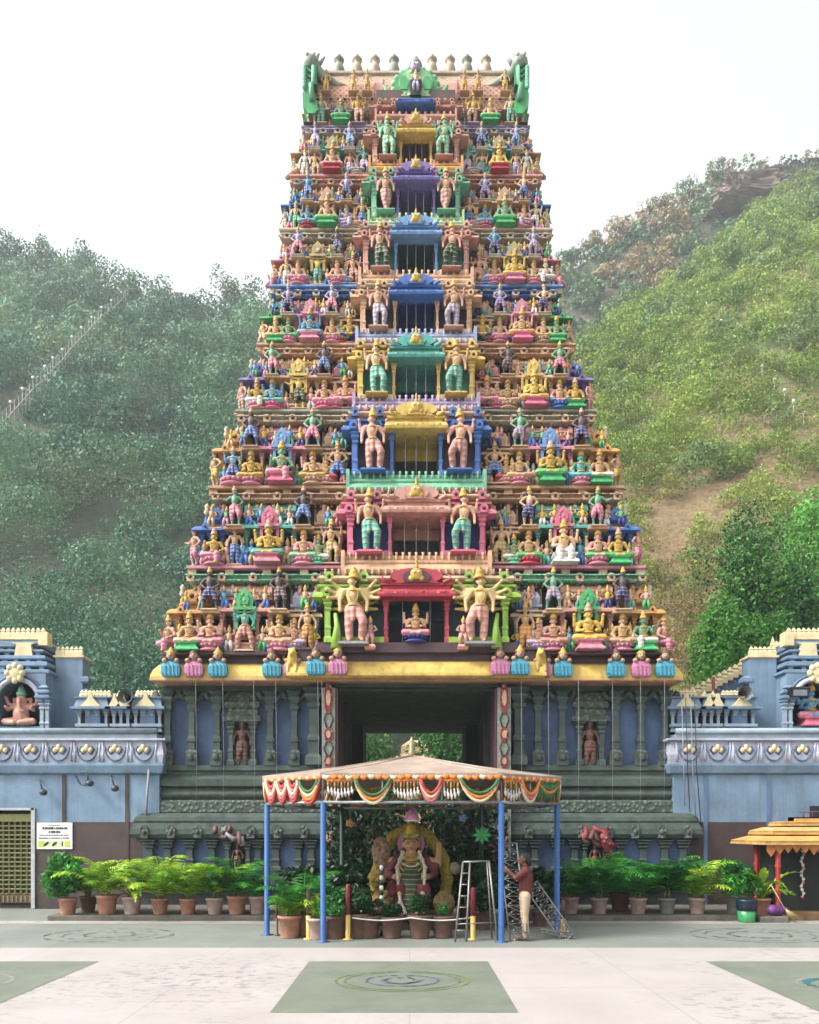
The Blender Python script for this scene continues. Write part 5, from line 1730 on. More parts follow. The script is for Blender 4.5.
for q in range(7):
    f = .3 + q * .1
    x, z = a[0] + (b2[0] - a[0]) * f, a[1] + (b2[1] - a[1]) * f
    mb.box(x - .12, x + .12, ST_Y - .02, ST_Y + .02, z - .42, z - .14, WS)
mb.build('stair_rail', t)
mb = MB()
mb.box(PX(764, ST_Y), PX(796, ST_Y), ST_Y - .6, ST_Y + .4, pz(735), pz(652), WB)
for q in range(9):
    x = PX(765 + q * 3.6, ST_Y)
    mb.loft(x - .05, x + .05, ST_Y - .55, ST_Y - .45, [(0, pz(652)), (.01, pz(649)), (-.04, pz(645) + (.12 if q in (0, 6) else 0))], CRM)
mb.build('head_block', t)
mb = MB()
mb.tube([(PX(713.5, 22.4), 22.4, PZ(735, 22.4)), (PX(713.5, 22.4), 22.4, PZ(677, 22.4))], .045, M('crimson'), 6)
mb.tube([(PX(712, 22.4), 22.4, PZ(669.5, 22.4)), (PX(735, 22.4), 22.4, PZ(668.5, 22.4))], .03, M('brown'), 6) if 0 else None
tag(mb.build('flag_pole'), 'short dark red pole rising behind the right parapet', 'pole')
# statues in the arched niches of the turrets
cx = wx(-1, 402)
t = empty('elephant_god_statue', (cx, YW + .4, wz(725)), 'pink elephant-headed seated statue in the arched niche of the left turret', 'statue')
pk = M('skinpink', 's')
u = 1.05
def V(x, y, z, r): return (cx + x * u, YW + .42 + y * u, wz(725) + z * u, r * u)
body = [[V(0, 0, .16, .2), V(0, -.04, .34, .2), V(0, 0, .5, .15), V(0, -.03, .7, .13)], [V(0, -.15, .68, .06), V(.02, -.2, .55, .05), V(.05, -.22, .42, .042), V(.13, -.22, .38, .036)]]
for e in (-1, 1):
    body += [[V(e * .15, .04, .72, .04), V(e * .22, .05, .72, .05), V(e * .2, .05, .62, .04)], [V(e * .16, 0, .53, .07), V(e * .33, -.05, .44, .055), V(e * .34, -.18, .5, .045)], [V(e * .16, .03, .55, .06), V(e * .36, .05, .58, .05), V(e * .4, -.03, .76, .045)],
             [V(e * .1, -.05, .14, .12), V(e * .36, -.16, .12, .09), V(e * .08, -.28, .08, .07)]]
me = grow('statue_body', body, pk, .022, 2)
o = bpy.data.objects.new('body', me); COL.objects.link(o); attach(o, t)
mb = MB()
mb.lathe(cx, YW + .4, [(.12, wz(725) + .8 * u), (.14, wz(725) + .86 * u), (.09, wz(725) + .93 * u), (.1, wz(725) + .96 * u), (.02, wz(725) + 1.1 * u)], M('mint'), 10)
attach(mb.build('crown'), t)
statue((wx(1, 402), YW + .4, wz(725)), 1.15, F4, 'skinblue', 'pink', 'blue skinned seated statue on a pink base in the arched niche of the right turret', 'statues of the turrets', ped='flare', pedcol='hotpink')
# ------------------------------------------------------------------ leaves
def quads_mesh(name, q, tint, mat):
    q = np.asarray(q, dtype=np.float32)
    n = len(q)
    me = bpy.data.meshes.new(name)
    me.vertices.add(n * 4)
    me.vertices.foreach_set('co', q.reshape(-1))
    me.loops.add(n * 4)
    me.loops.foreach_set('vertex_index', np.arange(n * 4, dtype=np.int32))
    me.polygons.add(n)
    me.polygons.foreach_set('loop_start', np.arange(0, n * 4, 4, dtype=np.int32))
    me.polygons.foreach_set('loop_total', np.full(n, 4, dtype=np.int32))
    a = me.attributes.new('tint', 'FLOAT_COLOR', 'CORNER')
    t = np.ones((n, 4), dtype=np.float32)
    t[:, :3] = tint
    a.data.foreach_set('color', np.repeat(t, 4, axis=0).reshape(-1))
    me.materials.append(mat)
    me.update()
    me.validate()
    return me


def leaf_quads(c, nrm, size, asp=.55, rng=NR, spread=.9):
    """small pointed leaves at points c, facing roughly along nrm"""
    n = len(c)
    v = nrm + rng.normal(0, spread, (n, 3))
    v /= np.linalg.norm(v, axis=1, keepdims=True) + 1e-9
    r = rng.normal(0, 1, (n, 3))
    u = np.cross(v, r)
    u /= np.linalg.norm(u, axis=1, keepdims=True) + 1e-9
    w = np.cross(v, u)
    s = (size * rng.uniform(.6, 1.35, n))[:, None]
    return np.stack([c - u * s, c - w * s * asp, c + u * s, c + w * s * asp], axis=1)


def crown_points(n, lobes, rng=NR, up=.25, shell=(.55, 1.05)):
    """points on the shells of several lobes (x,y,z,rx,rz)"""
    L = np.array(lobes, dtype=float)
    wgt = L[:, 3] ** 2
    k = rng.choice(len(L), n, p=wgt / wgt.sum())
    d = rng.normal(0, 1, (n, 3))
    d[:, 2] += up
    d /= np.linalg.norm(d, axis=1, keepdims=True)
    r = rng.uniform(shell[0] ** 2, shell[1] ** 2, n) ** .5
    pos = L[k, :3] + d * np.stack([L[k, 3], L[k, 3], L[k, 4]], 1) * r[:, None]
    return pos, d, k


def make_lobes(x, y, z, rx, rz, k, rng=NR):
    out = []
    for _ in range(k):
        a, rr = rng.uniform(0, 2 * PI), rng.uniform(0, .72) ** .7
        f = rng.uniform(.32, .62)
        out.append((x + math.cos(a) * rr * rx, y + math.sin(a) * rr * rx, z + rng.uniform(-.55, .7) * rz * (1 - .4 * rr), rx * f, rz * f * .9))
    return out


L_HILLA = leaf_mat('forest_leaf_haze_tinted', (42, 84, 70), (96, 134, 96), 1.05, .25)  # blue-green tint of distant haze put into the leaf colour
L_HILLB = leaf_mat('slope_leaf_yellow_green', (70, 112, 44), (150, 172, 72), .85, .3)
L_HILLC = leaf_mat('ridge_leaf_olive', (50, 90, 58), (108, 126, 76), 1.15, .2)
L_TREE = leaf_mat('tree_leaf_green', (22, 66, 38), (100, 164, 68), .9, .25)
L_POTP = leaf_mat('palm_leaf', (56, 116, 30), (168, 198, 58), 1.0, .35, .4)
L_POTD = leaf_mat('dark_pot_leaf', (18, 76, 36), (72, 152, 52), .95, .3, .4)
L_SHADED = leaf_mat('shade_painted_leaf', (14, 48, 26), (44, 96, 40), .6, .2, .4)  # canopy shade put into the leaf colour of the plants beneath
L_BARE = leaf_mat('dry_twig_leaf', (96, 84, 66), (128, 108, 80), .9, .2)
BARK = MN('bark', (92, 78, 62), .9, 0, 6, .5, .5, .6)


# ------------------------------------------------------------------ canopy before the entrance
KX = .05
OCT = [(-1.67, 15.0), (1.67, 15.0), (2.9, 16.0), (2.9, 18.2), (1.67, 19.2), (-1.67, 19.2), (-2.9, 18.2), (-2.9, 16.0)]
OCT = [(KX + x, y) for x, y in OCT]
canopy = empty('canopy', (KX, 17.1, 0), 'round festival canopy on blue posts with garlanded fringe and flat pinkish cone roof', 'canopy')
BLUE = MN('blue_enamel_post', (54, 102, 164), .35, 0, 5, .3, .08, .6)
ZR, ZT, ZA = 2.62, 3.16, 3.68
for q, (x, y) in enumerate(OCT):
    if q in (3, 6): continue
    mb = MB()
    mb.lathe(x, y, [(.13, 0), (.13, .012), (.055, .02), (.055, ZR)], BLUE if q in (0, 1, 2, 7) else M('darkgreen'), 12)
    mb.build('post', canopy)
mb = MB()
gal = MN('galvanised_rail', (150, 158, 160), .4, .5, 6, .3, .05, .7)
for q in range(8):
    (xa, ya), (xb, yb) = OCT[q], OCT[(q + 1) % 8]
    mb.tube([(xa, ya, ZR), (xb, yb, ZR)], .035, gal, 6)
    mb.tube([(xa, ya, ZT - .03), (xb, yb, ZT - .03)], .025, gal, 6)
    n = 3 if abs(xa - xb) > 2 else 2
    for k in range(n + 1):
        f = k / n
        mb.tube([(xa + (xb - xa) * f, ya + (yb - ya) * f, ZR), (xa + (xb - xa) * f, ya + (yb - ya) * f, ZT)], .022, gal, 5)
    mb.tube([(xa, ya, ZT), (KX, 17.1, ZA - .08)], .025, gal, 5)
mb.build('rail_frame', canopy)
mb = MB()
RF = MN('pinkish_canopy_sheet', (198, 176, 160), .6, 0, 2.2, .4, .1, .55, 18, .3)
vs = [(KX + (x - KX) * 1.03, 17.1 + (y - 17.1) * 1.03, ZT) for x, y in OCT]
mid = [(KX + (x - KX) * .5, 17.1 + (y - 17.1) * .5, ZT + (ZA - ZT) * .46) for x, y in OCT]
low = [(x, y, z - .045) for x, y, z in vs]
allv = vs + mid + [(KX, 17.1, ZA)] + low + [(KX, 17.1, ZA - .06)]
fs = [(q, (q + 1) % 8, 8 + (q + 1) % 8, 8 + q) for q in range(8)] + [(8 + q, 8 + (q + 1) % 8, 16) for q in range(8)] + [(17 + q, 17 + (q + 1) % 8, (q + 1) % 8, q) for q in range(8)] + [(17 + (q + 1) % 8, 17 + q, 25) for q in range(8)]
mb.add(allv, fs, RF)
for q in range(8):
    mb.tube([vs[q], mid[q], (KX, 17.1, ZA + .01)], .018, RF, 5)
mb.build('cone_roof', canopy)
mb = MB()
mb.lathe(KX, 17.1, [(.1, ZA - .05), (.06, ZA + .03), (.09, ZA + .08), (.04, ZA + .13), (.07, ZA + .2), (.03, ZA + .26), (.045, ZA + .31), (.012, ZA + .42)], MN('brass_finial', (176, 166, 130), .35, .6, 6, .3, .1, .7), 10)
mb.build('finial', canopy)
FLO = {k: MN('flower_' + k, c, .7, 0, 26, .45, .5, .75, 60) for k, c in dict(orange=(232, 134, 44), cream=(232, 214, 176), red=(196, 62, 60), pink=(224, 120, 130), green=(46, 110, 62), white=(226, 224, 214)).items()}
rr = random.Random(5)
side_cols = {0: None, 7: 'left', 1: 'right'}
for q in range(8):
    (xa, ya), (xb, yb) = OCT[q], OCT[(q + 1) % 8]
    nx, ny = (ya - yb), (xb - xa)
    ln = math.hypot(nx, ny)
    nx, ny = nx / ln, ny / ln
    if (KX - xa) * nx + (17.1 - ya) * ny > 0: nx, ny = -nx, -ny

    def at(f, z, o=.04):
        return Vector((xa + (xb - xa) * f + nx * o, ya + (yb - ya) * f + ny * o, z))
    top = MB()
    n = 24
    for k in range(n):
        f0, f1 = k / n, (k + 1) / n
        c = FLO['orange'] if k % 3 else FLO['cream']
        top.tube([at(f0, ZT - .05, .03), at((f0 + f1) / 2, ZT - .075 - .03 * rr.random(), .06), at(f1, ZT - .05, .03)], .045, c, 5)
    top.build('flower_edging', canopy)

    def swag(f0, f1, sag, cols):
        mb = MB()
        for k, c in enumerate(cols):
            pts = []
            for j in range(11):
                t = j / 10
                pts.append(at(f0 + (f1 - f0) * t, ZT - .1 - (sag - k * .075) * (1 - (2 * t - 1) ** 2) ** .8, .05 + .01 * k))
            mb.tube(pts, .036, FLO[c], 6)
        mb.build('flower_swag', canopy)

    def tassels(f0, f1, k, ln_):
        mb = MB()
        mb.tube([at(f0, ZT - .13), at(f1, ZT - .13)], .035, FLO['orange'], 5)
        for j in range(k):
            f = f0 + (f1 - f0) * (j + .5) / k
            l = ln_ * (.75 + .35 * math.sin(PI * (j + .5) / k) * rr.uniform(.8, 1.1))
            mb.tube([at(f, ZT - .14), at(f, ZT - .14 - l * .6), at(f + .004, ZT - .14 - l * .72), at(f + .004, ZT - .14 - l)], [.014, .014, .034, .012], FLO['white'], 5)
            mb.tube([at(f, ZT - .13 - l * .15), at(f, ZT - .13 - l * .45)], .022, FLO['green' if j % 2 else 'orange'], 5)
        mb.build('tassel_fringe', canopy)
    if q == 0:
        tassels(.02, .17, 8, .3)
        swag(.18, .38, .46, ('cream', 'orange', 'green'))
        tassels(.39, .54, 8, .32)
        swag(.545, .665, .42, ('pink', 'cream', 'red'))
        tassels(.67, .765, 5, .34)
        swag(.77, .985, .42, ('cream', 'orange', 'green'))
    elif q == 7:
        for k in range(3):
            swag(.03 + k * .2, .22 + k * .2, .42, ('red', 'pink', 'cream'))
            swag(.05 + k * .2, .2 + k * .2, .2, ('pink', 'red'))
        swag(.63, .97, .46, ('red', 'orange', 'cream', 'green'))
    elif q == 1:
        tassels(.02, .3, 6, .34)
        swag(.3, .62, .42, ('cream', 'pink', 'orange'))
        swag(.62, .98, .3, ('green', 'orange', 'green'))
        mb = MB()
        for k in range(10):
            f0, f1 = .6 + k * .039, .6 + (k + 1) * .039
            mb.tube([at(f0, ZT - .12, .02), at((f0 + f1) / 2, (ZT + ZR) / 2, .03 + .02 * (k % 2)), at((f0 + f1) / 2, ZR + .05 + .06 * (k % 3), .02)], [.05, .05, .03], FLO['green'], 5)
        mb.build('leaf_drape', canopy)
    else:
        for k in range(5):
            swag(.02 + k * .195, .2 + k * .195, .4, ('orange', 'cream'))
# hanging pink lamp
t = empty('hanging_lamp', (KX, 16.2, 2.2), 'small pink bell-shaped lamp with white rim hanging above the idol', 'lamp')
mb = MB()
mb.lathe(KX, 16.2, [(.14, 2.3), (.14, 2.33), (.125, 2.39), (.085, 2.49), (.03, 2.53)], M('dollpink', 'g'), 12)
mb.build('shade', t)
mb = MB()
mb.lathe(KX, 16.2, [(.145, 2.275), (.155, 2.29), (.145, 2.305)], M('white'), 12)
mb.build('rim', t)
mb = MB()
mb.tube([(KX, 16.2, 2.52), (KX, 16.2, 3.4)], .008, M('grey'), 4)
mb.build('cord', t)
# two paper-and-leaf ornaments hanging by the right posts
for x, y, z, nm, c in ((PX(482, 16.4), 16.4, PZ(835, 16.4), 'bright green star-shaped ornament hanging under the canopy by the right post', 'green'), (PX(463, 16.6), 16.6, PZ(818, 16.6), 'small pale blue ornament hanging under the canopy rail', 'sky'), (PX(350, 17), 17, PZ(823, 17), 'small orange leaf ornament hanging under the canopy, left of the idol', 'orange')):
    t = empty('hanging_ornament', (x, y, z), nm, 'ornament')
    mb = MB()
    k = 8 if c == 'green' else 5
    R_ = .2 if c == 'green' else .1
    for j in range(k):
        a = 2 * PI * j / k
        mb.tube([(x, y, z), (x + R_ * .6 * math.cos(a), y - .04, z + R_ * .6 * math.sin(a)), (x + R_ * math.cos(a), y, z + R_ * math.sin(a))], [.03, .045, .006], M(c), 5)
    mb.build('petals', t)
    mb = MB()
    mb.tube([(x, y + .01, z), (x, y + .01, ZR)], .005, M('grey'), 4)
    mb.build('cord', t)

# ------------------------------------------------------------------ the idol
IX, IY = PX(411, 17.2), 17.3
thr = MB()
t = empty('throne', (IX, IY + .2, 0), 'stepped yellow and dark throne with side bolsters under the seated idol', 'throne')
thr.loft(IX - .75, IX + .75, IY - .5, IY + .55, [(.05, 0), (.05, .12), (0, .14), (0, .34), (.06, .36), (.06, .42)], MN('throne_cloth', (84, 66, 30), .7, 0, 8, .5, .3, .6))
thr.build('seat', t)
for e in (-1, 1):
    b_ = MB()
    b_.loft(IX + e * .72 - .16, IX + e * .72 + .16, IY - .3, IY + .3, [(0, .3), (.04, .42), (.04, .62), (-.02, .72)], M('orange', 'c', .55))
    b_.build('bolster', t)
idol = statue((IX, IY, .26), 1.95, EN, (212, 158, 104), (140, 28, 40), 'golden faced seated goddess idol in green and red silk, garlanded, under the canopy', None, crown=None, name='goddess_idol')
idol['category'] = 'idol'
mb = MB()
zz = .26 + 1.95 * .79
mb.exty([(IX + .3 * math.cos(a), zz + .3 * math.sin(a)) for a in [2 * PI * q / 22 for q in range(22)]], IY + .14, IY + .18, M('dollpink'))
attach(mb.build('halo'), idol)
cr = MB()
zc_ = .26 + 1.95 * .86
cr.lathe(IX, IY - .02, [(.16, zc_ - .03), (.18, zc_), (.19, zc_ + .04), (.14, zc_ + .1), (.15, zc_ + .14), (.1, zc_ + .2), (.11, zc_ + .23), (.05, zc_ + .29), (.01, zc_ + .35)], MN('gilt_crown', (206, 170, 60), .35, .5, 12, .5, .6, .75, 40), 14)
for j in range(9):
    a = PI + PI * j / 8
    cr.ball((IX + .19 * math.cos(a), IY - .02 + .19 * math.sin(a), zc_ + .05), .035, M(('lime', 'green', 'gold')[j % 3]), 7, 5)
attach(cr.build('tiered_crown'), idol)
sar = grow('silk_drape', [[(IX, IY - .0, 1.36, .2), (IX, IY - .08, 1.2, .25), (IX, IY - .3, .95, .27), (IX, IY - .5, .6, .22), (IX, IY - .52, .35, .2)], [(IX - .3, IY + .05, 1.36, .12), (IX, IY - .02, 1.34, .18), (IX + .3, IY + .05, 1.36, .12)]], M((40, 84, 60), 'd'), .03, 3)
o = bpy.data.objects.new('silk_drape', sar); COL.objects.link(o); attach(o, idol)
slv = []
for e in (-1, 1):
    slv.append([(IX + e * .30, IY, 1.46, .135), (IX + e * .5, IY + .01, 1.17, .105), (IX + e * .42, IY - .16, 1.13, .09)])
    slv.append([(IX + e * .32, IY + .02, 1.4, .12), (IX + e * .56, IY + .04, 1.36, .1)])
slv.append([(IX - .3, IY - .0, 1.46, .12), (IX + .3, IY - .0, 1.46, .12)])
o = bpy.data.objects.new('sleeves', grow('sleeves', slv, M((128, 30, 44), 's'), .025, 2)); COL.objects.link(o); attach(o, idol)
for k_ in range(4):
    g_ = MB()
    zc2, r2 = 1.56 - k_ * .09, .17 + .035 * k_
    g_.tube([(IX + r2 * math.cos(a), IY - .16 - .03 * k_ - .1 * abs(math.sin(a)), zc2 + (.1 + .05 * k_) * math.sin(a)) for a in [PI + PI * q / 14 for q in range(15)]], .022, M('gold' if k_ % 2 == 0 else 'cream', 'g'), 6)
    attach(g_.build('gold_necklace'), idol)
fm = MB()
hz = .26 + 1.95 * .785
hy = IY - .03 - .155
for e in (-1, 1):
    fm.ball((IX + e * .058, hy - .005, hz + .02), (.03, .015, .013), M('white', 's'), 8, 6)
    fm.ball((IX + e * .058, hy - .018, hz + .02), (.012, .008, .012), M('nearblack', 's'), 7, 5)
    fm.tube([(IX + e * .025, hy - .004, hz + .05), (IX + e * .06, hy - .008, hz + .06), (IX + e * .1, hy + .02, hz + .048)], .007, M('nearblack', 's'), 5)
fm.ball((IX, hy - .005, hz + .08), (.012, .01, .02), M('red', 's'), 6, 5)
fm.ball((IX, hy + .005, hz - .075), (.035, .018, .012), M('red', 's'), 7, 5)
attach(fm.build('painted_face'), idol)
for e in (-1, 1):
    g_ = MB()
    pts = [(IX + e * .18, IY - .2, 1.62), (IX + e * .3, IY - .36, 1.3), (IX + e * .27, IY - .56, .95), (IX + e * .22, IY - .72, .6), (IX + e * .1, IY - .76, .35)]
    for a, b2 in zip(pts, pts[1:]):
        for j in range(6):
            p = Vector(a).lerp(Vector(b2), j / 6)
            g_.ball(p, .038 if j % 3 else .05, FLO['white'] if j % 3 else FLO['cream'], 6, 5)
            if j:
                g_.tube([p, Vector(a).lerp(Vector(b2), (j - 1) / 6)], .02, FLO['white'], 5)
    attach(g_.build('bead_garland'), idol)
g_ = MB()
for j in range(15):
    a = PI + PI * j / 14
    g_.ball((IX + .17 * math.cos(a), IY - .25, 1.5 + .28 * math.sin(a)), .04, FLO['green' if j % 2 else 'cream'], 6, 5)
    if j: g_.tube([(IX + .17 * math.cos(a), IY - .25, 1.5 + .28 * math.sin(a)), (IX + .17 * math.cos(a - PI / 14), IY - .25, 1.5 + .28 * math.sin(a - PI / 14))], .03, FLO['green'], 5)
attach(g_.build('flower_garland'), idol)
# flower arch behind the idol
t = empty('flower_arch', (IX, IY + .3, 0), 'tall arch of yellow flowers standing behind the seated idol', 'flower arch')
YF = MN('yellow_flower_mass', (186, 164, 56), .8, 0, 18, .6, .9, .6, 34)
mb = MB()
pts = [(IX - .72, IY + .32, .45), (IX - .78, IY + .32, 1.0), (IX - .68, IY + .3, 1.5), (IX - .38, IY + .3, 1.95), (IX, IY + .3, 2.16), (IX + .38, IY + .3, 1.98), (IX + .7, IY + .3, 1.5), (IX + .8, IY + .32, 1.0), (IX + .74, IY + .32, .45)]
fine = []
for a, b2 in zip(pts, pts[1:]):
    fine += [Vector(a).lerp(Vector(b2), j / 5) for j in range(5)]
fine.append(Vector(pts[-1]))
mb.tube(fine, [.12 + .02 * (j % 2) for j in range(len(fine))], YF, 9)
rr = random.Random(2)
for p in fine:
    for _ in range(5):
        d = Vector((rr.uniform(-1, 1), rr.uniform(-1, .3), rr.uniform(-1, 1))).normalized() * .11
        mb.ball(p + d, rr.uniform(.03, .055), YF, 6, 5)
mb.build('arch', t)
# pale flower figure and yellow bunches at the idol's sides
for px, py, r, c, lab in ((381, 851, (.17, .16, .26), 'tan', 'pale pink draped bundle standing at the left end of the flower arch'), (377, 877, (.16, .16, .12), 'yellow', 'round lemon yellow flower ball at the left of the throne'), (386, 903, (.16, .16, .26), 'olive', 'ochre flower bunch at the left foot of the throne'), (444, 903, (.2, .18, .22), 'olive', 'ochre flower heap at the right foot of the throne'), (392, 893, (.1, .12, .26), 'crimson', 'red silk bundle hanging beside the left knee of the idol'), (455, 868, (.07, .07, .09), 'pale', 'white flower bunch between the trestle and the flower arch')):
    Y_ = 16.75
    x, z = PX(px, Y_), PZ(py, Y_)
    ch = [[(x, Y_, max(.1, z - r[2]), r[0] * .8), (x, Y_, z, r[0]), (x + .03, Y_, z + r[2] * .7, r[0] * .6)]]
    for _ in range(9):
        a, b2 = rr.uniform(0, 2 * PI), rr.uniform(-.8, .8)
        ch.append([(x + r[0] * .85 * math.cos(a), Y_ + r[1] * .85 * math.sin(a), z + b2 * r[2], r[0] * .35)])
    for _ in range(70):
        d = Vector((rr.gauss(0, 1), rr.gauss(0, 1), rr.gauss(0, 1))).normalized()
        ch.append([(x + r[0] * 1.0 * d.x, Y_ + r[1] * 1.0 * d.y, z + r[2] * 1.02 * d.z, .045)])
    me = grow('bundle', ch, MN('bundle_' + c, RGB[c], .8, 0, 22, .7, .8, .3, 40), .02, 1)
    o = bpy.data.objects.new('flower_bundle', me); COL.objects.link(o)
    tag(o, lab, 'flower bundle')
# ------------------------------------------------------------------ trestle, lattice frames, bollards, rope
def lattice_frame(name, label, p0, p1, side, n):
    t = empty(name, p0, label, 'metal frame')
    p0, p1, side = Vector(p0), Vector(p1), Vector(side)
    wm = MN('pale_metal_wire', (150, 152, 150), .5, .4, 8, .3, .05, .7)
    mb = MB()
    for f in (-1, 1):
        mb.tube([p0 + side * f, p1 + side * f], .016, wm, 5)
    mb.build('rails', t) if 0 else None
    mb.tube([p0 - side, p0 + side], .012, wm, 5)
    for k in range(n):
        a, b2 = p0.lerp(p1, k / n), p0.lerp(p1, (k + 1) / n)
        f = 1 if k % 2 else -1
        mb.tube([a - side * f, b2 + side * f], .006, wm, 4)
        mb.tube([a + side * f, b2 - side * f], .006, wm, 4)
        mb.tube([b2 - side, b2 + side], .008, wm, 4)
    o = mb.build('lattice', t)
    l_ = MB()
    for k in range(n * 2):
        a = p0.lerp(p1, (k + .5) / n / 2)
        l_.ball(a + side * (1 if k % 2 else -1) * .5 + Vector((0, -.02, 0)), .012, M('white'), 5, 4)
        l_.tube([a + side * (1 if k % 2 else -1) * .5 + Vector((0, -.02, 0)), p0.lerp(p1, (k + 1.5) / n / 2) + side * (-1 if k % 2 else 1) * .5 + Vector((0, -.02, 0))], .005, M('nearblack'), 4)
    l_.build('fairy_light_string', t)
    return t


lattice_frame('lattice_frame', 'tall narrow wire lattice frame with fairy lights leaning by the post, held by the man', (PX(519, 15.1), 15.05, 0), (PX(508, 15.3), 15.35, PZ(843, 15.3)), (.17, 0, .0), 11)
lattice_frame('lattice_frame', 'wire lattice frame leaning low against the far right canopy post', (PX(566, 15.6), 15.35, .02), (PX(532, 15.9), 15.9, PZ(886, 15.9)), (.1, .04, .1), 9)
lattice_frame('lattice_frame', 'short wire lattice frame lying on the floor beside the right canopy post', (PX(572, 15.8), 15.55, .03), (PX(541, 15.8), 15.75, .12), (.0, .16, .02), 6)
t = empty('step_ladder', (PX(476, 14.9), 15.0, 0), 'light metal trestle step ladder standing between the idol and the right front post', 'ladder')
al = MN('worn_aluminium', (158, 156, 148), .45, .6, 8, .35, .05, .7)
mb = MB()
f = lambda px, py, Y: (PX(px, Y), Y, max(0, PZ(py, Y)))
A0, A1, B0, B1 = f(455, 942, 15.0), f(463, 862, 15.25), f(466, 942, 15.0), f(470, 862, 15.25)
for a, b2 in ((A0, A1), (B0, B1)):
    mb.tube([a, b2], .02, al, 6)
for k in range(1, 7):
    mb.tube([Vector(A0).lerp(Vector(A1), k / 7), Vector(B0).lerp(Vector(B1), k / 7)], .014, al, 5)
mb.build('front_ladder', t)
mb = MB()
C0, C1 = f(497.5, 940, 15.1), f(489, 861, 15.3)
mb.tube([C0, C1], .02, al, 6)
mb.tube([A1, C1], .02, al, 6)
mb.tube([Vector(A0).lerp(Vector(A1), .22), Vector(C0).lerp(Vector(C1), .22)], .014, al, 5)
D0, D1 = f(492, 938, 15.5), f(487, 861, 15.4)
mb.tube([D0, D1], .018, al, 6)
mb.build('rear_frame', t)
for px, py0, Y, c1, c2, lab in ((308.5, 886, 15.35, 'brown', 'yellow', 'short post, dark top and yellow foot, among the pots left of the front left post'), (348, 884, 15.3, 'crimson', 'yellow', 'short post, red top and yellow foot, just right of the front left blue post'), (473, 887, 15.3, 'crimson', 'yellow', 'short red and yellow post standing behind the trestle ladder'), (277, 897, 15.9, 'brown', 'brown', 'thin rusty short post near the outer left blue post'), (563, 900, 16.2, 'brown', 'yellow', 'stubby brown and yellow post by the far right blue post')):
    t = empty('barrier_post', (PX(px, Y), Y, 0), lab, 'post', 'short barrier posts round the canopy')
    x, zt = PX(px, Y), PZ(py0, Y)
    mb = MB()
    r = .045 if c2 == 'yellow' else .025
    mb.lathe(x, Y, [(r * 2.2, 0), (r * 2.2, .02), (r, .03), (r * 1.1, zt * .45)], M(c2, 'p'), 10)
    mb.build('lower_half', t)
    mb = MB()
    mb.lathe(x, Y, [(r * 1.1, zt * .45), (r, zt * .96), (r * .6, zt)], M(c1, 'p'), 10)
    mb.build('upper_half', t)
for xa, xb, z0, lab in ((PX(352, 15.3), PX(470, 15.3), .42, 'white rope strung low between the red posts before the idol'), ):
    mb = MB()
    mb.tube([(xa + (xb - xa) * k / 16, 15.3, z0 - .05 * math.sin(PI * (k % 8) / 8)) for k in range(17)], .014, M('white'), 5)
    tag(mb.build('barrier_rope'), lab, 'rope')
# striped garland pole left of the idol
t = empty('garland_pole', (PX(381.5, 15.9), 15.9, 0), 'slim pole wound with white and dark beads standing left of the idol', 'pole')
mb = MB()
x = PX(381.5, 15.9)
for k in range(14):
    mb.lathe(x, 15.9, [(.03, k * .1), (.042, k * .1 + .05), (.03, k * .1 + .1)], FLO['white'] if k % 2 else M('nearblack'), 8)
mb.build('beads', t)

# ------------------------------------------------------------------ the man
t = empty('person', (PX(525, 15.25), 15.25, 0), 'man in maroon shirt and beige trousers, both arms raised to the lattice frame', 'person')
t.rotation_euler.z = math.radians(-100)
SKN = MN('brown_skin', (110, 72, 52), .5, 0, 8, .15, .05, .75)
SHIRT = MN('maroon_shirt', (104, 38, 38), .8, 0, 9, .3, .25, .7)
TROU = MN('beige_trousers', (206, 184, 156), .8, 0, 6, .2, .25, .72)
leg = lambda s: [(s * .085, .0, .86, .095), (s * .09, -.015, .47, .062), (s * .09, .02, .1, .04)]
torso = [(0, 0, .9, .125), (0, .01, 1.03, .115), (0, .01, 1.2, .135), (0, .01, 1.31, .1), (0, .005, 1.4, .055), (0, -.01, 1.47, .06)]
arm = {-1: [(-.17, .01, 1.33, .06), (-.21, -.15, 1.14, .045), (-.12, -.36, 1.26, .032)], 1: [(.17, .01, 1.33, .06), (.22, -.17, 1.2, .045), (.13, -.36, 1.38, .032)]}
body = [torso, [(-.15, .01, 1.33, .065), (.15, .01, 1.33, .065)], [(0, -.02, 1.55, .092), (0, -.035, 1.51, .075)], [(0, -.115, 1.535, .018), (0, -.12, 1.52, .016)], [(0, -.1, 1.475, .022), (0, -.105, 1.5, .02)]]
for s in (-1, 1):
    body += [leg(s), arm[s], [(s * .09, .02, .05, .036), (s * .1, -.09, .035, .034), (s * .105, -.15, .028, .026)], [(s * .09, -.0, 1.53, .02), (s * .095, .0, 1.55, .022)]]
    h = Vector(arm[s][-1][:3])
    d = (h - Vector(arm[s][-2][:3])).normalized()
    sd = Vector((s, 0, 0))
    dn = d.cross(sd) * s
    palm = h + d * .06
    body.append([(*h, .03), (*palm, .033)])
    for k, (o_, l_) in enumerate(((-.027, .062), (-.009, .072), (.009, .068), (.027, .052))):
        b0 = palm + sd * o_ + d * .015
        b1 = b0 + d * l_ * .55 + Vector((-s * .004, 0, -.008))
        b2 = b1 + d * l_ * .3 + Vector((-s * .01, 0, -.03))
        body.append([(*b0, .011), (*b1, .0095), (*b2, .008)])
    b0 = palm - sd * .028 - d * .03
    body.append([(*b0, .013), (*(b0 - sd * .022 + d * .03), .0105), (*(b0 - sd * .02 + d * .055 + Vector((0, 0, -.01))), .009)])
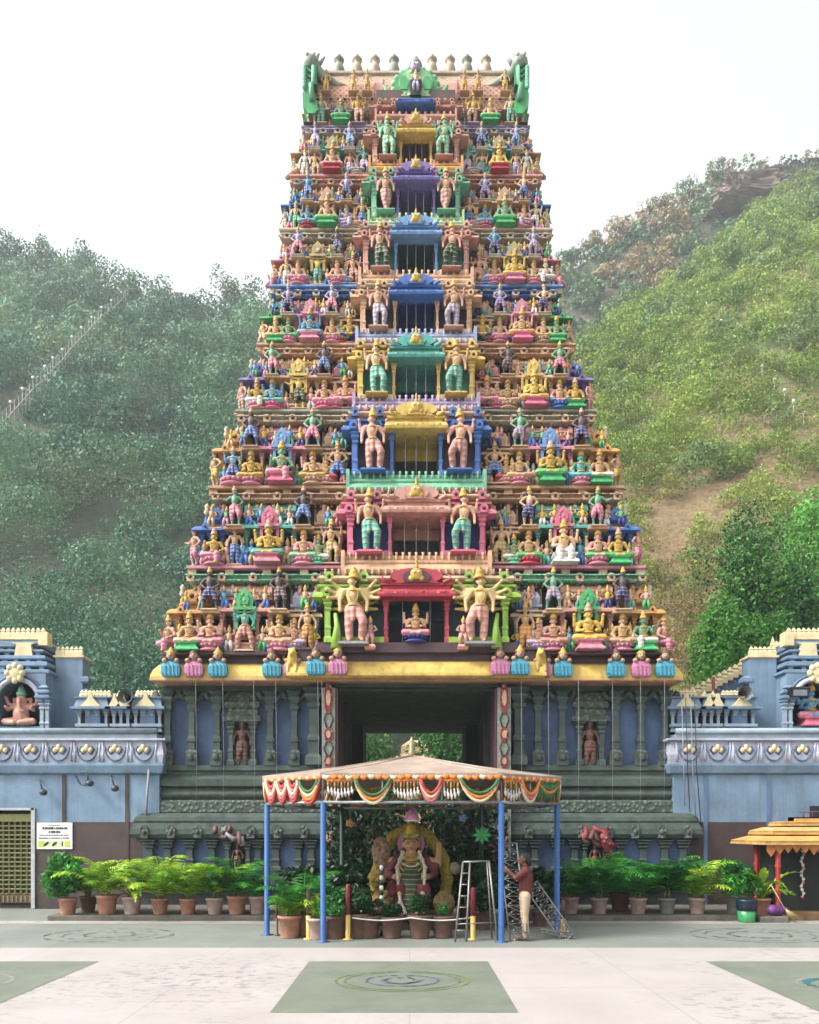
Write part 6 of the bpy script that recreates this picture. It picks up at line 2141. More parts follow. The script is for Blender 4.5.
def pm(nm, ch, mat, vox, sm=2):
    o = bpy.data.objects.new(nm, grow(nm, ch, mat, vox, sm))
    COL.objects.link(o)
    o.parent = t
    return o
pm('body', body, SKN, .0065, 2)
sh = [[(0, 0, .86, .142), (0, .01, 1.03, .135), (0, .01, 1.2, .152), (0, .01, 1.31, .115), (0, .008, 1.375, .07)], [(-.15, .01, 1.33, .082), (.15, .01, 1.33, .082)]]
for s in (-1, 1):
    a, b2 = arm[s][0], arm[s][1]
    e = tuple(a[i] + (b2[i] - a[i]) * .8 for i in range(3))
    sh.append([(a[0], a[1], a[2], .078), (*e, .064)])
pm('shirt', sh, SHIRT, .014, 3)
tr = [[(0, 0, .92, .135), (0, 0, .85, .13)]]
for s in (-1, 1):
    tr.append([(s * .085, 0, .84, .115), (s * .092, -.012, .47, .08), (s * .092, .018, .09, .064)])
pm('trousers', tr, TROU, .014, 3)
pm('hair', [[(0, .015, 1.585, .092), (0, .035, 1.53, .085)], [(0, -.06, 1.61, .05)], [(-.07, .0, 1.57, .04)], [(.07, .0, 1.57, .04)], [(0, .05, 1.47, .05)]], MN('black_hair', (24, 22, 24), .6, 0, 30, .3, .3, .6), .014, 1)
fm = MB()
for e in (-1, 1):
    fm.ball((e * .033, -.105, 1.552), (.013, .007, .008), M('white', 's'), 7, 5)
    fm.ball((e * .033, -.111, 1.552), (.006, .004, .006), M('nearblack', 's'), 6, 5)
    fm.tube([(e * .016, -.108, 1.57), (e * .05, -.1, 1.572)], .004, M('nearblack', 's'), 4)
fm.ball((0, -.112, 1.497), (.022, .01, .006), M('crimson', 's'), 7, 5)
o = fm.build('facial_features', None, (0, 0, 0)); o.parent = t

# ------------------------------------------------------------------ small tiled shrine at the right
SX0, SY = PX(745, 18.6), 18.6
t = empty('tiled_shrine', (PX(812, SY), SY + 1.2, 0), 'small shrine with stepped orange tiled roof, red posts and fretted eaves at the right edge', 'shrine')
OT = MN('orange_tile', (216, 162, 88), .6, 0, 5, .45, .4, .72, 14)
OT2 = MN('ochre_tile_edge', (206, 170, 104), .65, 0, 6, .4, .3, .7)
pz = lambda py: PZ(py, SY)
x0, x1 = PX(759, SY) + .5, PX(759, SY) + 3.4
yb0, yb1 = SY + .25, SY + 1.35
mb = MB()
for k, (ins, py0, py1, ov) in enumerate(((0, 843, 836, .42), (.2, 833, 827, .3), (.45, 824, 821, .2))):
    mb.loft(x0 + ins, x1 - ins, yb0 + ins, yb1 - ins, [(ov, pz(py0)), (ov + .02, pz(py0) + .05), (ov * .3, pz(py1))], OT if k != 1 else OT2)
    mb.loft(x0 + ins, x1 - ins, yb0 + ins, yb1 - ins, [(ov + .03, pz(py0) - .04), (ov + .03, pz(py0) + .01)], OT2 if k != 1 else OT)
    mb.loft(x0 + ins, x1 - ins, yb0 + ins, yb1 - ins, [(-.1, pz(py1) - .1), (-.1, pz(py1) + .1)], M('brown'))
mb.box(x0 + .7, x1 - .7, yb0 + .48, yb1 - .48, pz(821), pz(818), OT)
mb.build('stepped_roof', t)
mb = MB()
xx = x0 + .95
for k in range(6):
    mb.tube([(xx + k * .22, yb0 + .6, pz(818)), (xx + k * .22, yb0 + .6, pz(811))], .015, M('maroon'), 5)
mb.tube([(xx - .1, yb0 + .6, pz(811)), (xx + 1.3, yb0 + .6, pz(811))], .018, M('maroon'), 5)
mb.build('roof_rail', t)
for k, x in enumerate((PX(781, SY), PX(781, SY) + 1.35, PX(781, SY) + 2.6)):
    for y in (SY + .15, SY + 1.3):
        mb = MB()
        mb.lathe(x, y, [(.09, 0), (.09, .2), (.06, .24), (.05, 1.2), (.08, 1.26), (.06, 1.32), (.08, pz(846))], MN('red_post', (196, 62, 56), .45, 0, 5, .25, .1, .7), 10)
        mb.build('post', t)
mb = MB()
n = 15
xa, xb = PX(768, SY), PX(768, SY) + 3.0
pts = [(xa, pz(845))]
for k in range(n):
    f = (k + .5) / n
    lift = .12 * math.sin(PI * min(1, f * 2.2)) if f < .45 else .1
    pts += [(xa + (xb - xa) * k / n, pz(852) + lift), (xa + (xb - xa) * f, pz(858) + lift), (xa + (xb - xa) * (k + 1) / n, pz(852) + lift)]
pts += [(xb, pz(845))]
mb.exty(pts, SY + .05, SY + .09, MN('fretwork', (232, 150, 84), .6, 0, 10, .3, .2, .72))
mb.build('fretted_eaves', t)
mb = MB()
mb.box(x0 + .1, x1, SY + .6, SY + 1.3, 0, pz(846), MN('shrine_dark_wall', (28, 40, 34), .8, 0, 3, .4, .2, .6))
mb.box(x0 + .2, x1 + .1, SY - .0, SY + 1.8, 0, .16, MN('brick_step', (140, 110, 70), .8, 0, 9, .5, .5, .6, 20))
mb.build('sanctum', t)
mb = MB()
xx = PX(813, SY)
for k in range(14):
    mb.ball((xx + .03 * math.sin(k * 1.7), SY + .5, .5 + k * .085), .04, FLO['white'] if k % 4 else FLO['pink'], 6, 5)
    if k: mb.tube([(xx + .03 * math.sin(k * 1.7), SY + .5, .5 + k * .085), (xx + .03 * math.sin((k - 1) * 1.7), SY + .5, .415 + k * .085)], .02, FLO['white'], 5)
tag(mb.build('hanging_garland'), 'white bead garland hanging inside the little tiled shrine', 'garland')
# green bin with its dark liner, purple sack, broom, kerb block
t = empty('green_bin', (PX(747, 18.2), 18.2, 0), 'green plastic bin with dark liner folded over the rim beside the potted plants', 'bin')
x = PX(746.5, 18.2)
mb = MB(); mb.lathe(x, 18.2, [(.17, 0), (.19, .02), (.2, .3)], M('green', 'g', .55), 16); mb.build('bin_body', t)
mb = MB(); mb.lathe(x, 18.2, [(.21, .27), (.23, .36), (.225, .48), (.235, .52), (.2, .53), (.18, .4)], MN('dark_liner', (20, 42, 60), .35, 0, 8, .4, .3, .6), 14); mb.build('liner', t)
t = empty('purple_sack', (PX(776, 18.3), 18.3, .05), 'purple tied sack lying against the red shrine post', 'sack')
x = PX(776, 18.3)
me = grow('sack', [[(x - .08, 18.3, .27, .13), (x + .08, 18.3, .25, .12), (x + .15, 18.3, .33, .05)], [(x + .15, 18.3, .33, .03), (x + .24, 18.28, .3, .04)]], MN('purple_cloth', (128, 58, 140), .6, 0, 6, .5, .4, .5), .025, 2)
o = bpy.data.objects.new('bag', me); COL.objects.link(o); attach(o, t)
t = empty('straw_broom', (PX(785, 18.2), 18.2, .1), 'straw broom leaning at the shrine step with bristles fanned on the floor', 'broom')
mb = MB()
p0, p1 = Vector((PX(773, 18.2), 18.3, .85)), Vector((PX(783, 18.2), 18.1, .3))
mb.tube([p0, p1], .014, M('tan'), 6)
mb.build('handle', t)
mb = MB()
for k in range(16):
    mb.tube([p1 + Vector((0, 0, .02)), p1 + Vector((.12 + .3 * rr.random(), rr.uniform(-.12, .05), -.27 + rr.random() * .08))], .008, M('olive'), 4)
mb.build('bristles', t)
mb = MB()
mb.loft(PX(756, 18.3), PX(783, 18.3), 18.05, 18.5, [(0, 0), (0, .12), (-.02, .14)], KS)
tag(mb.build('stone_block'), 'low worn stone block under the purple sack', 'block')
# dark figure-like bundle and cables on the base, thin wires hanging from the cornice
for q, px in enumerate((196, 223, 254, 276, 318, 322, 521, 548, 578, 612, 640, 664)):
    mb = MB()
    y0_, y1_ = 20.55, 20.6
    pts = [(PX(px, 20.6), y0_, PZ(681, 20.6)), (PX(px, 20.6) + .02, y1_, PZ(760, 20.6)), (PX(px, 20.6) - .01, y1_, PZ(826 + (q * 13) % 20, 20.6))]
    mb.tube(pts, .0045, M('grey'), 4)
    tag(mb.build('light_wire'), f"thin pale wire hanging from the yellow cornice, {ORD[q % 6]} from the left, {'left' if px < 416 else 'right'} half", 'wire', 'light wires hanging down the stone base')
# ------------------------------------------------------------------ potted plants
def palm_quads(rng, n, L, w=.035, droop=1.0, base=(0, 0, 0)):
    q, tn = [], []
    for k in range(n):
        az = 2 * PI * k / n + rng.uniform(-.4, .4)
        el = rng.uniform(.9, 1.5)
        l = L * rng.uniform(.65, 1.1)
        shade = rng.uniform(0, 1)
        pos = np.array(base, dtype=float)
        m = 13
        pts = [pos.copy()]
        e = el
        for j in range(m):
            d = np.array([math.cos(az) * math.cos(e), math.sin(az) * math.cos(e), math.sin(e)])
            pos = pos + d * l / m
            pts.append(pos.copy())
            e -= droop * (.035 + .022 * j) * rng.uniform(.7, 1.3)
        side = np.array([-math.sin(az), math.cos(az), 0])
        for j in range(1, m + 1):
            a, b2 = pts[j - 1], pts[j]
            ax = (b2 - a) / (np.linalg.norm(b2 - a) + 1e-9)
            q.append([a - side * .008, a + side * .008, b2 + side * .006, b2 - side * .006])
            tn.append((shade, .6, 0))
            if j < 3: continue
            ll = L * .3 * math.sin(PI * (.18 + .74 * j / m))
            for s in (-1, 1):
                for h in (0, .5):
                    o = a + (b2 - a) * h
                    d = side * s * .85 + ax * .55 + np.array([0, 0, -.18 + rng.uniform(-.15, .15)])
                    d /= np.linalg.norm(d)
                    tip = o + d * ll * rng.uniform(.85, 1.1) + np.array([0, 0, -.12 * ll])
                    mid = o + d * ll * .45
                    wv = ax * w
                    q.append([o, mid - wv, tip, mid + wv])
                    tn.append((min(1, max(0, shade + rng.uniform(-.25, .25))), rng.uniform(.2, .8), 0))
    return np.array(q), np.array(tn)


def bush_quads(rng, n, r, h, z0, size):
    lb = make_lobes(0, 0, z0 + h * .5, r, h * .55, 9, rng)
    p, d, k = crown_points(n, lb, rng, .3, (.5, 1.05))
    tn = np.stack([np.clip(.5 + (k % 5 - 2) * .16 + rng.normal(0, .15, n), 0, 1), rng.uniform(.1, .9, n), np.zeros(n)], 1)
    return leaf_quads(p, d, size, .5, rng), tn


def broad_quads(rng, n, L, w):
    q, tn = [], []
    for k in range(n):
        az, el, l = rng.uniform(0, 2 * PI), rng.uniform(.6, 1.45), L * rng.uniform(.6, 1.1)
        side = np.array([-math.sin(az), math.cos(az), 0])
        pos, e = np.array([0, 0, 0.]), el
        pw, sh = .01, rng.uniform(0, 1)
        for j in range(8):
            d = np.array([math.cos(az) * math.cos(e), math.sin(az) * math.cos(e), math.sin(e)])
            nx = pos + d * l / 8
            nw = w * math.sin(PI * min(1, .12 + .86 * (j + 1) / 8)) if j > 2 else .012
            q.append([pos - side * pw, nx - side * nw + np.array([0, 0, .02]), nx, pos])
            q.append([pos, nx, nx + side * nw + np.array([0, 0, .02]), pos + side * pw])
            tn += [(sh, .4, 0), (sh, .6, 0)]
            pos, pw = nx, nw
            e -= .22 * rng.uniform(.6, 1.4)
    return np.array(q), np.array(tn)


PLM = {}
r_ = np.random.default_rng(21)
for k in range(4):
    q, t_ = palm_quads(r_, 15 + k, .95, .013, .85)
    PLM['palm', k] = quads_mesh('foliage', q, t_, L_POTP)
    PLM['darkpalm', k] = quads_mesh('foliage', q[:, :, [1, 0, 2]], t_ * (.8, 1, 1), L_POTD)
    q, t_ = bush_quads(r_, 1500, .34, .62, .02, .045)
    PLM['shadepalm', k] = quads_mesh('foliage', q[:, :, [1, 0, 2]], t_ * (.9, 1, 1), L_SHADED)
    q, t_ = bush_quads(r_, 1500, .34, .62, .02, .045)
    PLM['shadebush', k] = quads_mesh('foliage', q, t_, L_SHADED)  # copy of the bush in the shade-darkened leaf colour
    PLM['bush', k] = quads_mesh('foliage', q, t_, L_POTD)
    PLM['palebush', k] = quads_mesh('foliage', q, t_, L_POTP)
    q, t_ = broad_quads(r_, 20, .8, .06)
    PLM['broad', k] = quads_mesh('foliage', q, t_, L_POTP)
POTM = {}
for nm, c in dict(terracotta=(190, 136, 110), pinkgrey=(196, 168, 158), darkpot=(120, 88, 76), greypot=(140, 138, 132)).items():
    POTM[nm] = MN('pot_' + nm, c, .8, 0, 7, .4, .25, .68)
mb = MB()
mb.lathe(0, 0, [(.165, 0), (.17, .02), (.215, .36), (.235, .365), (.24, .42), (.215, .425), (.2, .38)], POTM['terracotta'], 18)
POT = mb.mesh('pot')
mb = MB(); mb.lathe(0, 0, [(.2, .37), (.2, .385), (.001, .39)], MN('pot_soil', (60, 46, 36), .95, 0, 10, .4, .5, .6), 14); SOIL = mb.mesh('soil')
mb = MB()
for k in range(5):
    a = k * 1.3
    mb.tube([(.05 * math.cos(a), .05 * math.sin(a), .36), (.07 * math.cos(a), .07 * math.sin(a), .48), (.07 * math.cos(a + .3), .07 * math.sin(a + .3), .6)], [.018, .015, .01], MN('cane_stem', (150, 150, 90), .7, 0, 10, .3, .2, .6), 6)
STEM = mb.mesh('stem')


def potted(px, Y, z, kind, pot, label, sc=1.0, psc=1.0, rise=.36, nm='potted_plant', group='potted plants along the foot of the tower'):
    k = R.randrange(4)
    t = empty(nm, (PX(px, Y), Y, z), label, 'potted plant', group)
    t.rotation_euler.z = R.uniform(0, 6.28)
    sc *= R.uniform(.88, 1.14)
    psc *= R.uniform(.88, 1.1)
    for n_, me in (('pot', POT), ('soil', SOIL)):
        o = bpy.data.objects.new(n_, me); COL.objects.link(o); o.parent = t
        o.scale = (psc,) * 3
        if n_ == 'pot': slotmat(o, POTM[pot])
    o = bpy.data.objects.new('foliage', PLM[kind, k]); COL.objects.link(o); o.parent = t
    o.location = (0, 0, rise * psc)
    o.scale = (sc,) * 3
    if 'palm' in kind:
        o = bpy.data.objects.new('stem', STEM); COL.objects.link(o); o.parent = t
        o.scale = (1, 1, 1)
    return t


LEFTP = [(68, 18.75, 'bush', 'terracotta', 'round bright green bush in terracotta pot at the outer end of the left row'), (88, 19.3, 'palm', 'darkpot', 'feathery palm in dark pot set back behind the round bush at the left'), (107, 18.8, 'palm', 'terracotta', 'yellowish feathery palm in terracotta pot, third from the left end of the left row'),
         (132, 18.8, 'broad', 'pinkgrey', 'broad-leaved plant in pinkish grey pot between two palms of the left row'), (160, 18.8, 'palm', 'terracotta', 'feathery palm in terracotta pot before the left corner of the stone base'), (188, 18.8, 'palm', 'terracotta', 'tallest yellow-green palm of the left row in terracotta pot'),
         (215, 18.8, 'palm', 'pinkgrey', 'feathery palm in pinkish grey pot before the left lower niche'), (237, 18.8, 'darkpalm', 'terracotta', 'dark green palm in terracotta pot, second from the canopy in the left row'), (258, 18.9, 'bush', 'pinkgrey', 'low dark bush in wide pinkish pot beside the outer left blue post')]
for px, Y, kind, pot, lab in LEFTP:
    potted(px, Y, .12, kind, pot, lab, 1.75 if px == 188 else .8 if px == 258 else 1.5, 1.0, group='potted plants of the left row')
RIGHTP = [(570, 19.0, 'darkpalm', 'pinkgrey', 'dark green palm in pinkish pot just right of the far right blue post'), (599, 18.9, 'darkpalm', 'pinkgrey', 'bushy dark palm in pinkish pot, second of the right row from the canopy'), (620, 19.6, 'darkpalm', 'darkpot', 'dark palm in dark pot set back between two pots of the right row'), (638, 18.9, 'darkpalm', 'pinkgrey', 'dark arching palm in pinkish pot in the middle of the right row'), (667, 18.9, 'darkpalm', 'greypot', 'tall slender palm in grey pot before the right end of the stone base'),
          (697, 18.9, 'palm', 'pinkgrey', 'yellow-green palm in pinkish pot at the right corner of the tower'), (736, 18.9, 'bush', 'greypot', 'small-leaved green bush in grey pot behind the green bin'), (762, 18.8, 'broad', 'terracotta', 'broad yellow-green leafy plant in terracotta pot next to the little shrine')]
for px, Y, kind, pot, lab in RIGHTP:
    potted(px, Y, .12, kind, pot, lab, 1.9 if px == 667 else 1.75 if px in (599, 762) else 1.5, 1.0, group='potted plants of the right row')
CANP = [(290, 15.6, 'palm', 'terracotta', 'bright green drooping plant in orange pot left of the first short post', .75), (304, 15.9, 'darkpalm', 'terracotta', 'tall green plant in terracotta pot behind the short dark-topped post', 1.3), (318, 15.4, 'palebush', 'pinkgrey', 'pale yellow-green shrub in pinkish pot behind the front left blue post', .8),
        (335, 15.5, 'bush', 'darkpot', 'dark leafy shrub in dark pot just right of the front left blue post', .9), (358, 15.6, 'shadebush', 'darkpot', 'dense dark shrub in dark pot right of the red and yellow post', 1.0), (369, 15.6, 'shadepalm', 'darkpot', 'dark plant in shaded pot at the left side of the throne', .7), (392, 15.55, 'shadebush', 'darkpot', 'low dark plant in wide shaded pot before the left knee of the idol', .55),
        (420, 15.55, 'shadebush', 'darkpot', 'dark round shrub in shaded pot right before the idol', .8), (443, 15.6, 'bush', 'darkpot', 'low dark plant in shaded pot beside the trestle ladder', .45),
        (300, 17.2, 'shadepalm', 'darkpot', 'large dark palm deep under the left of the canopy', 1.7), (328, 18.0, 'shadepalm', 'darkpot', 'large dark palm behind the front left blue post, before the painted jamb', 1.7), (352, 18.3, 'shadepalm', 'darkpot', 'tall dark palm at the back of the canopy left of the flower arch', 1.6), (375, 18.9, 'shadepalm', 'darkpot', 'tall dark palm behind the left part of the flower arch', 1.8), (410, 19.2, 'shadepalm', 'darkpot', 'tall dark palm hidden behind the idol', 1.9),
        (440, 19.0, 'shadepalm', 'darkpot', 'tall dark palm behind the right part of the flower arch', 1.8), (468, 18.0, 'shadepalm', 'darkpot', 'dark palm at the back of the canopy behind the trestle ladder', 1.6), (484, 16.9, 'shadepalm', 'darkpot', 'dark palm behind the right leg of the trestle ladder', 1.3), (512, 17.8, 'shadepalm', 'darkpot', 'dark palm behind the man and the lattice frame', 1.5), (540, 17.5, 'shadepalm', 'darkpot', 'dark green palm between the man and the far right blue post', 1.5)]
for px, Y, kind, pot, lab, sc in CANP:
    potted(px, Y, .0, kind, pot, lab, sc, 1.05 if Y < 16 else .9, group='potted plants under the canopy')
# screen of hanging leaves at the back of the canopy
n = 5200
r_ = np.random.default_rng(3)
c = np.stack([r_.uniform(-2.2, 2.2, n) + TX, r_.normal(19.6, .16, n), r_.uniform(.2, 2.75, n)], 1)
d = np.tile(np.array([[0, -1, .3]]), (n, 1))
tn = np.stack([r_.uniform(0, .6, n), r_.uniform(0, .8, n), np.zeros(n)], 1)
me = quads_mesh('leaves', leaf_quads(c, d, .08, .4, r_, .8), tn, L_SHADED)
t = empty('leaf_screen', (TX, 19.6, 0), 'dark screen of hanging leaves closing the back of the canopy behind the idol', 'plant screen')
o = bpy.data.objects.new('leaves', me); COL.objects.link(o); attach(o, t); o['kind'] = 'stuff'
mb = MB()
for x in (-2.1, -1.0, 0, 1.0, 2.1):
    mb.tube([(TX + x, 19.72, 0), (TX + x, 19.72, 2.8)], .02, BARK, 5)
for z in (.6, 1.5, 2.75):
    mb.tube([(TX - 2.15, 19.72, z), (TX + 2.15, 19.72, z)], .02, BARK, 5)
mb.build('frame', t)
# ------------------------------------------------------------------ hills
from mathutils import noise as mn


class Hill:
    """ground rising from a foot line to a crest line; rows of (px, foot y, foot distance, crest y, crest distance)"""
    def __init__(s, rows, amp, seed, curve=.9):
        s.r, s.amp, s.seed, s.curve = rows, amp, seed, curve

    def ctl(s, px):
        r = s.r
        for a, b in zip(r, r[1:]):
            if px <= b[0]:
                f = max(0, (px - a[0]) / (b[0] - a[0]))
                return [a[i] + (b[i] - a[i]) * f for i in range(5)]
        return r[-1]

    def at(s, px, t):
        _, fy, fd, cy, cd = s.ctl(px)
        z0, z1 = PZ(fy, fd), PZ(cy, cd)
        tt = min(t, 1.0)
        Y = fd + (cd - fd) * t
        z = z0 + (z1 - z0) * (max(0, tt) ** s.curve + min(0, tt))
        if t > 1: z -= (t - 1) ** 1.5 * (z1 - z0) * 1.3
        x = PX(px, fd + (cd - fd) * t)
        z += s.amp * min(1, t * 4) * mn.fractal(Vector((x * .035, Y * .035, s.seed)), 1.0, 2.0, 4) * (.5 if .9 < t < 1.1 else 1)
        return Vector((x, Y, z))

    def hit(s, px, py):
        lo, hi = 0.0, 1.0
        for _ in range(22):
            m = (lo + hi) / 2
            p = s.at(px, m)
            if HYP - (p.z - CAMZ) / p.y * FPX > py: lo = m
            else: hi = m
        return s.at(px, lo)

    def mesh(s, name, mat, nx=90, nt=60):
        px0, px1 = s.r[0][0], s.r[-1][0]
        vs = [s.at(px0 + (px1 - px0) * i / nx, -.06 + 1.5 * j / nt) for j in range(nt + 1) for i in range(nx + 1)]
        w = nx + 1
        fs = [(j * w + i, j * w + i + 1, (j + 1) * w + i + 1, (j + 1) * w + i) for j in range(nt) for i in range(nx)]
        mb = MB()
        mb.add(vs, fs, mat, True)
        return tag(mb.build(name, org=(0, 0, 0)), kind='structure')

    def spots(s, rng, gap, t0, t1, px0, px1):
        out, t = [], t0
        while t < t1:
            _, fy, fd, cy, cd = s.ctl((px0 + px1) / 2)
            ln = math.hypot(cd - fd, PZ(cy, cd) - PZ(fy, fd))
            Y = fd + (cd - fd) * t
            dpx = gap / Y * FPX
            px = px0 + rng.uniform(0, dpx)
            while px < px1:
                out.append((px + rng.normal(0, dpx * .3), t + rng.normal(0, gap / ln * .3)))
                px += dpx
            t += gap / ln
        return out


def soil_mat(name, green, soil, dry, sc=.05, thr=.5, bare=None):
    m, nt, b = base_mat(name)
    tc = nd(nt, 'ShaderNodeTexCoord')
    ob = tc.outputs['Object']
    f = ramp(nt, noise_tex(nt, ob, sc, 6, .6), [(thr - .08, 0), (thr + .08, 1)])
    c = mixc(nt, f, green, soil)
    c = mixc(nt, ramp(nt, noise_tex(nt, ob, .5, 6, .7), [(.4, 0), (.7, .6)]), c, dry)
    if bare:            # a scar of bare earth with a ragged rim
        for pt, rad in bare:
            dv = nd(nt, 'ShaderNodeVectorMath', operation='DISTANCE')
            dv.inputs[1].default_value = pt
            nt.links.new(ob, dv.inputs[0])
            ml = nd(nt, 'ShaderNodeMath', operation='MULTIPLY_ADD')
            nt.links.new(noise_tex(nt, ob, .35, 6, .7), ml.inputs[0])
            ml.inputs[1].default_value = 8
            nt.links.new(dv.outputs['Value'], ml.inputs[2])
            dd = nd(nt, 'ShaderNodeMath', operation='DIVIDE')
            nt.links.new(ml.outputs[0], dd.inputs[0])
            dd.inputs[1].default_value = rad + 8
            c = mixc(nt, ramp(nt, dd.outputs[0], [(.55, 1), (.95, 0)]), c, soil)
    c = mixc(nt, ramp(nt, noise_tex(nt, ob, 2.6, 8, .75), [(.42, 0), (.62, .85)]), c, tuple(x * .42 for x in green))
    nt.links.new(c, b.inputs['Base Color'])
    b.inputs['Roughness'].default_value = .95
    bump(nt, b, noise_tex(nt, ob, .8, 6, .7), .8, .6)
    return m


HA = Hill([(-700, 800, 60, 170, 150), (-300, 800, 55, 220, 140), (0, 800, 46, 278, 132), (60, 800, 46, 282, 131), (130, 800, 46, 303, 130), (175, 800, 46, 322, 130), (215, 800, 46, 324, 130), (255, 800, 46, 318, 130), (330, 800, 48, 350, 134), (450, 800, 52, 400, 140), (560, 800, 60, 440, 150)], 3.0, 1.7)
HB = Hill([(470, 800, 44, 560, 74), (520, 800, 43, 470, 80), (560, 800, 42, 372, 90), (600, 800, 42, 340, 98), (650, 800, 41, 306, 108), (690, 800, 41, 268, 116), (730, 800, 40, 236, 124), (775, 800, 40, 196, 130), (819, 800, 40, 180, 134), (1000, 800, 42, 130, 140), (1500, 800, 50, 90, 150)], 1.6, 5.1)
HC = Hill([(430, 700, 110, 420, 160), (500, 700, 110, 330, 160), (560, 700, 110, 276, 160), (600, 700, 110, 250, 160), (640, 700, 110, 238, 160), (680, 700, 110, 205, 160), (705, 700, 112, 196, 160), (730, 700, 115, 184, 162), (819, 700, 118, 172, 164), (1000, 700, 120, 130, 168), (1300, 700, 120, 110, 170)], 2.0, 9.3)
HA.mesh('forest_hill', soil_mat('forest_floor', (.03, .05, .025), (.06, .06, .035), (.05, .07, .03)))
HB.mesh('green_slope', soil_mat('slope_ground', (.10, .14, .035), (.2, .125, .068), (.13, .12, .05), .05, .5, [(tuple(HB.hit(672, 520)), 13), (tuple(HB.hit(655, 580)), 11), (tuple(HB.hit(650, 640)), 9), (tuple(HB.hit(700, 480)), 8)]))
HC.mesh('far_ridge', soil_mat('ridge_ground', (.05, .065, .03), (.12, .085, .06), (.09, .075, .05)))


def forest(name, hill, rng, gap, rad, t0, t1, px0, px1, nleaf, size, mat, keep=None, tone=None, sink=.35, flat=.8, kl=6):
    Q, T = [], []
    for px, t in hill.spots(rng, gap, t0, t1, px0, px1):
        p = hill.at(px, t)
        sx, sy = CXP + p.x / p.y * FPX, HYP - (p.z - CAMZ) / p.y * FPX
        if keep and not keep(sx, sy, rng): continue
        r = rad * rng.uniform(.55, 1.35) * (1.25 if rng.random() < .12 else 1)
        fd_ = min(1.1, max(.5, p.y / 95))
        n = int(nleaf * (r / rad) ** 1.6 / fd_ ** 1.3)
        lb = make_lobes(p.x, p.y, p.z + r * sink * 1.6, r, r * flat, kl, rng)
        c, d, k = crown_points(n, lb, rng, .35, (.6, 1.05))
        tr, dry = tone(sx, sy, rng) if tone else (rng.uniform(0, 1), 0)
        Q.append(leaf_quads(c, d, size * fd_, .6, rng, .5))
        T.append(np.stack([np.clip(tr + (k % 4 - 1.5) * .06 + rng.normal(0, .1, n), 0, 1), rng.uniform(.15, .85, n), np.clip(np.full(n, dry) + rng.normal(0, .08, n) * (dry > 0), 0, 1)], 1))
    me = quads_mesh(name, np.concatenate(Q), np.concatenate(T), mat)
    o = bpy.data.objects.new(name, me)
    COL.objects.link(o)
    print(name, len(Q), sum(map(len, Q)))
    return o


rg = np.random.default_rng(77)
def toneA(x, y, r):
    n_ = mn.noise(Vector((x * .02, y * .02, 3)))
    return min(1, max(0, .42 + n_ * .55 + r.normal(0, .3) + (.15 if y > 480 else 0))), (max(0, n_ * .35 + .05) if r.random() < .25 else 0)
o = forest('forest_canopy', HA, rg, 5.0, 4.1, .02, 1.03, -60, 440, 1050, .19, L_HILLA, tone=toneA)
tag(o, 'dense blue-green forest covering the left hillside', 'forest', kind='stuff')
def keepB(x, y, r):
    d = math.hypot((x - 650) / 75, (y - 590) / 90)
    bare = mn.noise(Vector((x * .03, y * .03, 8)))
    if d < 1.05 and r.random() < .42 - .5 * bare: return False
    return r.random() > .03 + .15 * max(0, bare)
def toneB(x, y, r):
    n_ = mn.noise(Vector((x * .018, y * .018, 6)))
    return min(1, max(0, .6 + n_ * .5 + r.normal(0, .24) - (.25 if y > 560 else 0))), (r.uniform(.3, .75) if math.hypot((x - 650) / 75, (y - 590) / 90) < 1.3 and r.random() < .7 else .25 if n_ < -.25 and r.random() < .5 else (.12 if r.random() < .2 else 0))
o = forest('slope_shrubs', HB, rg, 2.15, 2.05, .04, 1.02, 520, 900, 320, .15, L_HILLB, keep=keepB, tone=toneB, sink=.25, flat=.72, kl=5)
tag(o, 'low yellow-green shrubs covering the sunlit right slope', 'shrubs', kind='stuff')
o = forest('slope_bushes', HB, rg, 7.5, 2.5, .1, 1.0, 530, 900, 520, .17, L_HILLC, keep=lambda x, y, r: r.random() < .6 and math.hypot((x - 650) / 75, (y - 590) / 90) > 1, tone=lambda x, y, r: (r.uniform(.3, 1), 0), sink=.3, kl=8)
tag(o, 'scattered darker bushes standing above the shrubs of the right slope', 'bushes', kind='stuff')
def toneC(x, y, r):
    n_ = mn.noise(Vector((x * .03, y * .03, 11)))
    dry = .65 if (600 < x < 690 and y < 300 and r.random() < .75) else (.5 if (x > 690 and y < 215 and r.random() < .5) else 0)
    return min(1, max(0, .35 + n_ * .5 + r.normal(0, .15))), dry
o = forest('ridge_forest', HC, rg, 3.4, 2.6, .45, 1.02, 520, 900, 170, .34, L_HILLC, tone=toneC)
tag(o, 'dull green and dry brown scrub on the far right ridge', 'scrub', kind='stuff')


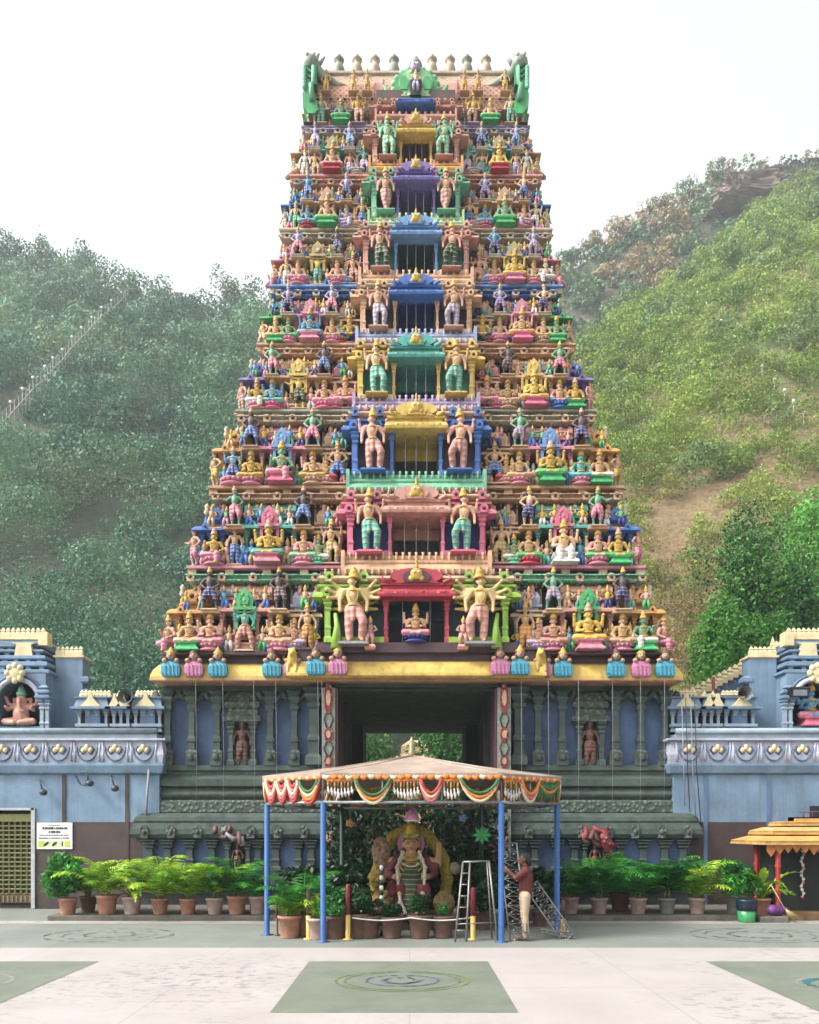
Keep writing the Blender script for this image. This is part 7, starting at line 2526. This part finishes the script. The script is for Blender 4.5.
# ---- single trees
def tree(name, loc, h, rx, rz, nleaf, size, mat, label, group, trunk=True, kl=10, tone=.5, dry=0.0, gaps=.25, trunkr=.16, rng=None):
    rng = rng or np.random.default_rng(int(abs(loc[0]) * 31 + loc[1] * 7) % 9999)
    x, y, z = loc
    t = empty(name, loc, label, 'tree', group)
    lb = make_lobes(x, y, z + h - rz, rx, rz, kl, rng)
    c, d, k = crown_points(nleaf, lb, rng, .2, (.45, 1.05))
    thin = rng.random(len(lb)) < gaps
    m = ~(thin[k] & (rng.random(nleaf) < .7))
    c, d, k = c[m], d[m], k[m]
    n = len(c)
    tn = np.stack([np.clip(tone + (k % 5 - 2) * .13 + rng.normal(0, .12, n), 0, 1), rng.uniform(.1, .9, n), np.full(n, dry)], 1)
    o = bpy.data.objects.new('crown', quads_mesh('crown', leaf_quads(c, d, size, .55, rng, .8), tn, mat))
    COL.objects.link(o)
    attach(o, t)
    mb = MB()
    zt = z + h - rz * 1.1
    mb.tube([(x, y, z - .6), (x + .1 * rx * rng.uniform(-1, 1), y, (z + zt) / 2), (x + .15 * rx * rng.uniform(-1, 1), y, zt)], [trunkr, trunkr * .8, trunkr * .6], BARK, 7)
    for L in lb[:7]:
        e = Vector(L[:3])
        s0 = Vector((x, y, z + (zt - z) * rng.uniform(.6, 1)))
        md = s0.lerp(e, .5) + Vector((rng.uniform(-.1, .1) * rx, rng.uniform(-.1, .1) * rx, .08 * rz))
        mb.tube([s0, md, e, e + (e - md) * .7], [trunkr * .5, trunkr * .35, trunkr * .2, trunkr * .06], BARK, 5)
    mb.build('trunk', t)
    return t


G1 = 'trees along the left skyline'
for px, up, r, gp, dry, lab in ((8, 4.5, 3.6, .1, 0, 'broad dark tree at the high left end of the ridge'), (38, 6.5, 3.0, .4, .1, 'open-crowned tree with sky showing through on the left ridge'), (62, 4.0, 2.8, .3, 0, 'low spreading tree on the left ridge below the high end'), (84, 6.5, 2.6, .5, .15, 'thin lacy tree standing out against the sky on the left ridge'), (108, 5.0, 3.0, .4, 0, 'tree with a leaning lacy crown where the left ridge drops'),
                                (132, 4.2, 2.4, .4, .1, 'small dark tree below the lacy trees on the left ridge'), (158, 5.0, 2.8, .3, .05, 'flat-topped tree in the middle of the left ridge'), (182, 3.6, 2.4, .2, 0, 'rounded low tree beside the dip of the left ridge'), (226, 8.0, 2.2, .55, .2, 'tall sparse tree sticking up beside the tower edge on the left ridge'), (245, 5.4, 3.2, .3, .1, 'bushy tree touching the tower edge on the left ridge')):
    p = HA.at(px, .985)
    tree('ridge_tree', tuple(p), up * 1.25, r, up * .5, 1100, .2, L_HILLA, lab, G1, gaps=gp, dry=dry, tone=.35, kl=9, trunkr=.18)
G2 = 'trees along the right skyline'
for px, up, r, gp, dry, lab in ((572, 4.0, 3.2, .2, 0, 'dark rounded tree beside the tower on the right ridge'), (592, 5.0, 2.4, .6, .5, 'sparse greyish tree right of the rounded one on the right ridge'), (622, 5.5, 4.0, .25, .75, 'large reddish brown dry tree on the right ridge'), (645, 7.5, 2.8, .7, .8, 'bare twiggy brown tree rising over the right ridge'), (662, 5.5, 3.0, .4, .4, 'half dry olive tree right of the bare twiggy one'), (692, 6.0, 3.2, .3, 0, 'green tree where the right ridge climbs steeply'), (714, 7.0, 2.2, .5, .1, 'slim tufted tree before the rocks on the right ridge')):
    p = HC.at(px, .985)
    tree('ridge_tree', tuple(p), up, r, up * .42, 1100, .25, L_HILLC, lab, G2, gaps=gp, dry=dry, tone=.35, kl=9, trunkr=.2)
G3 = 'trees behind the boundary buildings'
for px, py0, py1, Y, r, n, tone, mat, lab in ((752, 720, 512, 36, 2.6, 5200, .25, L_TREE, 'large dark green leafy tree behind the right boundary building'), (728, 720, 592, 33, 1.5, 2600, .75, L_TREE, 'brighter green feathery tree before the large dark one'), (772, 720, 606, 32, 1.3, 2200, .6, L_TREE, 'small mid green tree just left of the right turret'), (812, 720, 486, 40, 2.4, 3600, .8, L_TREE, 'light green tree at the right edge above the turret'), (796, 720, 560, 34, 1.7, 2600, .3, L_TREE, 'dark shrubby tree rising behind the right turret'),
                                              (92, 740, 590, 40, 2.8, 3800, .3, L_HILLA, 'rounded green tree behind the left turret'), (140, 740, 600, 38, 2.6, 3800, .5, L_HILLA, 'bushy green tree between the left turret and the tower'), (118, 740, 640, 35, 2.0, 3000, .2, L_HILLA, 'low dark tree close behind the left parapet'), (30, 740, 560, 44, 3.2, 3600, .35, L_HILLA, 'tall dark tree above the top of the left turret')):
    x, z1 = PX(px, Y), PZ(py1, Y)
    h = z1
    tree('leafy_tree', (x, Y, 0), h, r, min(h * .42, 4.6 * r / 2.4), int(n * 3.2), .085, mat, lab, G3, tone=tone, kl=16, gaps=.15, trunkr=.2)
# garden seen through the passage
for x, Y, h, r, lab in ((-1.7, 38.5, 7.6, 2.5, 'shaded tree seen through the passage, on its left'), (2.0, 39.5, 7.6, 2.5, 'shaded tree seen through the passage, on its right'), (.4, 56, 9.5, 3.4, 'tree closing the view at the far end of the passage')):
    tree('courtyard_tree', (x, Y, 0), h, r, h * .47, 9000, .1, L_TREE, lab, 'trees seen through the passage', tone=.4, kl=14, gaps=.2)
t = empty('cream_shrine', (.4, 50, 0), 'small cream shrine with tiered roof seen through the dark passage', 'shrine')
mb = MB()
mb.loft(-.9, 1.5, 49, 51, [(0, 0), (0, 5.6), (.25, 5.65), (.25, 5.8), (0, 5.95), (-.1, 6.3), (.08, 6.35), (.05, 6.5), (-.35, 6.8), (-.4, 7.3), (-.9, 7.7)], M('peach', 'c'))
mb.build('tiered_body', t)
mb = MB()
for x in (-.75, -.05, .65, 1.35):
    pillar(mb, x, 48.9, 0, 5.6, .2, M('cream'))
mb.build('pillars', t)

# ---- lamp posts and stair line on the hills
mb = MB()
LAMP = [(4, 470), (16, 456), (27, 443), (38, 428), (47.6, 415), (58.7, 402), (66, 392), (74.6, 382), (83.5, 367.6), (92.4, 357), (102, 345), (111, 333), (119.7, 321), (128.6, 309), (135, 301)]
GLB = MN('white_lamp_globe', (238, 240, 240), .4, 0, 3, .05, 0, .9)
POLE = MN('grey_lamp_pole', (168, 172, 170), .5, .2, 4, .2, 0, .7)
def lamp(p, label, group, h=2.6, r=.19):
    t = empty('lamp_post', tuple(p), label, 'lamp post', group)
    mb = MB(); mb.tube([p - Vector((0, 0, .5)), p + Vector((0, 0, h))], .035, POLE, 5); mb.build('pole', t)
    mb = MB(); mb.ball(p + Vector((0, 0, h + r * .8)), r, GLB, 8, 6); mb.build('globe', t)
pts = []
OR2 = ORD + ['tenth', 'eleventh', 'twelfth', 'thirteenth', 'fourteenth', 'fifteenth', 'sixteenth']
for q, (px, py) in enumerate(LAMP):
    p = HA.hit(px, py + 30)
    p = p + Vector((0, -3.0, 3.4))
    pts.append(p)
    lamp(p, f"white globe lamp post on the left hill forest stair, {OR2[q]} from below", 'lamp posts along the forest stair', 1.3, .14)
t = empty('hill_stair_rail', tuple(pts[0]), 'pale stair railing climbing through the forest of the left hill', 'railing')
mb = MB()
for dz in (.3, 1.2):
    mb.tube([p + Vector((0, 0, dz)) for p in pts], .015 if dz > .5 else .06, MN('pale_stair_stone', (170, 160, 140), .8, 0, 2, .3, .2, .65), 5)
for a, b2 in zip(pts, pts[1:]):
    for f in (0, .33, .66):
        p = a.lerp(b2, f)
        mb.tube([p - Vector((0, 0, 1.2)), p + Vector((0, 0, 1.2))], .03, POLE, 4)
mb.build('rails', t)
for q, (px, py) in enumerate(((660.6, 250), (669, 262), (678, 273), (687, 286), (696, 297), (705, 309), (719, 327), (732, 345), (742, 359), (759, 376), (771, 390), (781, 401), (790, 412), (800, 424))):
    h = HB if py > 285 else HC
    p = h.hit(px, py + 9)
    lamp(p + Vector((0, -.6, .3)), f"white globe lamp post on the right hillside path, {OR2[q]} from above", 'lamp posts along the right hillside path', .9, .13)
# rocks on the top right
def rock(px0, px1, py0, py1, Y, mat, label, seed):
    x0, x1, z0, z1 = PX(px0, Y), PX(px1, Y), PZ(py1, Y), PZ(py0, Y)
    bm = bmesh.new()
    bmesh.ops.create_icosphere(bm, subdivisions=5, radius=1)
    for v in bm.verts:
        c = v.co.copy()
        c = Vector((math.copysign(abs(c.x) ** .45, c.x), math.copysign(abs(c.y) ** .5, c.y), math.copysign(abs(c.z) ** .55, c.z)))
        n_ = mn.fractal(Vector((c.x * 3.5, c.y * 2, c.z * 1.5)) + Vector((seed, 0, 0)), .8, 2.1, 6)
        c *= 1 + .3 * n_
        v.co = Vector(((x0 + x1) / 2 + c.x * (x1 - x0) / 2, Y + 3 + c.y * 4, (z0 + z1) / 2 + c.z * (z1 - z0) / 2))
    me = bpy.data.meshes.new('rock_outcrop')
    bm.to_mesh(me); bm.free()
    me.materials.append(mat)
    me.polygons.foreach_set('use_smooth', [False] * len(me.polygons))
    o = bpy.data.objects.new('rock_outcrop', me)
    COL.objects.link(o)
    return tag(o, label, 'rock', 'rocks on the right ridge')
RK = MN('brown_rock', (150, 132, 116), .95, 0, .5, .5, 1, .6, 1.5)
RK2 = MN('dark_blue_grey_rock', (84, 92, 104), .95, 0, .5, .5, 1, .6, 1.5)
rock(724, 792, 171, 196, 150, RK, 'long pale brown rock outcrop on the right ridge', 1.0)
rock(752, 800, 167, 190, 153, RK, 'pale brown boulder behind the long outcrop on the right ridge', 4.0)
rock(786, 850, 162, 184, 148, RK2, 'dark blue-grey rock at the right edge of the ridge', 7.0)
# ---- air
if HAZE > 0:
    m = bpy.data.materials.new('haze')
    m.use_nodes = True
    nt = m.node_tree
    for n_ in list(nt.nodes):
        if n_.type != 'OUTPUT_MATERIAL': nt.nodes.remove(n_)
    v = nd(nt, 'ShaderNodeVolumePrincipled')
    v.inputs['Color'].default_value = (.86, .93, .97, 1)
    v.inputs['Density'].default_value = HAZE
    v.inputs['Anisotropy'].default_value = .3
    nt.links.new(v.outputs[0], nt.nodes['Material Output'].inputs['Volume'])
    mb = MB()
    mb.box(-440, 440, -70, 530, -2.5, 150, m)
    o = mb.build('haze', org=(0, 0, 0))
    o.data.materials[0] = m
    tag(o, kind='stuff')
# ------------------------------------------------------------------ camera, light, world
cam = bpy.data.cameras.new('camera')
cam.sensor_width = 36
cam.lens = FPX / 1024 * 36
cam.shift_y = (HYP - 512) / 1024
cam.clip_end = 2000
co = bpy.data.objects.new('camera', cam)
co.location = (0, 0, CAMZ)
co.rotation_euler = (PI / 2, 0, 0)
COL.objects.link(co)
SC.camera = co
SD = Vector((-.8, -.3, .85)).normalized()      # towards the sun
sl = bpy.data.lights.new('sun', 'SUN')
sl.energy = SUN_E
sl.angle = math.radians(SUN_A)
sl.color = (1, .95, .87)
so = bpy.data.objects.new('sun', sl)
so.rotation_euler = SD.to_track_quat('Z', 'Y').to_euler()
so.location = (-20, -20, 60)
COL.objects.link(so)
w = bpy.data.worlds.new('World')
SC.world = w
w.use_nodes = True
nt = w.node_tree
bg = nt.nodes['Background']
sk = nd(nt, 'ShaderNodeTexSky', sky_type='NISHITA')
sk.sun_disc = False
sk.sun_elevation = math.asin(SD.z)
sk.sun_rotation = math.atan2(SD.x, SD.y)
sk.dust_density = 6
sk.air_density = 1.2
sk.ozone_density = 1
hs = nd(nt, 'ShaderNodeHueSaturation')
hs.inputs['Saturation'].default_value = .12
nt.links.new(sk.outputs[0], hs.inputs['Color'])
nt.links.new(hs.outputs[0], bg.inputs[0])
bg.inputs[1].default_value = SKY_S
SC.view_settings.view_transform = 'Standard'
SC.view_settings.look = 'None'
SC.view_settings.exposure = EXPO
SC.view_settings.gamma = 1
SC.view_settings.use_curve_mapping = False
SC.cycles.max_bounces = 6
SC.cycles.diffuse_bounces = 3
SC.cycles.use_adaptive_sampling = True
SC.cycles.use_denoising = True
